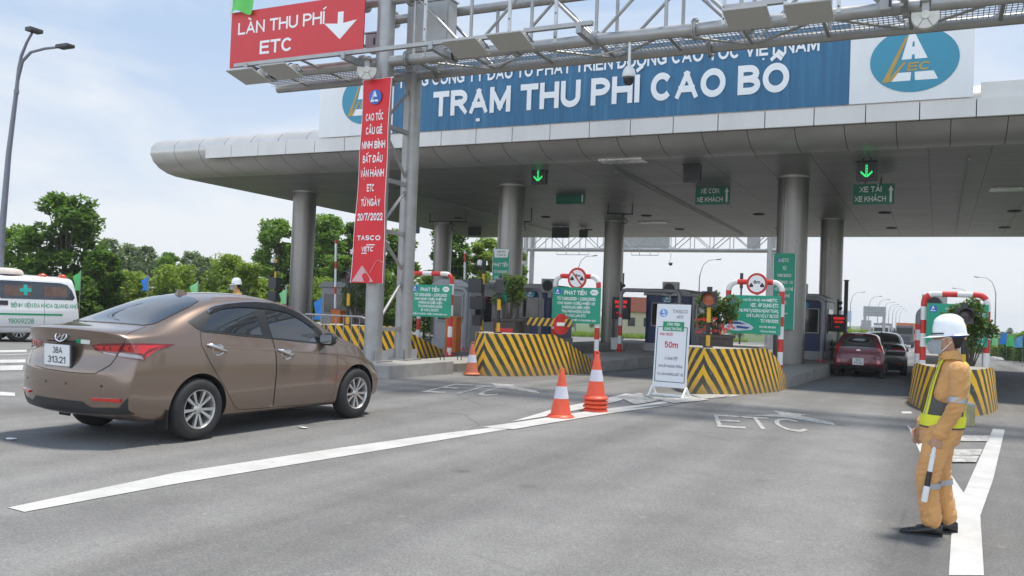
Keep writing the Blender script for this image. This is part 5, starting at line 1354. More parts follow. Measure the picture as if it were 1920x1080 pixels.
def billboard(px0, px1, py0, py1, Y, lab, col):
    p0 = PY(px0, py0, Y); p1 = PY(px1, py1, Y); w, h = p1.x-p0.x, p0.z-p1.z; zb = gz(Y)
    t = thing('billboard', lab, 'billboard', ((p0.x+p1.x)/2, Y, zb), 0); z = p1.z-zb+h/2
    mb = MB(); mb.box((0, 0, z), (w, .2, h)); mb.build('panel', M('billboard_'+lab[:4], col, .6, 0, .2, .6), t)
    mb = MB(); mb.cyl((0, .2, -.2), (0, .2, z), .25, n=10); mb.build('post', GALV, t)
billboard(1566, 1596, 582, 604, 88, 'pale blue hoarding beyond the rear column at right', (.45, .52, .62)); 
t = thing('pole', 'dark bare pole standing right of the rear column', 'pole', PY(1584, 640, 48)); h = PY(1584, 527, 48).z-PY(1584, 640, 48).z
mb = MB(); mb.cyl((0, 0, -.6), (0, 0, h), .1, n=10); mb.build('shaft', BLACK, t)
mb = MB(); mb.cyl((0, 0, h), (0, 0, h+.06), .13, n=10); mb.build('cap', BLACK, t)
for px, py in ((1165, 445), (1388, 512)):
    Y = 70; p = PY(px, 600, Y); h = PY(px, py if py > 500 else 512, Y).z-gz(Y)
    t = thing('pole', 'thin dark mast beyond the booths, ' + ('left of the A-frame booth' if px < 1300 else 'behind the 8m sign frame'), 'pole', (p.x, Y, gz(Y)))
    mb = MB(); mb.cyl((0, 0, 0), (0, 0, h), .07, n=8); mb.build('shaft', DARK, t)
    mb = MB(); mb.cyl((0, 0, h-1.2), (0, 0, h), .13, n=8); mb.build('aerial', DARK, t)

# red-roofed house beyond the lanes
p = PY(1205, 600, 120); t = thing('house', 'red-roofed yellow house far beyond the booths', 'house', (p.x, 120, gz(120)), .15)
w = 9.5; mb = MB(); mb.box((0, 0, 1.6), (w, 7, 3.6)); mb.build('wall', M('house_wall', (.48, .42, .28), .8), t)
mb = MB(); mb.prism([(-w/2-.5, 3.4), (w/2+.5, 3.4), (w/2-1.6, 5.4), (-w/2+1.6, 5.4)], lambda a, b, t_: (a, t_, b), -4, 4); mb.build('roof', M('roof_tile', (.38, .10, .06), .8, 0, .2, 3), t)
for x in (-3.2, -1, 1.2, 3.4):
    mb = MB(); mb.box((x, -3.52, 2), (1, .08, 1.2)); mb.build('window', GLASSD, t)

# ------------------------------------------------------------------ right-hand verge: guard rail, hedge, flags
t = thing('guard_rail', 'galvanised guard rail along the grassy verge at the far right', 'guard rail', (7.2, 20, 0), 0)
mb = MB(); mb.v = []; prof = [(0, .62), (-.05, .66), (-.05, .72), (0, .76), (-.05, .80), (-.05, .86), (0, .9)]
ys = list(range(0, 120, 4)); vs = [(a, y, b+gz(20+y)) for y in ys for a, b in prof]; k = len(prof)
mb.add(vs, [(i*k+j, i*k+j+1, (i+1)*k+j+1, (i+1)*k+j) for i in range(len(ys)-1) for j in range(k-1)], 0, True); mb.build('beam', GALV, t)
for y in ys[::1]:
    mb = MB(); mb.box((.08, y, .4+gz(20+y)), (.1, .06, .9)); mb.build('post', GALV, t)
proto = None
fl = [(1902, 636, 62, 0), (1888, 632, 70, 1), (1872, 634, 78, 2), (1857, 636, 84, 1), (1918, 638, 56, 3)]
FC = [('green', (.10, .55, .16)), ('blue', (.03, .22, .62)), ('pale green', (.25, .62, .25)), ('light blue', (.15, .45, .72))]
def pennant(px, pyt, pyb, Y, ci, lab, w=.55, h=None):
    zt = PY(px, pyt, Y).z; p = PY(px, pyt, Y); z0 = gz(Y); hh_ = h or (zt-PY(px, pyb, Y).z)
    t = thing('pennant_flag', lab, 'flag', (p.x, Y, z0), 0, 'small coloured pennant flags by the roadside'); H = zt-z0
    mb = MB(); mb.cyl((0, 0, -.1), (0, 0, H), .012, n=6); mb.build('pole', GP, t)
    mb = MB(); mb.grid(lambda u, v: (-w*u*(.8+.2*v), .07*sin(u*5+v*4)*u, H-hh_*v-.22*u*(1-v)*(1 if u > .01 else 0)), 8, 10); mb.build('cloth', M('flag_'+FC[ci][0].replace(' ', '_'), FC[ci][1], .7, 0, .08, 3), t)
for k, (px, py, Y, ci) in enumerate(fl):
    pennant(px, py-10, py+14, Y, ci, f'{FC[ci][0]} pennant at the right verge, ' + ['before the hedge by the guard rail', 'left of the dark green one', 'third from the image edge', 'nearest the officer', 'at the image edge'][k], .45)
pennant(152, 506, 545, 19.5, 0, 'bright green pennant behind the rear of the ambulance', .36); pennant(279, 515, 545, 20.5, 1, 'blue pennant rising above the sedan roof, nearest the ambulance', .34)
pennant(372, 525, 560, 20.5, 2, 'green pennant rising above the middle of the sedan roof', .36); pennant(605, 554, 600, 21, 1, 'blue pennant beside the big column left of the banner', .32)
pennant(538, 538, 570, 22, 2, 'green pennant peeping over the sedan roof by the big column', .3); pennant(101, 497, 512, 24, 1, 'tiny blue pennant over the ambulance roof', .5)

# ------------------------------------------------------------------ trees
T = []
def tree_px(px, pyt, Y, wpx, kind, lab, seed, sh=.0):
    p = PY(px, pyt, Y); z0 = gz(Y); H = p.z-z0; R = wpx/2/1650*((p.x*-sin(YAW))+Y*cos(YAW))
    lm, shape, blobs, per, base = {'dark': (LEAF1, 'round', 64, 130, .10), 'mid': (LEAF2, 'round', 56, 120, .08), 'light': (LEAF3, 'round', 50, 120, .06), 'grey': (LEAF4, 'round', 44, 80, .12), 'bush': (LEAF3, 'round', 44, 110, .02)}[kind]
    return make_tree('leafy_tree' if kind != 'bush' else 'leafy_bush', lab, 'tree' if kind != 'bush' else 'bush', (p.x, Y, z0), H, R, seed, lm, blobs, per, max(.20, H*.046), max(.06, H*.022), shape, 'trees beyond the plaza' if kind != 'bush' else 'bushes beyond the plaza', base)
rows = [
 (128, 366, 24, 150, 'dark', 'tall dark tree above the ambulance rear, the biggest at left', 1), (38, 424, 23, 130, 'mid', 'mid green tree at the left image edge beside the twin-armed lamp', 2), (-40, 440, 26, 120, 'dark', 'dark tree cut by the left image edge', 19),
 (196, 470, 22, 90, 'dark', 'dark low tree between the biggest tree and the sedan', 3),
 (208, 448, 44, 72, 'grey', 'grey-green slender tree, leftmost behind the bushes', 4), (246, 458, 46, 70, 'grey', 'grey-green slender tree, second behind the bushes', 5), (272, 462, 44, 66, 'grey', 'grey-green slender tree, third behind the bushes', 6),
 (318, 474, 42, 60, 'mid', 'round green tree above the sedan rear window', 7), (357, 472, 46, 62, 'grey', 'grey-green slender tree, fourth behind the bushes', 8), (385, 482, 46, 62, 'grey', 'grey-green slender tree, rightmost behind the bushes', 9),
 (300, 484, 50, 110, 'mid', 'green tree behind the slender grey-green trees', 31), (225, 486, 48, 100, 'mid', 'green tree between the biggest tree and the slender ones', 32), (405, 488, 50, 90, 'mid', 'green tree left of the helmeted man', 33),
 (240, 508, 30, 120, 'bush', 'yellow-green bush between the ambulance and the sedan roof', 10), (330, 496, 32, 120, 'bush', 'yellow-green bush over the sedan roof', 11), (420, 478, 34, 110, 'light', 'pale green tree behind the helmeted man', 12), (462, 492, 33, 90, 'bush', 'yellow-green bush right of the helmeted man', 20),
 (520, 412, 42, 100, 'mid', 'tall green tree left of the big column', 13), (612, 404, 46, 110, 'mid', 'tall green tree between the big column and the banner', 14), (668, 420, 50, 90, 'dark', 'dark tree behind the red banner', 15),
 (748, 430, 48, 90, 'mid', 'green tree between gantry post and leftmost rear column', 16), (850, 428, 50, 110, 'dark', 'dark green tree behind the plain grey booth', 17), (912, 446, 52, 80, 'light', 'yellow-green tree left of the middle front column', 18), (965, 470, 56, 70, 'mid', 'green tree behind the middle front column', 21),
 (480, 520, 38, 110, 'bush', 'low bush behind the sedan windscreen', 22), (590, 520, 40, 120, 'bush', 'low bush between the big column and the banner', 23), (700, 500, 42, 120, 'mid', 'leafy low tree between the twin gantry posts', 24), (800, 510, 44, 120, 'mid', 'low tree behind the leftmost green notice board', 25), (890, 520, 46, 110, 'mid', 'low tree behind the striped sensor pole', 26),
 (560, 460, 44, 90, 'dark', 'dark tree hidden behind the big column', 27), (450, 520, 36, 90, 'light', 'pale low tree behind the helmeted man', 28), (150, 520, 21, 90, 'dark', 'dark shrubby tree behind the ambulance', 29), (640, 480, 44, 90, 'mid', 'green tree left of the red banner foot', 30),
]
for r in rows: tree_px(*r)
for k, (px, py, Y, w, kind) in enumerate(((1905, 628, 75, 60, 'mid'), (1875, 632, 95, 50, 'light'), (1935, 622, 70, 70, 'mid'), (1850, 640, 110, 40, 'grey'))):
    tree_px(px, py, Y, w, kind, 'small tree in the hedge at the right image edge, ' + ['in the middle', 'left and paler', 'cut by the frame', 'farthest'][k], 40+k)
for k, (px, py, Y, w) in enumerate(((1600, 618, 72, 80), (1560, 624, 60, 60), (1640, 622, 110, 60))):
    tree_px(px, py, Y, w, 'bush', 'low green bush beside the motorway, ' + ['right of the bare pole', 'behind the rear column', 'before the first truck'][k], 60+k)
# far trees along the horizon: copies of the ones above
src = [o for o in bpy.data.objects if o.name.split('.')[0] == 'leafy_tree' and o.parent is None][:12]
rr_ = random.Random(77)
for k in range(34):
    px = [1010, 1040, 1075, 1110, 1180, 1215, 1245, 1280, 1310, 1350, 1385, 1420, 1445, 1570, 1590, 1606, 1622, 1640, 1655, 1862, 1880, 1895, 1910, 1930, 1955, 1745, 1765, 1785, 1805, 1825, 1845, 985, 960, 1150][k]
    Y = rr_.uniform(190, 260); p = PY(px, 600, Y); o = dup(src[k % 12], (p.x, Y, gz(Y)), rr_.uniform(0, 6), 'far tree on the hazy horizon beyond the toll plaza', 'far trees on the horizon', rr_.uniform(.55, 1.0))
# rough grass and weeds of the verges
rnd = random.Random(5); mb = MB()
def tuft(x, y, h):
    for _ in range(4):
        a = rnd.uniform(0, 6.3); dx, dy = .12*cos(a), .12*sin(a); b = rnd.uniform(0, 6.3)
        mb.add([(x+.05*cos(b), y+.05*sin(b), gz(y)-.12), (x-.05*cos(b), y-.05*sin(b), gz(y)-.12), (x+dx, y+dy, gz(y)-.12+h*rnd.uniform(.6, 1.2))], [(0, 1, 2)])
for _ in range(9000):
    y = rnd.uniform(14, 110); tuft(road_r(y)+.2+rnd.random()**2*9, y, .4)
for _ in range(9000):
    y = rnd.uniform(14, 110); tuft(road_l(y)-.2-rnd.random()**2*14, y, .6)
tag(mb.build('grass_verge', LEAF3, fixn=False), 'uneven grass and weeds along both road verges', 'grass', kind='stuff')
# ------------------------------------------------------------------ cars
def interp(tab, u):
    if u <= tab[0][0]: return tab[0][1]
    if u >= tab[-1][0]: return tab[-1][1]
    for i in range(len(tab)-1):
        if tab[i][0] <= u <= tab[i+1][0]:
            x0, y0 = tab[i]; x1, y1 = tab[i+1]; h = x1-x0; t = (u-x0)/h
            def sl(k):
                if k <= 0 or k >= len(tab)-1: return None
                a = (tab[k][1]-tab[k-1][1])/(tab[k][0]-tab[k-1][0]); b = (tab[k+1][1]-tab[k][1])/(tab[k+1][0]-tab[k][0])
                return 0 if a*b <= 0 else 2*a*b/(a+b)
            m = (y1-y0)/h; m0 = sl(i); m1 = sl(i+1); m0 = m if m0 is None else m0; m1 = m if m1 is None else m1
            return (2*t**3-3*t*t+1)*y0+(t**3-2*t*t+t)*h*m0+(-2*t**3+3*t*t)*y1+(t**3-t*t)*h*m1
class Shell:
    """a car body lofted from tables over u (metres forward of the rear axle); x right, y forward, z up"""
    def __init__(s, P): s.P = P; s.make()
    def section(s, u):
        P = s.P; g = lambda k: interp(P[k], u)
        wm, wb, wr, zb, zr, zt, z0 = g('wmax'), g('wbelt'), g('wroof'), g('zbelt'), g('zroof'), g('ztop'), g('zbot')
        zm = P.get('zmid', .66); zm = interp(zm, u) if isinstance(zm, list) else zm; zm = min(zm, zb-.2)
        zc = zb-P.get('drop', .13)
        return [(0, z0), (.55*(wm-.1), z0), (wm-.1, z0+.005), (wm-.035, z0+.07), (wm-.01, lerp(z0, zm, .5)), (wm, zm), (lerp(wm, wb, .22), zc), (wb, zb), (lerp(wb, wr, .42)+.012, lerp(zb, zr, .5)), (wr, zr), (.55*wr, lerp(zr, zt, .8)), (0, zt)]
    def make(s):
        P = s.P; us = P['stations']; u0, u1 = us[0], us[-1]; half = []
        for u in us:
            kr = 1-sstep(u0, u0+P.get('rlen', .55), u); kf = sstep(u1-P.get('flen', .8), u1, u); row = []
            for x, z in s.section(u):
                t = x/.87; row.append(V3((x, u+kr*(interp(P['rear'], z)+P.get('cr', .22)*t**3)-kf*(interp(P['front'], z)+P.get('cf', .34)*t**3), z)))
            half.append(row)
        bm = bmesh.new(); cl = bm.edges.layers.float.new('crease_edge'); n = 12
        R = [[bm.verts.new(p) for p in row] for row in half]; L = [[R[i][j] if j in (0, n-1) else bm.verts.new((-p.x, p.y, p.z)) for j, p in enumerate(row)] for i, row in enumerate(half)]
        for i in range(len(us)-1):
            for j in range(n-1):
                bm.faces.new((R[i][j], R[i+1][j], R[i+1][j+1], R[i][j+1])); bm.faces.new((L[i][j], L[i][j+1], L[i+1][j+1], L[i+1][j]))
        for i, k_, tab, c, sg in ((0, 1, 'rear', P.get('cr', .22), 1), (len(us)-1, 0, 'front', P.get('cf', .34), -1)):
            u = us[i]; cols = {}
            for j in range(2, 10):
                x, z = s.section(u)[j]
                for q, f in ((0, 0), (1, .55), (-1, .55)):
                    if j == 2: v = R[i][0] if q == 0 else (R if q > 0 else L)[i][1]
                    elif j == 9: v = R[i][11] if q == 0 else (R if q > 0 else L)[i][10]
                    else:
                        t = x*f/.87; v = bm.verts.new((q*x*f, u+sg*(interp(P[tab], z)+c*t**3), z))
                    cols[(j, q)] = v
                cols[(j, 2)] = R[i][j]; cols[(j, -2)] = L[i][j]
            s.caps = getattr(s, 'caps', []); s.caps.append((k_, cols))
            for j in range(2, 9):
                for q in (-2, -1, 0, 1):
                    vs = (cols[(j, q)], cols[(j, q+1)], cols[(j+1, q+1)], cols[(j+1, q)])
                    if len(set(vs)) == 4: bm.faces.new(vs if sg > 0 else vs[::-1])
        bmesh.ops.recalc_face_normals(bm, faces=bm.faces)
        for row in (R, L):
            for i in range(len(us)-1):
                for j, cr in P.get('crease', ((6, .55), (7, .35), (9, .25))):
                    e = bm.edges.get((row[i][j], row[i+1][j]))
                    if e: e[cl] = cr
        for k_, cols in s.caps:
            for j, cr in P.get('capcrease', ()) if k_ else P.get('capcrease_f', ()):
                for q in (-2, -1, 0, 1):
                    e = bm.edges.get((cols[(j, q)], cols[(j, q+1)]))
                    if e: e[cl] = max(e[cl], cr)
        me = bpy.data.meshes.new('cage'); bm.to_mesh(me); bm.free()
        s.cage = bpy.data.objects.new('cage', me); COL.objects.link(s.cage)
        md = s.cage.modifiers.new('s', 'SUBSURF'); md.levels = 4
        dg = bpy.context.evaluated_depsgraph_get(); dg.update(); ev = s.cage.evaluated_get(dg).to_mesh()
        s.bvh = BVHTree.FromPolygons([v.co.copy() for v in ev.vertices], [tuple(p.vertices) for p in ev.polygons])
        s.cage.evaluated_get(dg).to_mesh_clear(); md.levels = 3
    def body(s, mats, parent, name='body'):
        P = s.P
        cb = MB()
        for u in P['axles']:
            for sx in (-1, 1): cb.cyl((sx*.50, u, P['wz']), (sx*1.3, u, P['wz']), P['arch'], n=40)
        c = cb.build('cutter', mats[1]); md = s.cage.modifiers.new('b', 'BOOLEAN'); md.object = c; md.operation = 'DIFFERENCE'; md.solver = 'EXACT'
        dg = bpy.context.evaluated_depsgraph_get(); dg.update()
        me = bpy.data.meshes.new_from_object(s.cage.evaluated_get(dg)); bpy.data.objects.remove(s.cage); bpy.data.objects.remove(c)
        me.materials.clear()
        for m in mats: me.materials.append(m)
        for p in me.polygons:
            cx, cy, cz = p.center; ins = any((cy-u)**2+(cz-P['wz'])**2 < (P['arch']+.003)**2 and .45 < abs(cx) < P.get('arch_x', .80) and cz > .15 for u in P['axles'])
            p.material_index = 1 if ins or cz < P.get('dark_z', .2) else 0; p.use_smooth = True
        me.set_sharp_from_angle(angle=radians(38)); me.name = name
        o = bpy.data.objects.new(name, me); COL.objects.link(o); o.parent = parent; return o
    def _finish(s, bm, hit, off, mb, mat, mirror):
        ok = {}; 
        for v in bm.verts:
            h = hit(v.co)
            ok[v] = h
        good = [f for f in bm.faces if all(ok[v] is not None for v in f.verts)]
        idx = {}; vs = []
        def gi(v, lay):
            if (v, lay) not in idx:
                p, n = ok[v]; idx[(v, lay)] = len(vs); vs.append(p+n*(off if lay else -.004))
            return idx[(v, lay)]
        fs = [tuple(gi(v, 1) for v in f.verts) for f in good]; gs = set(good)
        ed = []
        for e in bm.edges:
            lf = [f for f in e.link_faces if f in gs]
            if len(lf) == 1: a, b = e.verts; ed.append((gi(a, 1), gi(b, 1), gi(b, 0), gi(a, 0)))
        for sg in ((1, -1) if mirror else (1,)):
            w = [(p.x*sg, p.y, p.z) for p in vs]
            mb.add(w, fs, mat, True); mb.add(w, ed, mat, False)
    def _polybm(s, poly, step):
        bm = bmesh.new(); f = bm.faces.new([bm.verts.new((a, b, 0)) for a, b in poly])
        xs = [a for a, b in poly]; ys = [b for a, b in poly]
        for ax, lo, hi in ((0, min(xs), max(xs)), (1, min(ys), max(ys))):
            k = max(1, int((hi-lo)/step))
            for i in range(1, k+1):
                c = lo+(hi-lo)*i/(k+1); co = (c, 0, 0) if ax == 0 else (0, c, 0); no = (1, 0, 0) if ax == 0 else (0, 1, 0)
                bmesh.ops.bisect_plane(bm, geom=bm.verts[:]+bm.edges[:]+bm.faces[:], plane_co=co, plane_no=no)
        return bm
    def px_hit(s, x, y):
        Ti = s.Ti; o = Ti @ V3((0, 0, EYE)); d = (Ti.to_3x3() @ ray(x, y)).normalized()
        p, n, i, dist = s.bvh.ray_cast(o, d)
        return None if p is None else (p, n)
    def ppatch(s, mb, poly, off=.003, mat=0, mirror=True, step=5):
        bm = s._polybm(poly, step); s._finish(bm, lambda c: s.px_hit(c.x, c.y), off, mb, mat, mirror); bm.free()
    def patch(s, mb, poly, axis, off=.003, mat=0, mirror=False, step=.04, side=1):
        """project a local polygon: axis 'x' poly=(u,z), 'y' poly=(x,z) from behind, 'z' poly=(x,u) from above, 'f' from the front"""
        def hit(c):
            o, d = {'x': (V3((side*3, c.x, c.y)), V3((-side, 0, 0))), 'y': (V3((c.x, -4, c.y)), V3((0, 1, 0))), 'z': (V3((c.x, c.y, 4)), V3((0, 0, -1))), 'f': (V3((c.x, 8, c.y)), V3((0, -1, 0)))}[axis]
            p, n, i, dd = s.bvh.ray_cast(o, d); return None if p is None else (p, n)
        bm = s._polybm(poly, step); s._finish(bm, hit, off, mb, mat, mirror); bm.free()
    def pline(s, mb, pts, w=.007, off=.0022, mat=0, mirror=True, step=6):
        dense = []
        for a, b in zip(pts, pts[1:]):
            k = max(1, int(sqrt((a[0]-b[0])**2+(a[1]-b[1])**2)/step))
            dense += [(lerp(a[0], b[0], i/k), lerp(a[1], b[1], i/k)) for i in range(k)]
        dense.append(pts[-1]); hs = [h for h in (s.px_hit(*q) for q in dense) if h]
        vs = []
        for i, (p, n) in enumerate(hs):
            d = hs[min(i+1, len(hs)-1)][0]-hs[max(i-1, 0)][0]; q = d.cross(n).normalized()
            vs += [p+q*w/2+n*off, p-q*w/2+n*off]
        for sg in ((1, -1) if mirror else (1,)):
            mb.add([(p.x*sg, p.y, p.z) for p in vs], [(2*i, 2*i+2, 2*i+3, 2*i+1) for i in range(len(hs)-1)], mat, True)

RUB = M('tyre_rubber', (.022, .022, .023), .75, 0, .2, 6, .15, dirt=.35); ALLOY = M('alloy_wheel', (.58, .58, .57), .32, .75, .06, 6, dirt=.15)
CHROME = M('chrome', (.75, .76, .78), .12, 1, .03, 5)
def wheel(parent, x, u, z, R, side, w=.19, rimr=None, spokes=10, steel=False):
    t = MB(); rr = rimr or R*.66; s = side
    prof = [(rr-.01, -w/2), (rr+.02, -w/2-.004), (R-.055, -w/2-.008), (R-.018, -w/2+.012), (R, -w/2+.045), (R, w/2-.045), (R-.018, w/2-.012), (R-.055, w/2+.008), (rr+.02, w/2+.004), (rr-.01, w/2)]
    Mx = Matrix.Translation((x, u, z)) @ Matrix.Rotation(s*pi/2, 4, 'Y')
    wh = bpy.data.objects.new('wheel', None); COL.objects.link(wh); wh.parent = parent; wh.empty_display_size = .1
    t.lathe(prof, 48, 0, Mx); t.build('tyre', RUB, wh, sharp=50)
    m = MB(); zf = w/2-.012
    m.lathe([(rr+.004, zf+.012), (rr-.016, zf+.012), (rr-.03, zf-.015), (rr-.035, -w/2+.02)], 48, 0, Mx)
    m.lathe([(rr-.03, -.03), (.02, -.03)], 32, 1, Mx)
    m.lathe([(.001, zf-.004), (.045, zf-.006), (.06, zf-.018), (.065, zf-.05)], 24, 0, Mx)
    for k in range(spokes):
        a = 2*pi*(k//2)/(spokes/2)+(k % 2-.5)*.52
        b0 = 2*pi*(k//2)/(spokes/2)+(k % 2-.5)*.40
        c, d = V3((cos(a), sin(a), 0)), V3((cos(b0), sin(b0), 0)); p0, p1 = d*.045, c*(rr-.018); q = V3((-sin(a), cos(a), 0)); w0, w1 = .011, .0175
        vs = [p0-q*w0+V3((0, 0, zf-.012)), p0+q*w0+V3((0, 0, zf-.012)), p1+q*w1+V3((0, 0, zf-.002)), p1-q*w1+V3((0, 0, zf-.002))]
        vs += [v-V3((0, 0, .035)) for v in vs]; m.add(vs, [(0, 1, 2, 3), (0, 4, 5, 1), (1, 5, 6, 2), (2, 6, 7, 3), (3, 7, 4, 0)], 0, False, Mx)
    for k in range(4):
        a = 2*pi*k/4+.4; m.cyl(Mx @ V3((.048*cos(a), .048*sin(a), zf-.03)), Mx @ V3((.048*cos(a), .048*sin(a), zf-.005)), .008, n=6, mat=1)
    m.build('rim', [ALLOY, BLACK], wh, sharp=40)
    return wh
def paint(name, col, metal=.35, rough=.32):
    m, nt, b = new_mat(name); p = coords(nt)
    fl = N(nt, 'ShaderNodeTexVoronoi'); fl.inputs['Scale'].default_value = 900; nt.links.new(p, fl.inputs['Vector'])
    c = mixc(nt, mth(nt, 'MULTIPLY', noise(nt, 3, 6, p, .7), .10), col, (.20, .18, .16))
    c = mixc(nt, .25, c, ramp(nt, fl.outputs['Color'], [(0, (.85, .85, .85)), (1, (1.15, 1.15, 1.15))]), 'MULTIPLY')
    nt.links.new(c, b.inputs['Base Color']); b.inputs['Metallic'].default_value = metal; b.inputs['Roughness'].default_value = rough
    b.inputs['Coat Weight'].default_value = .9; b.inputs['Coat Roughness'].default_value = .03; return m
BROWN = paint('brown_car_paint', (.222, .160, .124), .55, .27)
TGLASS = M('tinted_car_glass', (.018, .021, .025), .03, 0, .05, 3, spec=1.0, coat=.6); SEAM = M('panel_gap', (.012, .012, .012), .8)
TAILR = M('tail_lamp_red', (.52, .015, .012), .12, 0, .1, 20, coat=1); TAILD = M('tail_lamp_dark', (.16, .006, .008), .12, 0, .1, 20, coat=1); TAILW = M('tail_lamp_clear', (.30, .29, .29), .15, .3, .15, 20, coat=1)
TRIM = M('black_trim', (.020, .021, .023), .5, 0, .15, 5); PLATE = M('plate_white', (.74, .74, .73), .4, 0, .02, 3)
UNDER = M('underbody', (.012, .012, .012), .9)

SED = dict(stations=[-1.06, -1.0, -.86, -.66, -.45, -.2, .1, .4, .75, 1.1, 1.45, 1.78, 2.08, 2.32, 2.6, 2.9, 3.15, 3.3, 3.42],
  ztop=[(-1.06, 1.14), (-1.0, 1.165), (-.86, 1.168), (-.62, 1.185), (-.45, 1.225), (-.2, 1.325), (.1, 1.44), (.4, 1.522), (.8, 1.565), (1.15, 1.56), (1.5, 1.50), (1.8, 1.385), (2.1, 1.225), (2.35, 1.085), (2.6, 1.02), (2.95, .94), (3.2, .86), (3.42, .73)],
  zroof=[(-1.06, 1.115), (-.9, 1.145), (-.6, 1.155), (-.45, 1.185), (-.2, 1.275), (.1, 1.385), (.4, 1.462), (.8, 1.502), (1.15, 1.497), (1.5, 1.445), (1.8, 1.338), (2.1, 1.18), (2.35, 1.05), (2.6, .985), (2.95, .905), (3.2, .825), (3.42, .70)],
  wroof=[(-1.06, .66), (-.6, .64), (-.2, .60), (.4, .58), (.8, .585), (1.5, .62), (2.1, .69), (2.35, .71), (2.6, .71), (3.42, .58)],
  zmid=[(-1.06, .74), (-.7, .70), (0, .66)], capcrease=((9, .85), (5, .55), (8, .3)),
  zbelt=[(-1.06, 1.045), (-.6, 1.085), (0, 1.105), (1, 1.05), (2, .985), (2.4, .95), (2.9, .865), (3.42, .64)],
  wbelt=[(-1.06, .78), (-.6, .79), (0, .785), (1, .785), (2, .78), (2.4, .78), (3.0, .77), (3.42, .70)],
  wmax=[(-1.06, .85), (-.5, .865), (0, .872), (2.6, .87), (3.0, .865), (3.42, .80)],
  zbot=[(-1.06, .30), (-.6, .22), (0, .19), (2.6, .18), (3.1, .2), (3.42, .24)],
  rear=[(.28, .09), (.40, .02), (.55, .0), (.73, .0), (.80, .075), (.92, .09), (1.02, .07), (1.09, .035), (1.12, .015), (1.2, .03)],
  front=[(.2, .06), (.4, 0), (.55, .01), (.7, .10), (.8, .2)], axles=(0, 2.58), wz=.325, arch=.375, dark_z=.215)
def make_sedan():
    sh = Shell(SED); rz = -.052
    T4 = Matrix.Translation((-7.78, 6.93, 0)) @ Matrix.Rotation(rz, 4, 'Z'); sh.Ti = T4.inverted()
    t = thing('sedan', 'brown metallic sedan with red tail lamps seen from behind, nearest the camera', 'car', (-7.78, 6.93, 0), rz)
    z3 = lambda *q: [(300+a*440/1485, 530+b*440/1485) for a, b in q]; z2 = lambda *q: [(a*400/1350, 530+b*400/1350) for a, b in q]
    body = sh.body([BROWN, UNDER], t)
    # --- doors with their gaps, handles
    def pair(nm, mat, par, fill, **k):
        par = par if isinstance(par, tuple) else (par, par); res = []
        for i, sg in enumerate((1, -1)):
            m1 = MB(); fill(m1); m1.v = [(x*sg, y, z) for x, y, z in m1.v]; res.append(m1.build(nm, mat, par[i], **k))
        return tuple(res)
    rd = z3((256, 312), (262, 390), (300, 470), (350, 560), (420, 680), (470, 780), (490, 803), (600, 798), (712, 788), (722, 700), (735, 560), (733, 460), (718, 390), (705, 356), (500, 338), (400, 325))
    fd = z3((712, 357), (722, 390), (737, 460), (739, 560), (726, 700), (716, 787), (900, 772), (1058, 758), (1085, 735), (1100, 690), (1112, 640), (1120, 560), (1122, 470), (1118, 402), (1040, 391))
    for nm, poly, (a, b), (c, e) in (('rear', rd, (298, 398), (424, 434)), ('front', fd, (748, 430), (843, 462))):
        d = pair('door', BROWN, t, lambda m1: sh.ppatch(m1, poly, .0012, 0, False, 3.2), sharp=30)
        pair('door_gap', SEAM, d, lambda m1: sh.pline(m1, poly+[poly[0]], .0065, .0022, mirror=False))
        p0, p1 = sh.px_hit(*z3((a, b))[0])[0], sh.px_hit(*z3((c, e))[0])[0]
        def hnd(hb):
            q = lambda p, o, dz=0: V3((p.x+o, p.y, p.z+dz))
            hb.tube([q(p0, .0, .012), q(p0.lerp(p1, .12), .035, .012), q(p0.lerp(p1, .5), .045, .006), q(p0.lerp(p1, .88), .035), q(p1, .0)], [.012, .019, .021, .018, .012], 10)
            m_ = p0.lerp(p1, .55); hb.lathe([(.085, .0), (.082, .022), (.07, .02), (.04, .006), (.001, .0)], 24, 0, Matrix.Translation((m_.x-.012, m_.y, m_.z-.012)) @ Matrix.Rotation(pi/2, 4, 'Y') @ Matrix.Diagonal((.72, 1.0, 1, 1)))
        pair('handle', CHROME, d, hnd)
    # --- side windows
    dlo = z3((176, 247), (298, 172), (340, 152), (420, 136), (520, 126), (605, 123), (720, 132), (800, 153), (880, 192), (945, 240), (1010, 296), (1042, 345), (1042, 390), (900, 378), (700, 355), (500, 336), (258, 306), (215, 281))
    pair('window_surround', TRIM, t, lambda m1: sh.ppatch(m1, dlo, .0035, 0, False, 4), sharp=30)
    for nm, poly in (('rear_window', z3((268, 299), (312, 212), (345, 186), (420, 170), (520, 163), (595, 168), (620, 240), (643, 333), (560, 328), (400, 312))),
                     ('front_window', z3((662, 182), (740, 184), (820, 205), (900, 250), (955, 293), (1000, 338), (1030, 381), (900, 370), (712, 350), (685, 270)))):
        pair(nm, TGLASS, t, lambda m1: sh.ppatch(m1, poly, .006, 0, False, 4), sharp=30)
    pair('rain_visor', M('smoked_visor', (.012, .012, .012), .2, 0, .1, 4), t, lambda m1: sh.ppatch(m1, z3((305, 200), (333, 168), (420, 143), (520, 132), (605, 129), (720, 139), (800, 161), (880, 200), (940, 247), (975, 285), (955, 283), (925, 262), (860, 222), (790, 190), (700, 172), (610, 162), (500, 157), (400, 168), (340, 190)), .013, 0, False, 4), sharp=30)
    pair('chrome_strip', CHROME, t, lambda m1: sh.pline(m1, z3((299, 188), (302, 171), (340, 151), (420, 134), (520, 124), (605, 121), (720, 130), (800, 151), (880, 190), (945, 237)), .013, .0145, mirror=False))
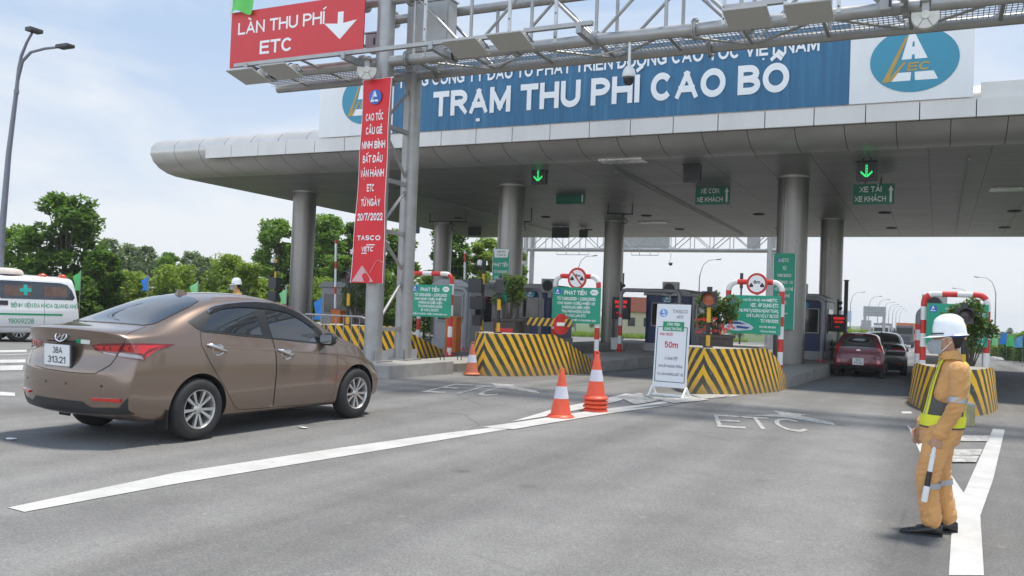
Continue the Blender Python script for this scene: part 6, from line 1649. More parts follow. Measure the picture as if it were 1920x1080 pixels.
    # --- rear window, windscreen
    rg = [(-.56, -.50), (-.60, -.40), (-.53, .1), (-.46, .28), (-.25, .345), (0, .36), (.25, .345), (.46, .28), (.53, .1), (.60, -.40), (.56, -.50), (.3, -.56), (0, -.58), (-.3, -.56)]
    mb = MB(); sh.patch(mb, rg, 'z', .008, 0, False, .03); r_ = mb.build('rear_glass', TGLASS, t, sharp=30)
    mb = MB(); h = sh.bvh.ray_cast(V3((-.32, -.42, 3)), V3((0, 0, -1))); mb.lathe([(.001, .003), (.012, .002)], 12, 0, Matrix.Translation(h[0]+V3((0, 0, .006)))); mb.build('sticker_dot', M('red_dot', (.8, .15, .12), .5), r_)
    ws = [(-.60, 2.28), (-.66, 2.12), (-.55, 1.62), (-.3, 1.50), (0, 1.47), (.3, 1.50), (.55, 1.62), (.66, 2.12), (.60, 2.28), (.3, 2.36), (0, 2.38), (-.3, 2.36)]
    mb = MB(); sh.patch(mb, ws, 'z', .004, 0, False, .05); mb.build('windscreen', TGLASS, t, sharp=30)
    # --- tail lamps
    lamp = z2((580, 394), (640, 384), (785, 383), (940, 385), (1108, 390), (1060, 412), (980, 430), (935, 462), (915, 494), (800, 480), (740, 468), (650, 450), (605, 430))
    for sg in (1, -1):
        mb = MB()
        tmp = MB(); sh.ppatch(tmp, lamp, .004, 0, False, 3); sh.ppatch(tmp, z2((655, 438), (737, 452), (738, 464), (660, 449)), .008, 2, False, 3); sh.ppatch(tmp, z2((757, 443), (893, 463), (908, 487), (748, 465)), .008, 2, False, 3)
        sh.ppatch(tmp, z2((795, 398), (900, 398), (1040, 398), (1000, 408), (940, 425), (905, 455), (885, 450), (850, 442), (800, 434), (780, 420)), .008, 1, False, 3)
        sh.ppatch(tmp, z2((600, 400), (765, 398), (745, 440), (640, 425)), .007, 1, False, 3)
        sh.ppatch(tmp, z2((925, 452), (990, 420), (1060, 402), (1075, 398), (985, 428), (935, 470), (915, 484)), .009, 1, False, 3)
        for a in (820, 855, 660, 700): sh.ppatch(tmp, z2((a, 402), (a+10, 402), (a+2, 418), (a+14, 432), (a+4, 432), (a-8, 418)), .011, 0, False, 3)
        tmp.v = [(x*sg, y, z) for x, y, z in tmp.v]; o = tmp.build('tail_lamp', [TAILD, TAILR, TAILW], t, sharp=30)
    pair('lamp_gap', SEAM, t, lambda m1: sh.pline(m1, z2((785, 380), (770, 420), (737, 470)), .006, .012, mirror=False))
    # --- boot lid gap, bumper trim, reflectors, sensors
    mb = MB(); sh.pline(mb, z2((925, 278), (860, 303), (803, 326), (785, 380)), .006); sh.pline(mb, z2((737, 470), (700, 520), (600, 577), (450, 568), (300, 546), (225, 525)), .007, mirror=False); sh.pline(mb, z2((737, 470), (700, 520), (640, 556)), .007)
    mb.build('boot_gap', SEAM, t)
    mb = MB(); sh.pline(mb, z2((300, 365), (450, 372), (575, 385)), .012, .003, mirror=False); mb.build('lid_dark_line', SEAM, t)  # thin dark line across the boot lid
    blk = [(-.80, .46), (-.70, .44), (-.45, .43), (-.30, .40), (-.18, .355), (0, .35), (.18, .355), (.30, .40), (.45, .43), (.70, .44), (.80, .46), (.80, .30), (.4, .31), (0, .31), (-.4, .31), (-.80, .30)]
    blk = [(-.82, .50), (-.74, .40), (-.46, .385), (-.36, .44), (.36, .44), (.46, .385), (.74, .40), (.82, .50), (.80, .335), (.40, .325), (-.40, .325), (-.80, .335)]
    mb = MB(); sh.patch(mb, blk, 'y', .006, 0, False, .03); mb.build('bumper_trim', TRIM, t, sharp=30)
    pair('rear_reflector', TAILR, t, lambda m1: sh.ppatch(m1, z2((582, 728), (764, 735), (770, 757), (588, 744)), .02, 0, False, 3), sharp=30)
    for a, b in ((417, 637), (641, 655)):
        h = sh.px_hit(*z2((a, b))[0])
        if h:
            for sg in (1, -1):
                mb = MB(); mb.lathe([(.001, .004), (.011, .003), (.013, 0)], 14, 0, Matrix.Translation((h[0].x*sg, h[0].y, h[0].z)) @ V3((h[1].x*sg, h[1].y, h[1].z)).to_track_quat('Z', 'Y').to_matrix().to_4x4()); mb.build('parking_sensor', BLACK, t)
    # --- plate, badge, sticker
    def onrear(x, z): 
        p, n, i, d = sh.bvh.ray_cast(V3((x, -4, z)), V3((0, 1, 0))); return p
    pz = .872; p = V3((0, min(onrear(x, z).y for x in (-.2, 0, .2) for z in (pz-.09, pz, pz+.09)), pz))
    mb = MB(); Rp = Matrix.Translation((0, p.y-.014, pz)) @ Matrix.Rotation(radians(3), 4, 'X'); mb.rbox((0, 0, 0), (.39, .02, .21), .012, M4=Rp); pl = mb.build('number_plate', PLATE, t)
    mb = MB(); mb.rbox((.01, .012, -.008), (.42, .02, .235), .015, M4=Rp); mb.build('plate_backing', TRIM, t)
    mb = MB(); letters(mb, '38A', .015, .018, .062, .15, -.0125, 0, .004, M4=Rp); letters(mb, '313.21', 0, -.078, .066, .28, -.0125, 0, .004, M4=Rp); mb.build('plate_lettering', M('black_print', (.03, .03, .035), .5), pl, fixn=False)
    bz = 1.055; p = onrear(0, bz); Rb = Matrix.Translation((0, p.y-.012, bz)) @ Matrix.Rotation(radians(-12), 4, 'X')
    mb = MB(); mb.tube([(.085*cos(a), 0, .05*sin(a)) for a in [2*pi*i/32 for i in range(33)]], .008, 8, M4=Rb)
    mb.tube([(-.052, 0, -.03), (-.025, 0, .005), (-.015, 0, .038)], .008, 6, M4=Rb); mb.tube([(.015, 0, -.038), (.025, 0, -.005), (.052, 0, .03)], .008, 6, M4=Rb); mb.tube([(-.03, 0, -.012), (0, 0, .006), (.03, 0, .012)], .007, 6, M4=Rb); mb.build('badge', CHROME, t)
    h = sh.px_hit(*z2((495, 371))[0]); h2 = sh.px_hit(*z2((568, 378))[0])
    if h and h2:
        mb = MB(); sh.ppatch(mb, z2((484, 357), (514, 359), (513, 385), (484, 381)), .005, 1, False, 3); sh.ppatch(mb, z2((514, 359), (571, 364), (570, 389), (513, 385)), .005, 0, False, 3); mb.build('bumper_sticker', [PLATE, GREENP], t)
    # --- mirrors, fin, mud flaps, headlamps
    for sg in (1, -1):
        mb = MB(); Rm = Matrix.Translation((sg*.90, 1.94, 1.035)); mb.lathe([(.001, -.05), (.05, -.048), (.085, -.02), (.09, .03), (.06, .075), (.001, .085)], 20, 0, Rm @ Matrix.Rotation(-pi/2, 4, 'X') @ Matrix.Diagonal((1.25, .9, 1, 1))); mb.box((sg*.80, 1.98, .985), (.14, .05, .05)); o = mb.build('door_mirror', TRIM, t)
        mb = MB(); mb.rbox((sg*.90, 1.885, 1.035), (.17, .01, .11), .03); mb.build('mirror_glass', CHROME, o)
        mb = MB(); mb.tube([(sg*.92, 2.03, 1.03), (sg*1.0, 1.99, 1.028), (sg*1.01, 1.95, 1.026)], .012, 6); mb.build('turn_signal', CHROME, o)
        mb = MB(); mb.box((sg*.77, -.40, .25), (.18, .02, .20)); mb.build('mud_flap', UNDER, t, bevel=.006)
    z = sh.bvh.ray_cast(V3((0, .46, 3)), V3((0, 0, -1)))[0].z
    mb = MB(); mb.add([(-.028, .36, z-.015), (.028, .36, z-.015), (.03, .56, z-.01), (-.03, .56, z-.01), (-.006, .385, z+.055), (.006, .385, z+.055), (.004, .42, z+.05), (-.004, .42, z+.05)], [(0, 1, 5, 4), (1, 2, 6, 5), (2, 3, 7, 6), (3, 0, 4, 7), (4, 5, 6, 7)], 0, False); mb.build('roof_fin', BROWN, t, bevel=.006)
    pair('headlamp', TAILW, t, lambda m1: sh.ppatch(m1, z3((1275, 440), (1330, 450), (1362, 470), (1374, 505), (1345, 490), (1300, 462)), .006, 0, False, 3), sharp=30)
    for u in (0, 2.58):
        for sg in (1, -1): wheel(t, sg*.775, u, .325, .325, sg)
    return t, sh
sedan, SHS = make_sedan()

# ------------------------------------------------------------------ red hatchback and black sedan in the lane
HAT = dict(stations=[-.56, -.5, -.38, -.2, .05, .35, .7, 1.05, 1.4, 1.7, 1.95, 2.2, 2.5, 2.75, 2.95, 3.05],
  ztop=[(-.56, 1.455), (-.3, 1.48), (.1, 1.50), (.7, 1.50), (1.1, 1.46), (1.5, 1.34), (1.8, 1.18), (2.05, 1.06), (2.4, 1.0), (2.8, .9), (3.05, .75)],
  zroof=[(-.56, 1.40), (-.3, 1.43), (.1, 1.44), (.7, 1.435), (1.1, 1.39), (1.5, 1.27), (1.8, 1.12), (2.05, 1.02), (2.4, .96), (2.8, .86), (3.05, .72)],
  wroof=[(-.56, .53), (.7, .56), (1.5, .6), (2.05, .66), (3.05, .55)], zbelt=[(-.56, 1.0), (.5, 1.0), (1.7, .95), (2.1, .92), (3.05, .66)], wbelt=[(-.56, .71), (.5, .735), (2, .73), (3.05, .62)],
  wmax=[(-.56, .775), (0, .80), (2.3, .80), (3.05, .72)], zbot=[(-.56, .30), (0, .2), (2.4, .18), (3.05, .22)],
  rear=[(.28, .08), (.42, .01), (.58, 0), (.66, .02), (.74, .06), (.95, .08), (1.0, .10), (1.2, .19), (1.38, .28), (1.47, .27), (1.55, .27)], front=[(.2, .06), (.4, 0), (.6, .02), (.8, .15)],
  axles=(0, 2.38), wz=.29, arch=.335, cr=.16, cf=.3)
REDC = paint('dark_red_car_paint', (.13, .008, .022), .3, .35)
def make_hatch():
    loc = gpx(1608, 716); Y = 29.3; X = PY(1610, 700, Y).x; rz = .02
    sh = Shell(HAT); t = thing('hatchback', 'dark red hatchback waiting at the booth beside the black sedan', 'car', (X, Y, gz(Y+1)), rz)
    sh.body([REDC, UNDER], t)
    P = lambda nm, poly, mat, off=.004, mir=False, par=None: (lambda mb: (sh.patch(mb, poly, 'y', off, 0, mir, .03), mb.build(nm, mat, par or t, sharp=30))[1])(MB())
    P('rear_glass', [(-.52, 1.03), (-.44, 1.36), (-.2, 1.40), (.2, 1.40), (.44, 1.36), (.52, 1.03), (.3, 1.0), (-.3, 1.0)], TGLASS)
    for sg in (1, -1):
        P('tail_lamp', [(sg*.60, .92), (sg*.735, .90), (sg*.70, 1.12), (sg*.60, 1.14)][::sg], TAILR, .006); P('rear_reflector', [(sg*.56, .50), (sg*.66, .50), (sg*.66, .62), (sg*.56, .62)][::sg], M('reflector_pink', (.75, .25, .25), .2), .006)
        P('tail_lamp_clear', [(sg*.62, .86), (sg*.735, .85), (sg*.735, .895), (sg*.62, .90)][::sg], TAILD, .006)
    P('bumper_trim', [(-.62, .30), (-.60, .42), (.60, .42), (.62, .30)], TRIM)
    mb = MB(); y = sh.bvh.ray_cast(V3((0, -4, .6)), V3((0, 1, 0)))[0].y
    mb.box((0, y-.012, .56), (.34, .02, .22)); pl = mb.build('number_plate', PLATE, t); mb = MB(); letters(mb, '30A', 0, .58, .055, .16, y-.024, 0, .01); letters(mb, '611.24', 0, .49, .055, .26, y-.024, 0, .01); mb.build('plate_lettering', M('black_print', (.03, .03, .035), .5), pl, fixn=False)
    y = sh.bvh.ray_cast(V3((0, -4, .94)), V3((0, 1, 0)))[0].y; mb = MB(); mb.rbox((0, y-.01, .93), (.13, .02, .05), .02); mb.build('badge', CHROME, t)
    mb = MB(); sh.patch(mb, [(-.55, .84), (.55, .84), (.55, .848), (-.55, .848)], 'y', .003); sh.patch(mb, [(-.62, .66), (.62, .66), (.62, .667), (-.62, .667)], 'y', .003); mb.build('tailgate_gap', SEAM, t)
    for sd_ in (1, -1):
        mb = MB(); sh.patch(mb, [(-.15, 1.03), (.1, 1.38), (1.0, 1.36), (1.5, 1.15), (1.68, .99), (.8, 1.0)], 'x', .004, 0, False, .05, sd_); mb.build('side_window', TGLASS, t, sharp=30)
    mb = MB(); mb.box((.03, -.28, 1.2), (.06, .03, .03), rx=.3); mb.rbox((0, -.30, 1.44), (.26, .03, .03), .01); mb.build('high_stop_lamp', TAILD, t)
    for u in (0, 2.38):
        for sg in (1, -1): wheel(t, sg*.70, u, .29, .29, sg, .17)
    for sg in (1, -1):
        mb = MB(); mb.rbox((sg*.86, 1.6, 1.03), (.16, .09, .12), .03); mb.box((sg*.77, 1.62, 1.0), (.1, .04, .04)); mb.build('door_mirror', TRIM, t)
    t.scale = (.93, .93, .93)
    return t
hatch = make_hatch()
# black sedan: the same body type, black paint, another plate
BLKP = paint('black_car_paint', (.012, .012, .014), .2, .3)
Yb = 33.0
bs = dup(sedan, (PY(1668, 690, Yb).x-.3, Yb, gz(Yb+1.5)), .02, 'black sedan partly hidden behind the dark red hatchback', None, .95)
bs.name = 'sedan.001'
def all_kids(o):
    r = []
    for c in [q for q in bpy.data.objects if q.parent is o]: r += [c]+all_kids(c)
    return r
for c in all_kids(bs):
    n = c.name.split('.')[0]
    if n in ('plate_lettering', 'bumper_sticker', 'badge', 'sticker_dot'): bpy.data.objects.remove(c); continue
    if c.type == 'MESH':
        for s_ in c.material_slots:
            if s_.material is BROWN: s_.link = 'OBJECT'; s_.material = BLKP
            if s_.material in (TAILW, TAILR): s_.link = 'OBJECT'; s_.material = TAILD

# ------------------------------------------------------------------ ambulance at the left
VAN = dict(stations=[-1.82, -1.75, -1.55, -1.0, 0, .6, 1.3, 2.0, 2.7, 3.2, 3.6, 3.9, 4.05, 4.12],
  ztop=[(-1.82, 1.90), (-1.5, 1.95), (0, 1.97), (2.2, 1.96), (2.7, 1.86), (3.2, 1.5), (3.5, 1.25), (4.12, .95)], zroof=[(-1.82, 1.84), (-1.5, 1.88), (0, 1.90), (2.2, 1.88), (2.7, 1.77), (3.2, 1.42), (3.5, 1.18), (4.12, .9)],
  wroof=[(-1.82, .70), (0, .74), (2.2, .73), (3.2, .74), (4.12, .66)], zbelt=[(-1.82, 1.12), (2.5, 1.1), (3.4, 1.0), (4.12, .8)], wbelt=[(-1.82, .89), (2.5, .91), (4.12, .78)],
  wmax=[(-1.82, .93), (0, .96), (3.2, .95), (4.12, .86)], zbot=[(-1.82, .34), (-.9, .24), (0, .23), (3.2, .26), (4.12, .3)],
  rear=[(.3, .06), (.45, 0), (.65, 0), (.9, .03), (1.2, .07), (1.6, .17), (1.9, .25), (2.0, .27)], front=[(.2, .06), (.5, 0), (.9, .1)], axles=(3.2,), wz=.335, arch=.39, cr=.13, cf=.3, drop=.2)
VANW = paint('white_van_paint', (.70, .71, .72), .0, .35)
def make_van():
    t = thing('ambulance', 'white hospital ambulance van with green cross and green lettering', 'ambulance', (-24.74, 16.93, 0), pi-.25)
    sh = Shell(VAN); sh.body([VANW, UNDER], t)
    xs = -1   # the side that faces the plaza is its left
    def side(nm, poly, mat, off=.004, par=None, both=True):
        for sd_ in ((1, -1) if both and par is None else (-1,)):
            mb = MB(); sh.patch(mb, poly, 'x', off, 0, False, .06, sd_); o = mb.build(nm, mat, par or t, sharp=30)
        return o
    w = side('side_window', [(-1.46, 1.24), (-1.52, 1.32), (-1.44, 1.54), (-1.32, 1.69), (-1.12, 1.745), (.3, 1.76), (.54, 1.76), (.60, 1.70), (.60, 1.30), (.54, 1.24)], TGLASS)
    for u0, u1 in ((-1.3, -1.02), (-1.0, -.64), (-.3, .45)):
        side('curtain', [(u0, 1.33), (u1, 1.33), (u1, 1.62), (u0, 1.62)], M('brown_tint', (.13, .075, .055), .1, 0, .3, 4), .006, w)
    cx_, cz_, a_, b_ = -.12, 1.50, .05, .155
    cr = [(cx_+x*a_ if abs(x) == 1 else cx_+(b_ if x > 0 else -b_), cz_+z*a_ if abs(z) == 1 else cz_+(b_ if z > 0 else -b_)) for x, z in ((1, -2), (-1, -2), (-1, -1), (-2, -1), (-2, 1), (-1, 1), (-1, 2), (1, 2), (1, 1), (2, 1), (2, -1), (1, -1))]
    side('green_cross', cr, M('teal_cross', (.01, .36, .32), .5), .010, w)
    side('second_window', [(.55, 1.26), (.55, 1.74), (2.0, 1.74), (2.0, 1.26)], TGLASS)
    side('front_window', [(2.1, 1.28), (2.1, 1.7), (2.55, 1.66), (3.0, 1.4), (3.1, 1.26)], TGLASS)
    side('green_stripe', [(-1.15, .77), (-1.15, .825), (3.6, .83), (3.6, .78)], GREENP, .004); side('panel_gap', [(-.64, .45), (-.632, .45), (-.632, 1.22), (-.64, 1.22)], SEAM, .003); side('door_handle', [(.36, 1.05), (.9, 1.05), (.9, 1.18), (.36, 1.18)], TRIM, .012)
    side('sill_trim', [(-.35, .42), (2.8, .40), (2.8, .43), (-.35, .45)], M('grey_trim', (.3, .3, .3), .6), .004)
    def sidetext(s_, u0, u1, z, h, mat):
        mb = MB(); W = u0-u1
        def fn(x, y, z_):
            u = u0-x; p = sh.bvh.ray_cast(V3((-3, u, z_)), V3((1, 0, 0)))[0]; return ((p.x if p else -.95)-.006+y, u, z_)
        letters(mb, s_, 0, z, h, W, 0, 0, .004, align='l', fn=fn); mb.build('side_lettering', mat, t, fixn=False)
    sidetext('BỆNH VIỆN ĐA KHOA QUANG KHỞI', .28, -1.62, 1.0, .125, GREENP); sidetext('19009228', .35, -.35, .53, .15, GREENP)
    for sg in (1, -1):
        mb = MB(); sh.patch(mb, [(sg*.78, .9), (sg*.87, .9), (sg*.85, 1.25), (sg*.78, 1.25)][::sg], 'y', .006, 0, False, .04); mb.build('tail_lamp', TAILR, t, sharp=30)
        mb = MB(); sh.patch(mb, [(-1.79, .92), (-1.68, .92), (-1.67, 1.12), (-1.70, 1.22), (-1.76, 1.25)], 'x', .006, 0, False, .03, sg); mb.build('tail_lamp_side', TAILR, t, sharp=30)
    mb = MB(); sh.patch(mb, [(-.68, 1.25), (-.6, 1.7), (.6, 1.7), (.68, 1.25)], 'y', .004, 0, False, .05); mb.build('rear_glass', TGLASS, t, sharp=30)
    BEAC = M('red_beacon', (.65, .06, .02), .2, 0, .1, 8, coat=.6)
    for u in (-1.29, -.72):
        mb = MB(); mb.lathe([(.11, 0), (.12, .02), (.11, .06), (.07, .10), (.001, .115)], 18, 0, Matrix.Translation((-.45, u, 1.905))); mb.build('beacon', BEAC, t)
    mb = MB(); mb.lathe([(.50, 0), (.50, .06), (.44, .14), (.28, .18), (.001, .19)], 24, 0, Matrix.Translation((-.3, .27, 1.94)) @ Matrix.Diagonal((.8, 1, 1, 1))); mb.build('roof_vent', M('cream_plastic', (.68, .60, .54), .5), t)
    for u in (0, 3.2):
        for sg in (1, -1): wheel(t, sg*(.84 if u else .76), u, .335, .335, sg, .2)
    return t
make_van()

# ------------------------------------------------------------------ far traffic
def truck(px, pyb, Y, lab, cabc, boxc, away=False, scale=1.0):
    p = PY(px, pyb, Y); t = thing('truck', lab, 'truck', (p.x, Y, gz(Y)), 0, 'trucks far along the motorway')
    cm = M('cab_'+lab[:9].replace(' ', '_'), cabc, .4); bx = M('load_'+lab[:9].replace(' ', '_'), boxc, .6)
    mb = MB(); mb.box((0, 0, 1.95), (2.3, 1.9, 2.5)); c = mb.build('cab', cm, t, bevel=.12)
    mb = MB(); mb.box((0, -.97, 2.45), (2.0, .08, .85)); mb.build('windscreen', GLASSD, c)
    mb = MB(); mb.box((0, -.99, 1.35), (1.6, .08, .65)); mb.build('grille', DARK, c)
    for s in (-1, 1):
        mb = MB(); mb.box((s*.95, -1.0, .95), (.36, .08, .25)); mb.build('headlight', TAILW, c)
        mb = MB(); mb.box((s*1.32, -.8, 2.4), (.16, .1, .6)); mb.build('mirror', DARK, c)
    mb = MB(); mb.box((0, -.95, .72), (2.3, .3, .4)); mb.build('bumper', DARK, t)
    mb = MB(); mb.box((0, 4.6, 2.25), (2.4, 6.8, 2.7)); mb.build('cargo_body', bx, t, bevel=.04)
    mb = MB(); mb.box((0, 4, .75), (.9, 8, .3)); mb.build('chassis', DARK, t)
    for y in (0, 5.2, 6.6):
        for s in (-1, 1):
            mb = MB(); mb.cyl((s*.85, y, .5), (s*1.15, y, .5), .5, n=16); mb.build('wheel', RUB, t)
truck(1652, 637, 150, 'white truck with grey load coming down the motorway', (.62, .62, .64), (.22, .22, .23)); truck(1696, 640, 140, 'truck with orange front coming down the motorway', (.10, .10, .12), (.55, .16, .05)); truck(1718, 628, 205, 'dark red truck farthest along the motorway', (.20, .06, .06), (.25, .12, .11)); truck(1680, 630, 230, 'pale truck between the white and the orange-fronted trucks', (.3, .34, .4), (.40, .34, .30))
for px, Y, lab, mt in ((1674, 118, 'pale small car between the two nearest trucks', VANW), (1683, 170, 'small dark car far behind the white truck', BLKP)):
    o = dup(hatch, (PY(px, 640, Y).x, Y, gz(Y)), pi, lab)
    for c in all_kids(o):
        if c.name.split('.')[0] in ('plate_lettering', 'badge'): bpy.data.objects.remove(c); continue
        if c.type == 'MESH':
            for s_ in c.material_slots:
                if s_.material is REDC: s_.link = 'OBJECT'; s_.material = mt
# ------------------------------------------------------------------ people
def fused(mb, voxel, name, mats, parent, smooth=4, matfn=None, bmp=None):
    """fuse overlapping closed shapes into one continuous skin (voxel remesh), then relax it"""
    o = mb.build(name, mats[0] if isinstance(mats, list) else mats)
    md = o.modifiers.new('r', 'REMESH'); md.mode = 'VOXEL'; md.voxel_size = voxel; md.use_smooth_shade = True
    if smooth: s = o.modifiers.new('s', 'SMOOTH'); s.factor = .5; s.iterations = smooth
    dg = bpy.context.evaluated_depsgraph_get(); dg.update()
    me = bpy.data.meshes.new_from_object(o.evaluated_get(dg)); bpy.data.objects.remove(o)
    me.materials.clear()
    for m in (mats if isinstance(mats, list) else [mats]): me.materials.append(m)
    if matfn:
        for p in me.polygons: p.material_index = matfn(p.center)
    if bmp:
        nn = [v.normal.copy() for v in me.vertices]
        for v, n in zip(me.vertices, nn): v.co += n*bmp(v.co)
    for p in me.polygons: p.use_smooth = True
    me.name = name; q = bpy.data.objects.new(name, me); COL.objects.link(q); q.parent = parent; return q
def ring(z, cx, hd, hw, n=20, cy=0, e=2.3, tilt=0):
    out = []
    for i in range(n):
        a = 2*pi*i/n; c, s_ = cos(a), sin(a)
        out.append((cx+hd*abs(c)**(2/e)*(1 if c >= 0 else -1), cy+hw*abs(s_)**(2/e)*(1 if s_ >= 0 else -1), z+tilt*c*hd))
    return out
def chain(mb, pts, rs, n=14, sub=6):
    P = [V3(p) for p in pts]; dense = []; rr = []
    for i in range(len(P)-1):
        p0 = P[max(0, i-1)]; p1 = P[i]; p2 = P[i+1]; p3 = P[min(len(P)-1, i+2)]
        for k in range(sub):
            t = k/sub
            dense.append(.5*((2*p1)+(p2-p0)*t+(2*p0-5*p1+4*p2-p3)*t*t+(3*p1-p0-3*p2+p3)*t**3)); rr.append(lerp(rs[i], rs[i+1], t))
    dense.append(P[-1]); rr.append(rs[-1])
    mb.tube(dense, rr, n)
    for p, r in ((dense[0], rr[0]), (dense[-1], rr[-1])): ball(mb, p, r)
    return dense
def ball(mb, c, r, n=12):
    r = r if isinstance(r, (tuple, list)) else (r, r, r)
    mb.lathe([(sin(pi*i/8), -cos(pi*i/8)) if i not in (0, 8) else (.001, -cos(pi*i/8)) for i in range(9)], n, 0, Matrix.Translation(V3(c)) @ Matrix.Diagonal((r[0], r[1], r[2], 1)))
SKIN = M('skin', (.46, .26, .17), .5, 0, .06, 20); SKIN.node_tree.nodes['Principled BSDF'].inputs['Subsurface Weight'].default_value = .05
def cloth_mat(name, col):
    m, nt, b = new_mat(name); p = coords(nt)
    n1 = noise(nt, 7, 4, p, .5, .6); w = noise(nt, 18, 3, coords(nt, (1, 1, .45)), .5, 1.2)
    c = ramp(nt, n1, [(.3, [q*.88 for q in col]), (.7, [q*1.08 for q in col])])
    nt.links.new(c, b.inputs['Base Color']); b.inputs['Roughness'].default_value = .85; b.inputs['Sheen Weight'].default_value = .15
    bump(nt, b, w, .8, .02); return m
TAN = cloth_mat('tan_cloth', (.64, .33, .115)); HIV = M('hi_vis_yellow', (.74, .74, .03), .55, 0, .05, 8); MESHG = M('grey_vest_mesh', (.09, .085, .075), .8, 0, .15, 10); REFL = M('reflective_tape', (.40, .41, .43), .35, .3, .06, 10)
SHOE = M('black_leather', (.014, .013, .013), .28, 0, .2, 10); HAIR = M('black_hair', (.012, .010, .009), .6, 0, .2, 30); HELM = M('white_helmet', (.90, .90, .90), .25, 0, .02, 4, coat=.5)
TOR = [(.775, -.055, .134, .150), (.84, -.06, .137, .154), (.90, -.066, .132, .152), (.97, -.078, .127, .153), (1.06, -.092, .123, .162), (1.15, -.108, .114, .172), (1.215, -.118, .102, .182), (1.262, -.115, .090, .155), (1.30, -.105, .070, .098), (1.335, -.095, .058, .062)]
def tor(z):
    for a, b in zip(TOR, TOR[1:]):
        if a[0] <= z <= b[0]:
            t = (z-a[0])/(b[0]-a[0]); return [lerp(a[i], b[i], t) for i in (1, 2, 3)]
    return list(TOR[0][1:] if z < TOR[0][0] else TOR[-1][1:])
LARM = [(-.145, .158, 1.215), (-.128, .196, .975), (-.022, .186, .755)]; RARM = [(-.13, -.160, 1.225), (-.075, -.205, .985), (.055, -.165, .785)]
def hand(mb, w, d, fl, curl, side):
    """palm and five fingers hanging from wrist w along d, palm facing -side*y; curl in radians"""
    w = V3(w); d = V3(d).normalized(); s_ = V3((0, -side, 0)); f = d.cross(s_).normalized()
    if f.x < 0: f = -f      # f: towards the front = thumb side
    k = d.copy(); palm = [w+d*.0, w+d*.045, w+d*.085]
    for i, (a, b) in enumerate(zip(palm, palm[1:])): pass
    mb.loft([[tuple(p+f*(hw*cos(t))+s_*(th*sin(t))) for t in [2*pi*q/12 for q in range(12)]] for p, hw, th in ((w-d*.03, .026, .022), (w, .027, .02), (w+d*.03, .036, .018), (w+d*.065, .041, .016), (w+d*.088, .038, .013))])
    for i, (off, L) in enumerate(((.028, .066), (.010, .074), (-.010, .070), (-.027, .055))):
        p = w+d*.082+f*off; pts = [p-d*.015]; ang = 0; q = p
        for j, seg in enumerate((L*.42, L*.33, L*.25)):
            ang += curl*(.6, 1.0, .7)[j]*(1+.06*i); dd = d*cos(ang)+s_*sin(ang); q = q+dd*seg; pts.append(q)
        chain(mb, pts, [.0098, .0094, .0084, .0070], 8, 3)
    p = w+d*.025+f*.026; chain(mb, [p-f*.01, p+f*.022+d*.022+s_*.012, p+f*.020+d*.050+s_*.026, p+f*.008+d*.066+s_*.036], [.0135, .012, .0105, .0085], 8, 3)
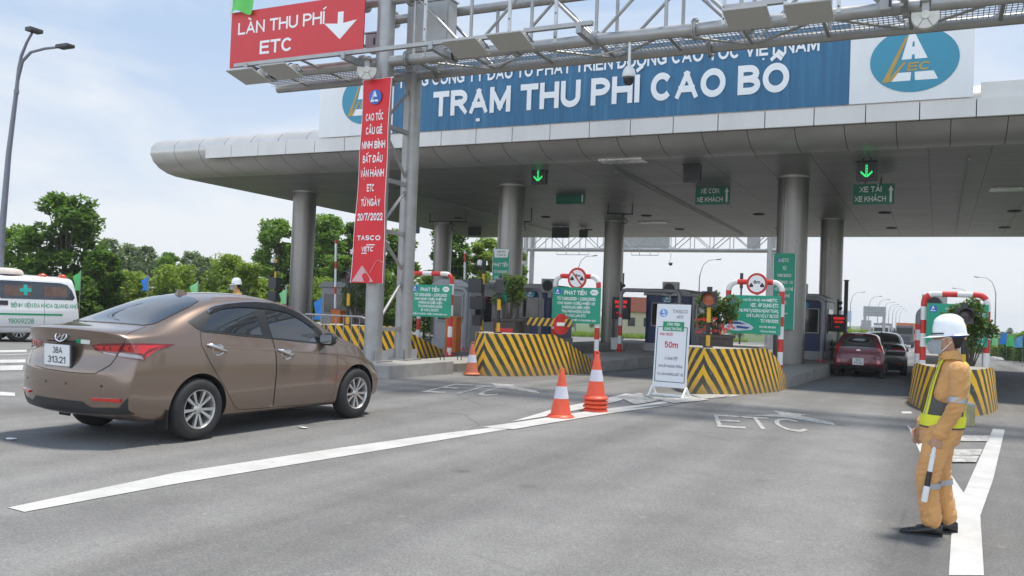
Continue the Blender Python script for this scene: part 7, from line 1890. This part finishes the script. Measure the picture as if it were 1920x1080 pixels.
def make_officer(loc, rz, label):
    t = thing('person', label, 'person', loc, rz)
    # body: one continuous skin of head, neck, trunk core, arms, hands and legs
    mb = MB()
    hc = V3((-.085, 0, 1.448))
    mb.loft([ring(1.325, -.055, .040, .040, 16), ring(1.345, -.05, .062, .050, 16), ring(1.375, -.06, .078, .060, 16), ring(1.41, -.075, .090, .068, 16), ring(1.45, -.085, .100, .074, 16), ring(1.49, -.09, .100, .075, 16), ring(1.53, -.092, .085, .066, 16), ring(1.555, -.094, .05, .04, 16)])
    chain(mb, [(-.105, 0, 1.22), (-.10, 0, 1.30), (-.092, 0, 1.37)], [.07, .052, .052])
    mb.loft([[(.0, -.012, 1.43), (.0, .012, 1.43), (-.02, .012, 1.43), (-.02, -.012, 1.43)], [(.028, -.014, 1.415), (.028, .014, 1.415), (-.01, .016, 1.41), (-.01, -.016, 1.41)], [(.022, -.010, 1.402), (.022, .010, 1.402), (-.01, .012, 1.40), (-.01, -.012, 1.40)]])
    for s_ in (-1, 1):
        mb.loft([ring(0, 0, .012, .024, 10)] and [[(-.085+.03*cos(a)*.6, s_*(.066+o), 1.432+.034*sin(a)) for a in [2*pi*i/10 for i in range(10)]] for o in (0, .016)])
    mb.loft([ring(z, cx, hd-.03, hw-.03, 16) for z, cx, hd, hw in TOR[:8]])
    for A in (LARM, RARM): chain(mb, A, [.055, .042, .028])
    dl = (V3(LARM[2])-V3(LARM[1])).normalized(); hand(mb, V3(LARM[2])+dl*.02, (.10, -.02, -1), 1, 1.05, 1)
    dr = (V3(RARM[2])-V3(RARM[1])).normalized(); hand(mb, V3(RARM[2])+dr*.02, (.25, .05, -1), 1, .45, -1)
    for hip, kn, an in (((-.05, .085, .80), (.03, .095, .46), (.008, .095, .09)), ((-.06, -.085, .80), (-.055, -.09, .46), (-.115, -.09, .09))): chain(mb, [hip, kn, an], [.08, .055, .042])
    fused(mb, .0058, 'body', SKIN, t, 3)
    # eyes just above the mask
    for s_ in (-1, 1):
        mb = MB(); ball(mb, (.006, s_*.03, 1.452), (.010, .014, .008), 10); e = mb.build('eye', M('eye_white', (.6, .58, .55), .3), t)
        mb = MB(); ball(mb, (.012, s_*.03, 1.452), (.006, .006, .006), 8); mb.build('iris', BLACK, e)
        mb = MB(); mb.tube([(.012, s_*.014, 1.474), (.012, s_*.03, 1.479), (.0, s_*.048, 1.474)], .004, 6); mb.build('eyebrow', HAIR, t)
    mb = MB(); mb.loft([ring(1.375, -.138, .022, .045, 16), ring(1.41, -.13, .05, .066, 16), ring(1.45, -.118, .074, .079, 16), ring(1.49, -.11, .088, .082, 16)]); mb.build('hair', HAIR, t)
    # face mask
    mb = MB()
    def mk(u, v):
        a = lerp(-1.25, 1.25, u); z = lerp(1.332, 1.430, v); bulge = .030*sin(pi*min(1, max(0, v*.9+.05)))*cos(a)**2
        return (-.062+(.092+bulge)*cos(a), .078*sin(a)*(.82+.18*v), z+.012*cos(a)*(v-.3))
    mb.grid(mk, 16, 10); m_ = mb.build('face_mask', M('grey_mask', (.33, .35, .37), .85, 0, .06, 20), t)
    mb = MB()
    for s_ in (-1, 1): 
        mb.tube([(-.034, s_*.073, 1.43), (-.065, s_*.082, 1.455), (-.10, s_*.082, 1.45)], .0025, 5); mb.tube([(-.034, s_*.066, 1.35), (-.07, s_*.078, 1.39), (-.10, s_*.082, 1.425)], .0025, 5)
    mb.build('ear_loop', WHITEP, m_)
    # helmet
    H = Matrix.Translation((-.090, 0, 1.497)) @ Matrix.Rotation(radians(5), 4, 'Y')
    r1 = .100; mb = MB(); prof = [(.001, .128), (.025, .1265), (.049, .119), (.071, .102), (.086, .077), (.095, .043), (.099, .0), (.101, -.02)]
    mb.lathe(prof, 36, 0, H @ Matrix.Diagonal((1.17, .96, 1, 1)))
    def brim(u, v):
        a = 2*pi*u; ext = .008+.050*max(0, cos(a))**1.5+.006*max(0, -cos(a)); r = r1+ext*v
        return tuple(H @ V3((r*cos(a)*1.17, r*sin(a)*.96, -.02-.010*v-.008*v*max(0, cos(a)))))
    mb.grid(brim, 48, 4); hl = mb.build('helmet', HELM, t, sharp=50)
    for y in (-.026, 0, .026):
        mb = MB(); mb.tube([tuple(H @ V3((q, y, .128*sqrt(max(0, 1-abs(q/.120)**2.4-(y/.10)**2))+.001))) for q in [lerp(-.095, .095, i/12) for i in range(13)]], .0055, 6); mb.build('ridge', HELM, hl)
    mb = MB(); mb.tube([tuple(H @ V3((.104*1.17*cos(a), .104*.96*sin(a), -.010))) for a in [lerp(-1.15, 1.15, i/16) for i in range(17)]], .006, 6)
    mb.build('strap_band', DARK, hl)
    mb = MB(); mb.tube([tuple(H @ V3((.104*cos(a), .094*sin(a), -.035))) for a in [lerp(1.6, 2*pi-1.6, i/16) for i in range(17)]], .012, 6); mb.build('harness', M('blue_harness', (.02, .04, .16), .6), hl)
    # jacket (trunk and both sleeves in one)
    mb = MB(); mb.loft([ring(*r_, 24) for r_ in TOR])
    chain(mb, LARM, [.074, .060, .048], 16); chain(mb, RARM, [.072, .059, .048], 16)
    def wr(c):
        arm = abs(c.y) > .17 and c.z < 1.2
        return .0028*sin(c.z*120+c.x*70+c.y*35)*sin(c.z*37+c.y*40+c.x*22)*(1.2 if arm else .7)+.0018*sin(c.x*75+c.z*48)+(.0045*sin(c.z*150+c.x*45)*math.exp(-((c.z-.96)/.07)**2) if arm else .003*sin(c.z*140+c.y*30+c.x*25)*math.exp(-((c.z-.92)/.06)**2))
    jk = fused(mb, .0105, 'jacket', TAN, t, 5, None, wr)
    mb = MB(); mb.loft([ring(1.30, -.102, .082, .092, 24), ring(1.335, -.094, .074, .078, 24), ring(1.355, -.086, .072, .074, 24, tilt=-.2), ring(1.352, -.086, .062, .064, 24, tilt=-.2), ring(1.325, -.095, .056, .06, 24)], cap=False); mb.build('collar', TAN, jk)
    for A, f in ((LARM, .62), (RARM, .62)):
        a, b = V3(A[0]), V3(A[1]); p = a.lerp(b, .80); q = a.lerp(b, .96); mb = MB(); mb.cyl(p, q, .0675, .0650, 20, 0, False); mb.build('sleeve_band', REFL, jk)
        a, b = V3(A[1]), V3(A[2]); mb = MB(); mb.cyl(a.lerp(b, .86), a.lerp(b, 1.03), .056, .053, 20, 0, False); mb.build('cuff', TAN, jk)
    for s_ in (1,):
        mb = MB(); mb.cyl((-.20, .13, 1.225), (-.175, .15, 1.245), .018, n=4); mb.build('shoulder_tab', REFL, jk)
    # trousers
    mb = MB(); mb.loft([ring(.60, -.03, .05, .09, 20), ring(.68, -.04, .135, .165, 20), ring(.76, -.052, .143, .168, 20), ring(.83, -.06, .141, .164, 20)])
    legs = (((-.045, .088, .76), (.035, .098, .46), (.028, .098, .26), (.008, .097, .125)), ((-.06, -.085, .76), (-.055, -.09, .46), (-.085, -.09, .26), (-.115, -.09, .125)))
    for L in legs: chain(mb, L, [.108, .082, .074, .074], 18)
    def wl(c):
        k = .0035 if c.z < .28 else .0014
        return k*sin(c.z*105+c.x*60+c.y*19)*sin(c.z*23+c.x*31)+.0022*sin(c.z*28+c.x*80+c.y*60)+.0045*sin(c.z*145+c.x*55)*math.exp(-((c.z-.46)/.075)**2)+.003*sin(c.z*130+c.x*80)*math.exp(-((c.z-.76)/.06)**2)
    tr_ = fused(mb, .0105, 'trousers', TAN, t, 5, None, wl)
    for L in legs:
        a, b = V3(L[1]), V3(L[2]); mb = MB(); mb.cyl(a.lerp(b, .35), a.lerp(b, .55), 0.0835, .0825, 22, 0, False); mb.build('leg_band', REFL, tr_)
    # vest: belt, straps, dark mesh sides
    n = 40
    def sh(z, a, off):
        cx, hd, hw = tor(z); c, s_ = cos(a), sin(a); e = 2.3
        return (cx+(hd+off)*abs(c)**(2/e)*(1 if c >= 0 else -1), (hw+off)*abs(s_)**(2/e)*(1 if s_ >= 0 else -1), z)
    mb = MB(); mb.grid(lambda u, v: sh(lerp(.80, .885, v), 2*pi*u, .0175), n, 3); vb = mb.build('vest_belt', HIV, t, sharp=60)
    mb = MB(); mb.grid(lambda u, v: sh(lerp(.788, .801, v), 2*pi*u, .018), n, 1); mb.build('belt_edge', MESHG, vb)
    for s_ in (-1, 1):
        mb = MB()
        mb.grid(lambda u, v: sh(lerp(.884, 1.03-.05*sin(pi*u), v), s_*lerp(.55, 2.6, u), .0135), 20, 6); mb.build('vest_side_panel', MESHG, vb)
        mb = MB()
        def strap(u, v):
            # over the shoulder from the belt in front to the belt behind
            yy = s_*(.085+(u-.5)*.058); t_ = v*2-1; top = 1.285
            if abs(t_) < .12: 
                q = t_/.12; return (-.108-.085*q*1.0, yy*1.12, top+.012-.014*q*q)
            z = lerp(top, .88, (abs(t_)-.12)/.88); cx, hd, hw = tor(z); hw2 = hw+.016; k = max(.05, 1-min(.97, abs(yy)/hw2)**2.3)**(1/2.3)
            return (cx+(hd+.016)*k*(1 if t_ < 0 else -1), yy, z)
        mb.grid(strap, 4, 60); mb.build('vest_strap', HIV, vb, sharp=60)
        mb = MB(); mb.grid(lambda u, v: tuple(V3(strap(.42+.16*u, v))+V3((.003*(1 if v < .5 else -1), 0, .002))), 1, 60); mb.build('strap_tape', REFL, vb)
    # shoes
    for (x, y, z) in ((.004, .097, 0), (-.118, -.09, .004)):
        mb = MB(); secs = [(-.072, .018, .045, .075), (-.05, .030, .05, .09), (0, .036, .05, .10), (.05, .040, .045, .078), (.10, .045, .036, .058), (.155, .044, .026, .044), (.195, .030, .020, .034), (.212, .012, .014, .024)]
        rs = []
        for u, hw, hz_, top in secs:
            rs.append([(x+u, y+hw*cos(a), max(.004, top*.5+top*.5*sin(a))) for a in [2*pi*i/16 for i in range(16)]])
        mb.loft(rs); sh_ = mb.build('shoe', SHOE, t, sharp=60)
        mb = MB(); mb.prism([(x+u, y+hw) for u, hw, a, b in secs]+[(x+u, y-hw) for u, hw, a, b in reversed(secs)], lambda a, b, t_: (a*1.0, b, t_), 0, .014); mb.build('sole', BLACK, sh_)
    return t
pf = gpx(1745, 999)
RZP = pi+.10
off = make_officer((pf.x, pf.y, 0), RZP, 'man in tan uniform, white helmet and yellow vest holding a baton at his side')
off.scale = (.97, .97, .97)
# his white and black baton
t = thing('baton', 'white traffic baton with a black band hanging from the hand of the man in tan', 'baton', (pf.x, pf.y, 0), RZP)
w = V3(LARM[2]); a = V3((.002, .180, .70)); b = V3((.070, .212, .262)); d = (b-a)
mb = MB(); pts = [a+d*f for f in (0, .22, .221, .25, .251, .50, .501, .74, .741, .97, 1)]; rs = [.0135, .0145, .020, .020, .0165, .0175, .0185, .0195, .021, .022, .018]
mb.tube(pts[:6], rs[:6], 14); mb.tube(pts[8:], rs[8:], 14); mb.build('tube', WHITE, t)
mb = MB(); mb.tube(pts[5:9], rs[5:9], 14); mb.build('black_band', BLACK, t); t.scale = (.97, .97, .97)
# the second helmeted man behind the brown sedan
Y2 = 15.3
p2 = PY(437, 512, Y2)
s2 = 1.0
q = dup(off, (p2.x, Y2, p2.z-1.68), pi+.72, 'man in white helmet and mask standing behind the brown sedan')
q.name = 'person.001'
t = thing('concrete_step', 'low concrete step behind the brown sedan carrying the second helmeted man', 'step', (p2.x, Y2, 0))
mb = MB(); mb.box((0, 0, (p2.z-1.61)/2), (1.6, 1.6, p2.z-1.61)); mb.build('slab', CONC, t, bevel=.02)

# ------------------------------------------------------------------ summer haze
HB0, HB1 = -6.0, 16.0
mb = MB(); mb.box((0, 560, (HB0+HB1)/2), (2640, 1300, HB1-HB0))
hm = bpy.data.materials.new('haze_air'); hm.use_nodes = True; nt = hm.node_tree; nt.nodes.clear()
ou = N(nt, 'ShaderNodeOutputMaterial'); pv = N(nt, 'ShaderNodeVolumePrincipled'); pv.inputs['Color'].default_value = (.92, .945, .98, 1); pv.inputs['Density'].default_value = .0005
nt.links.new(pv.outputs[0], ou.inputs['Volume'])
tag(mb.build('haze', hm), kind='stuff')
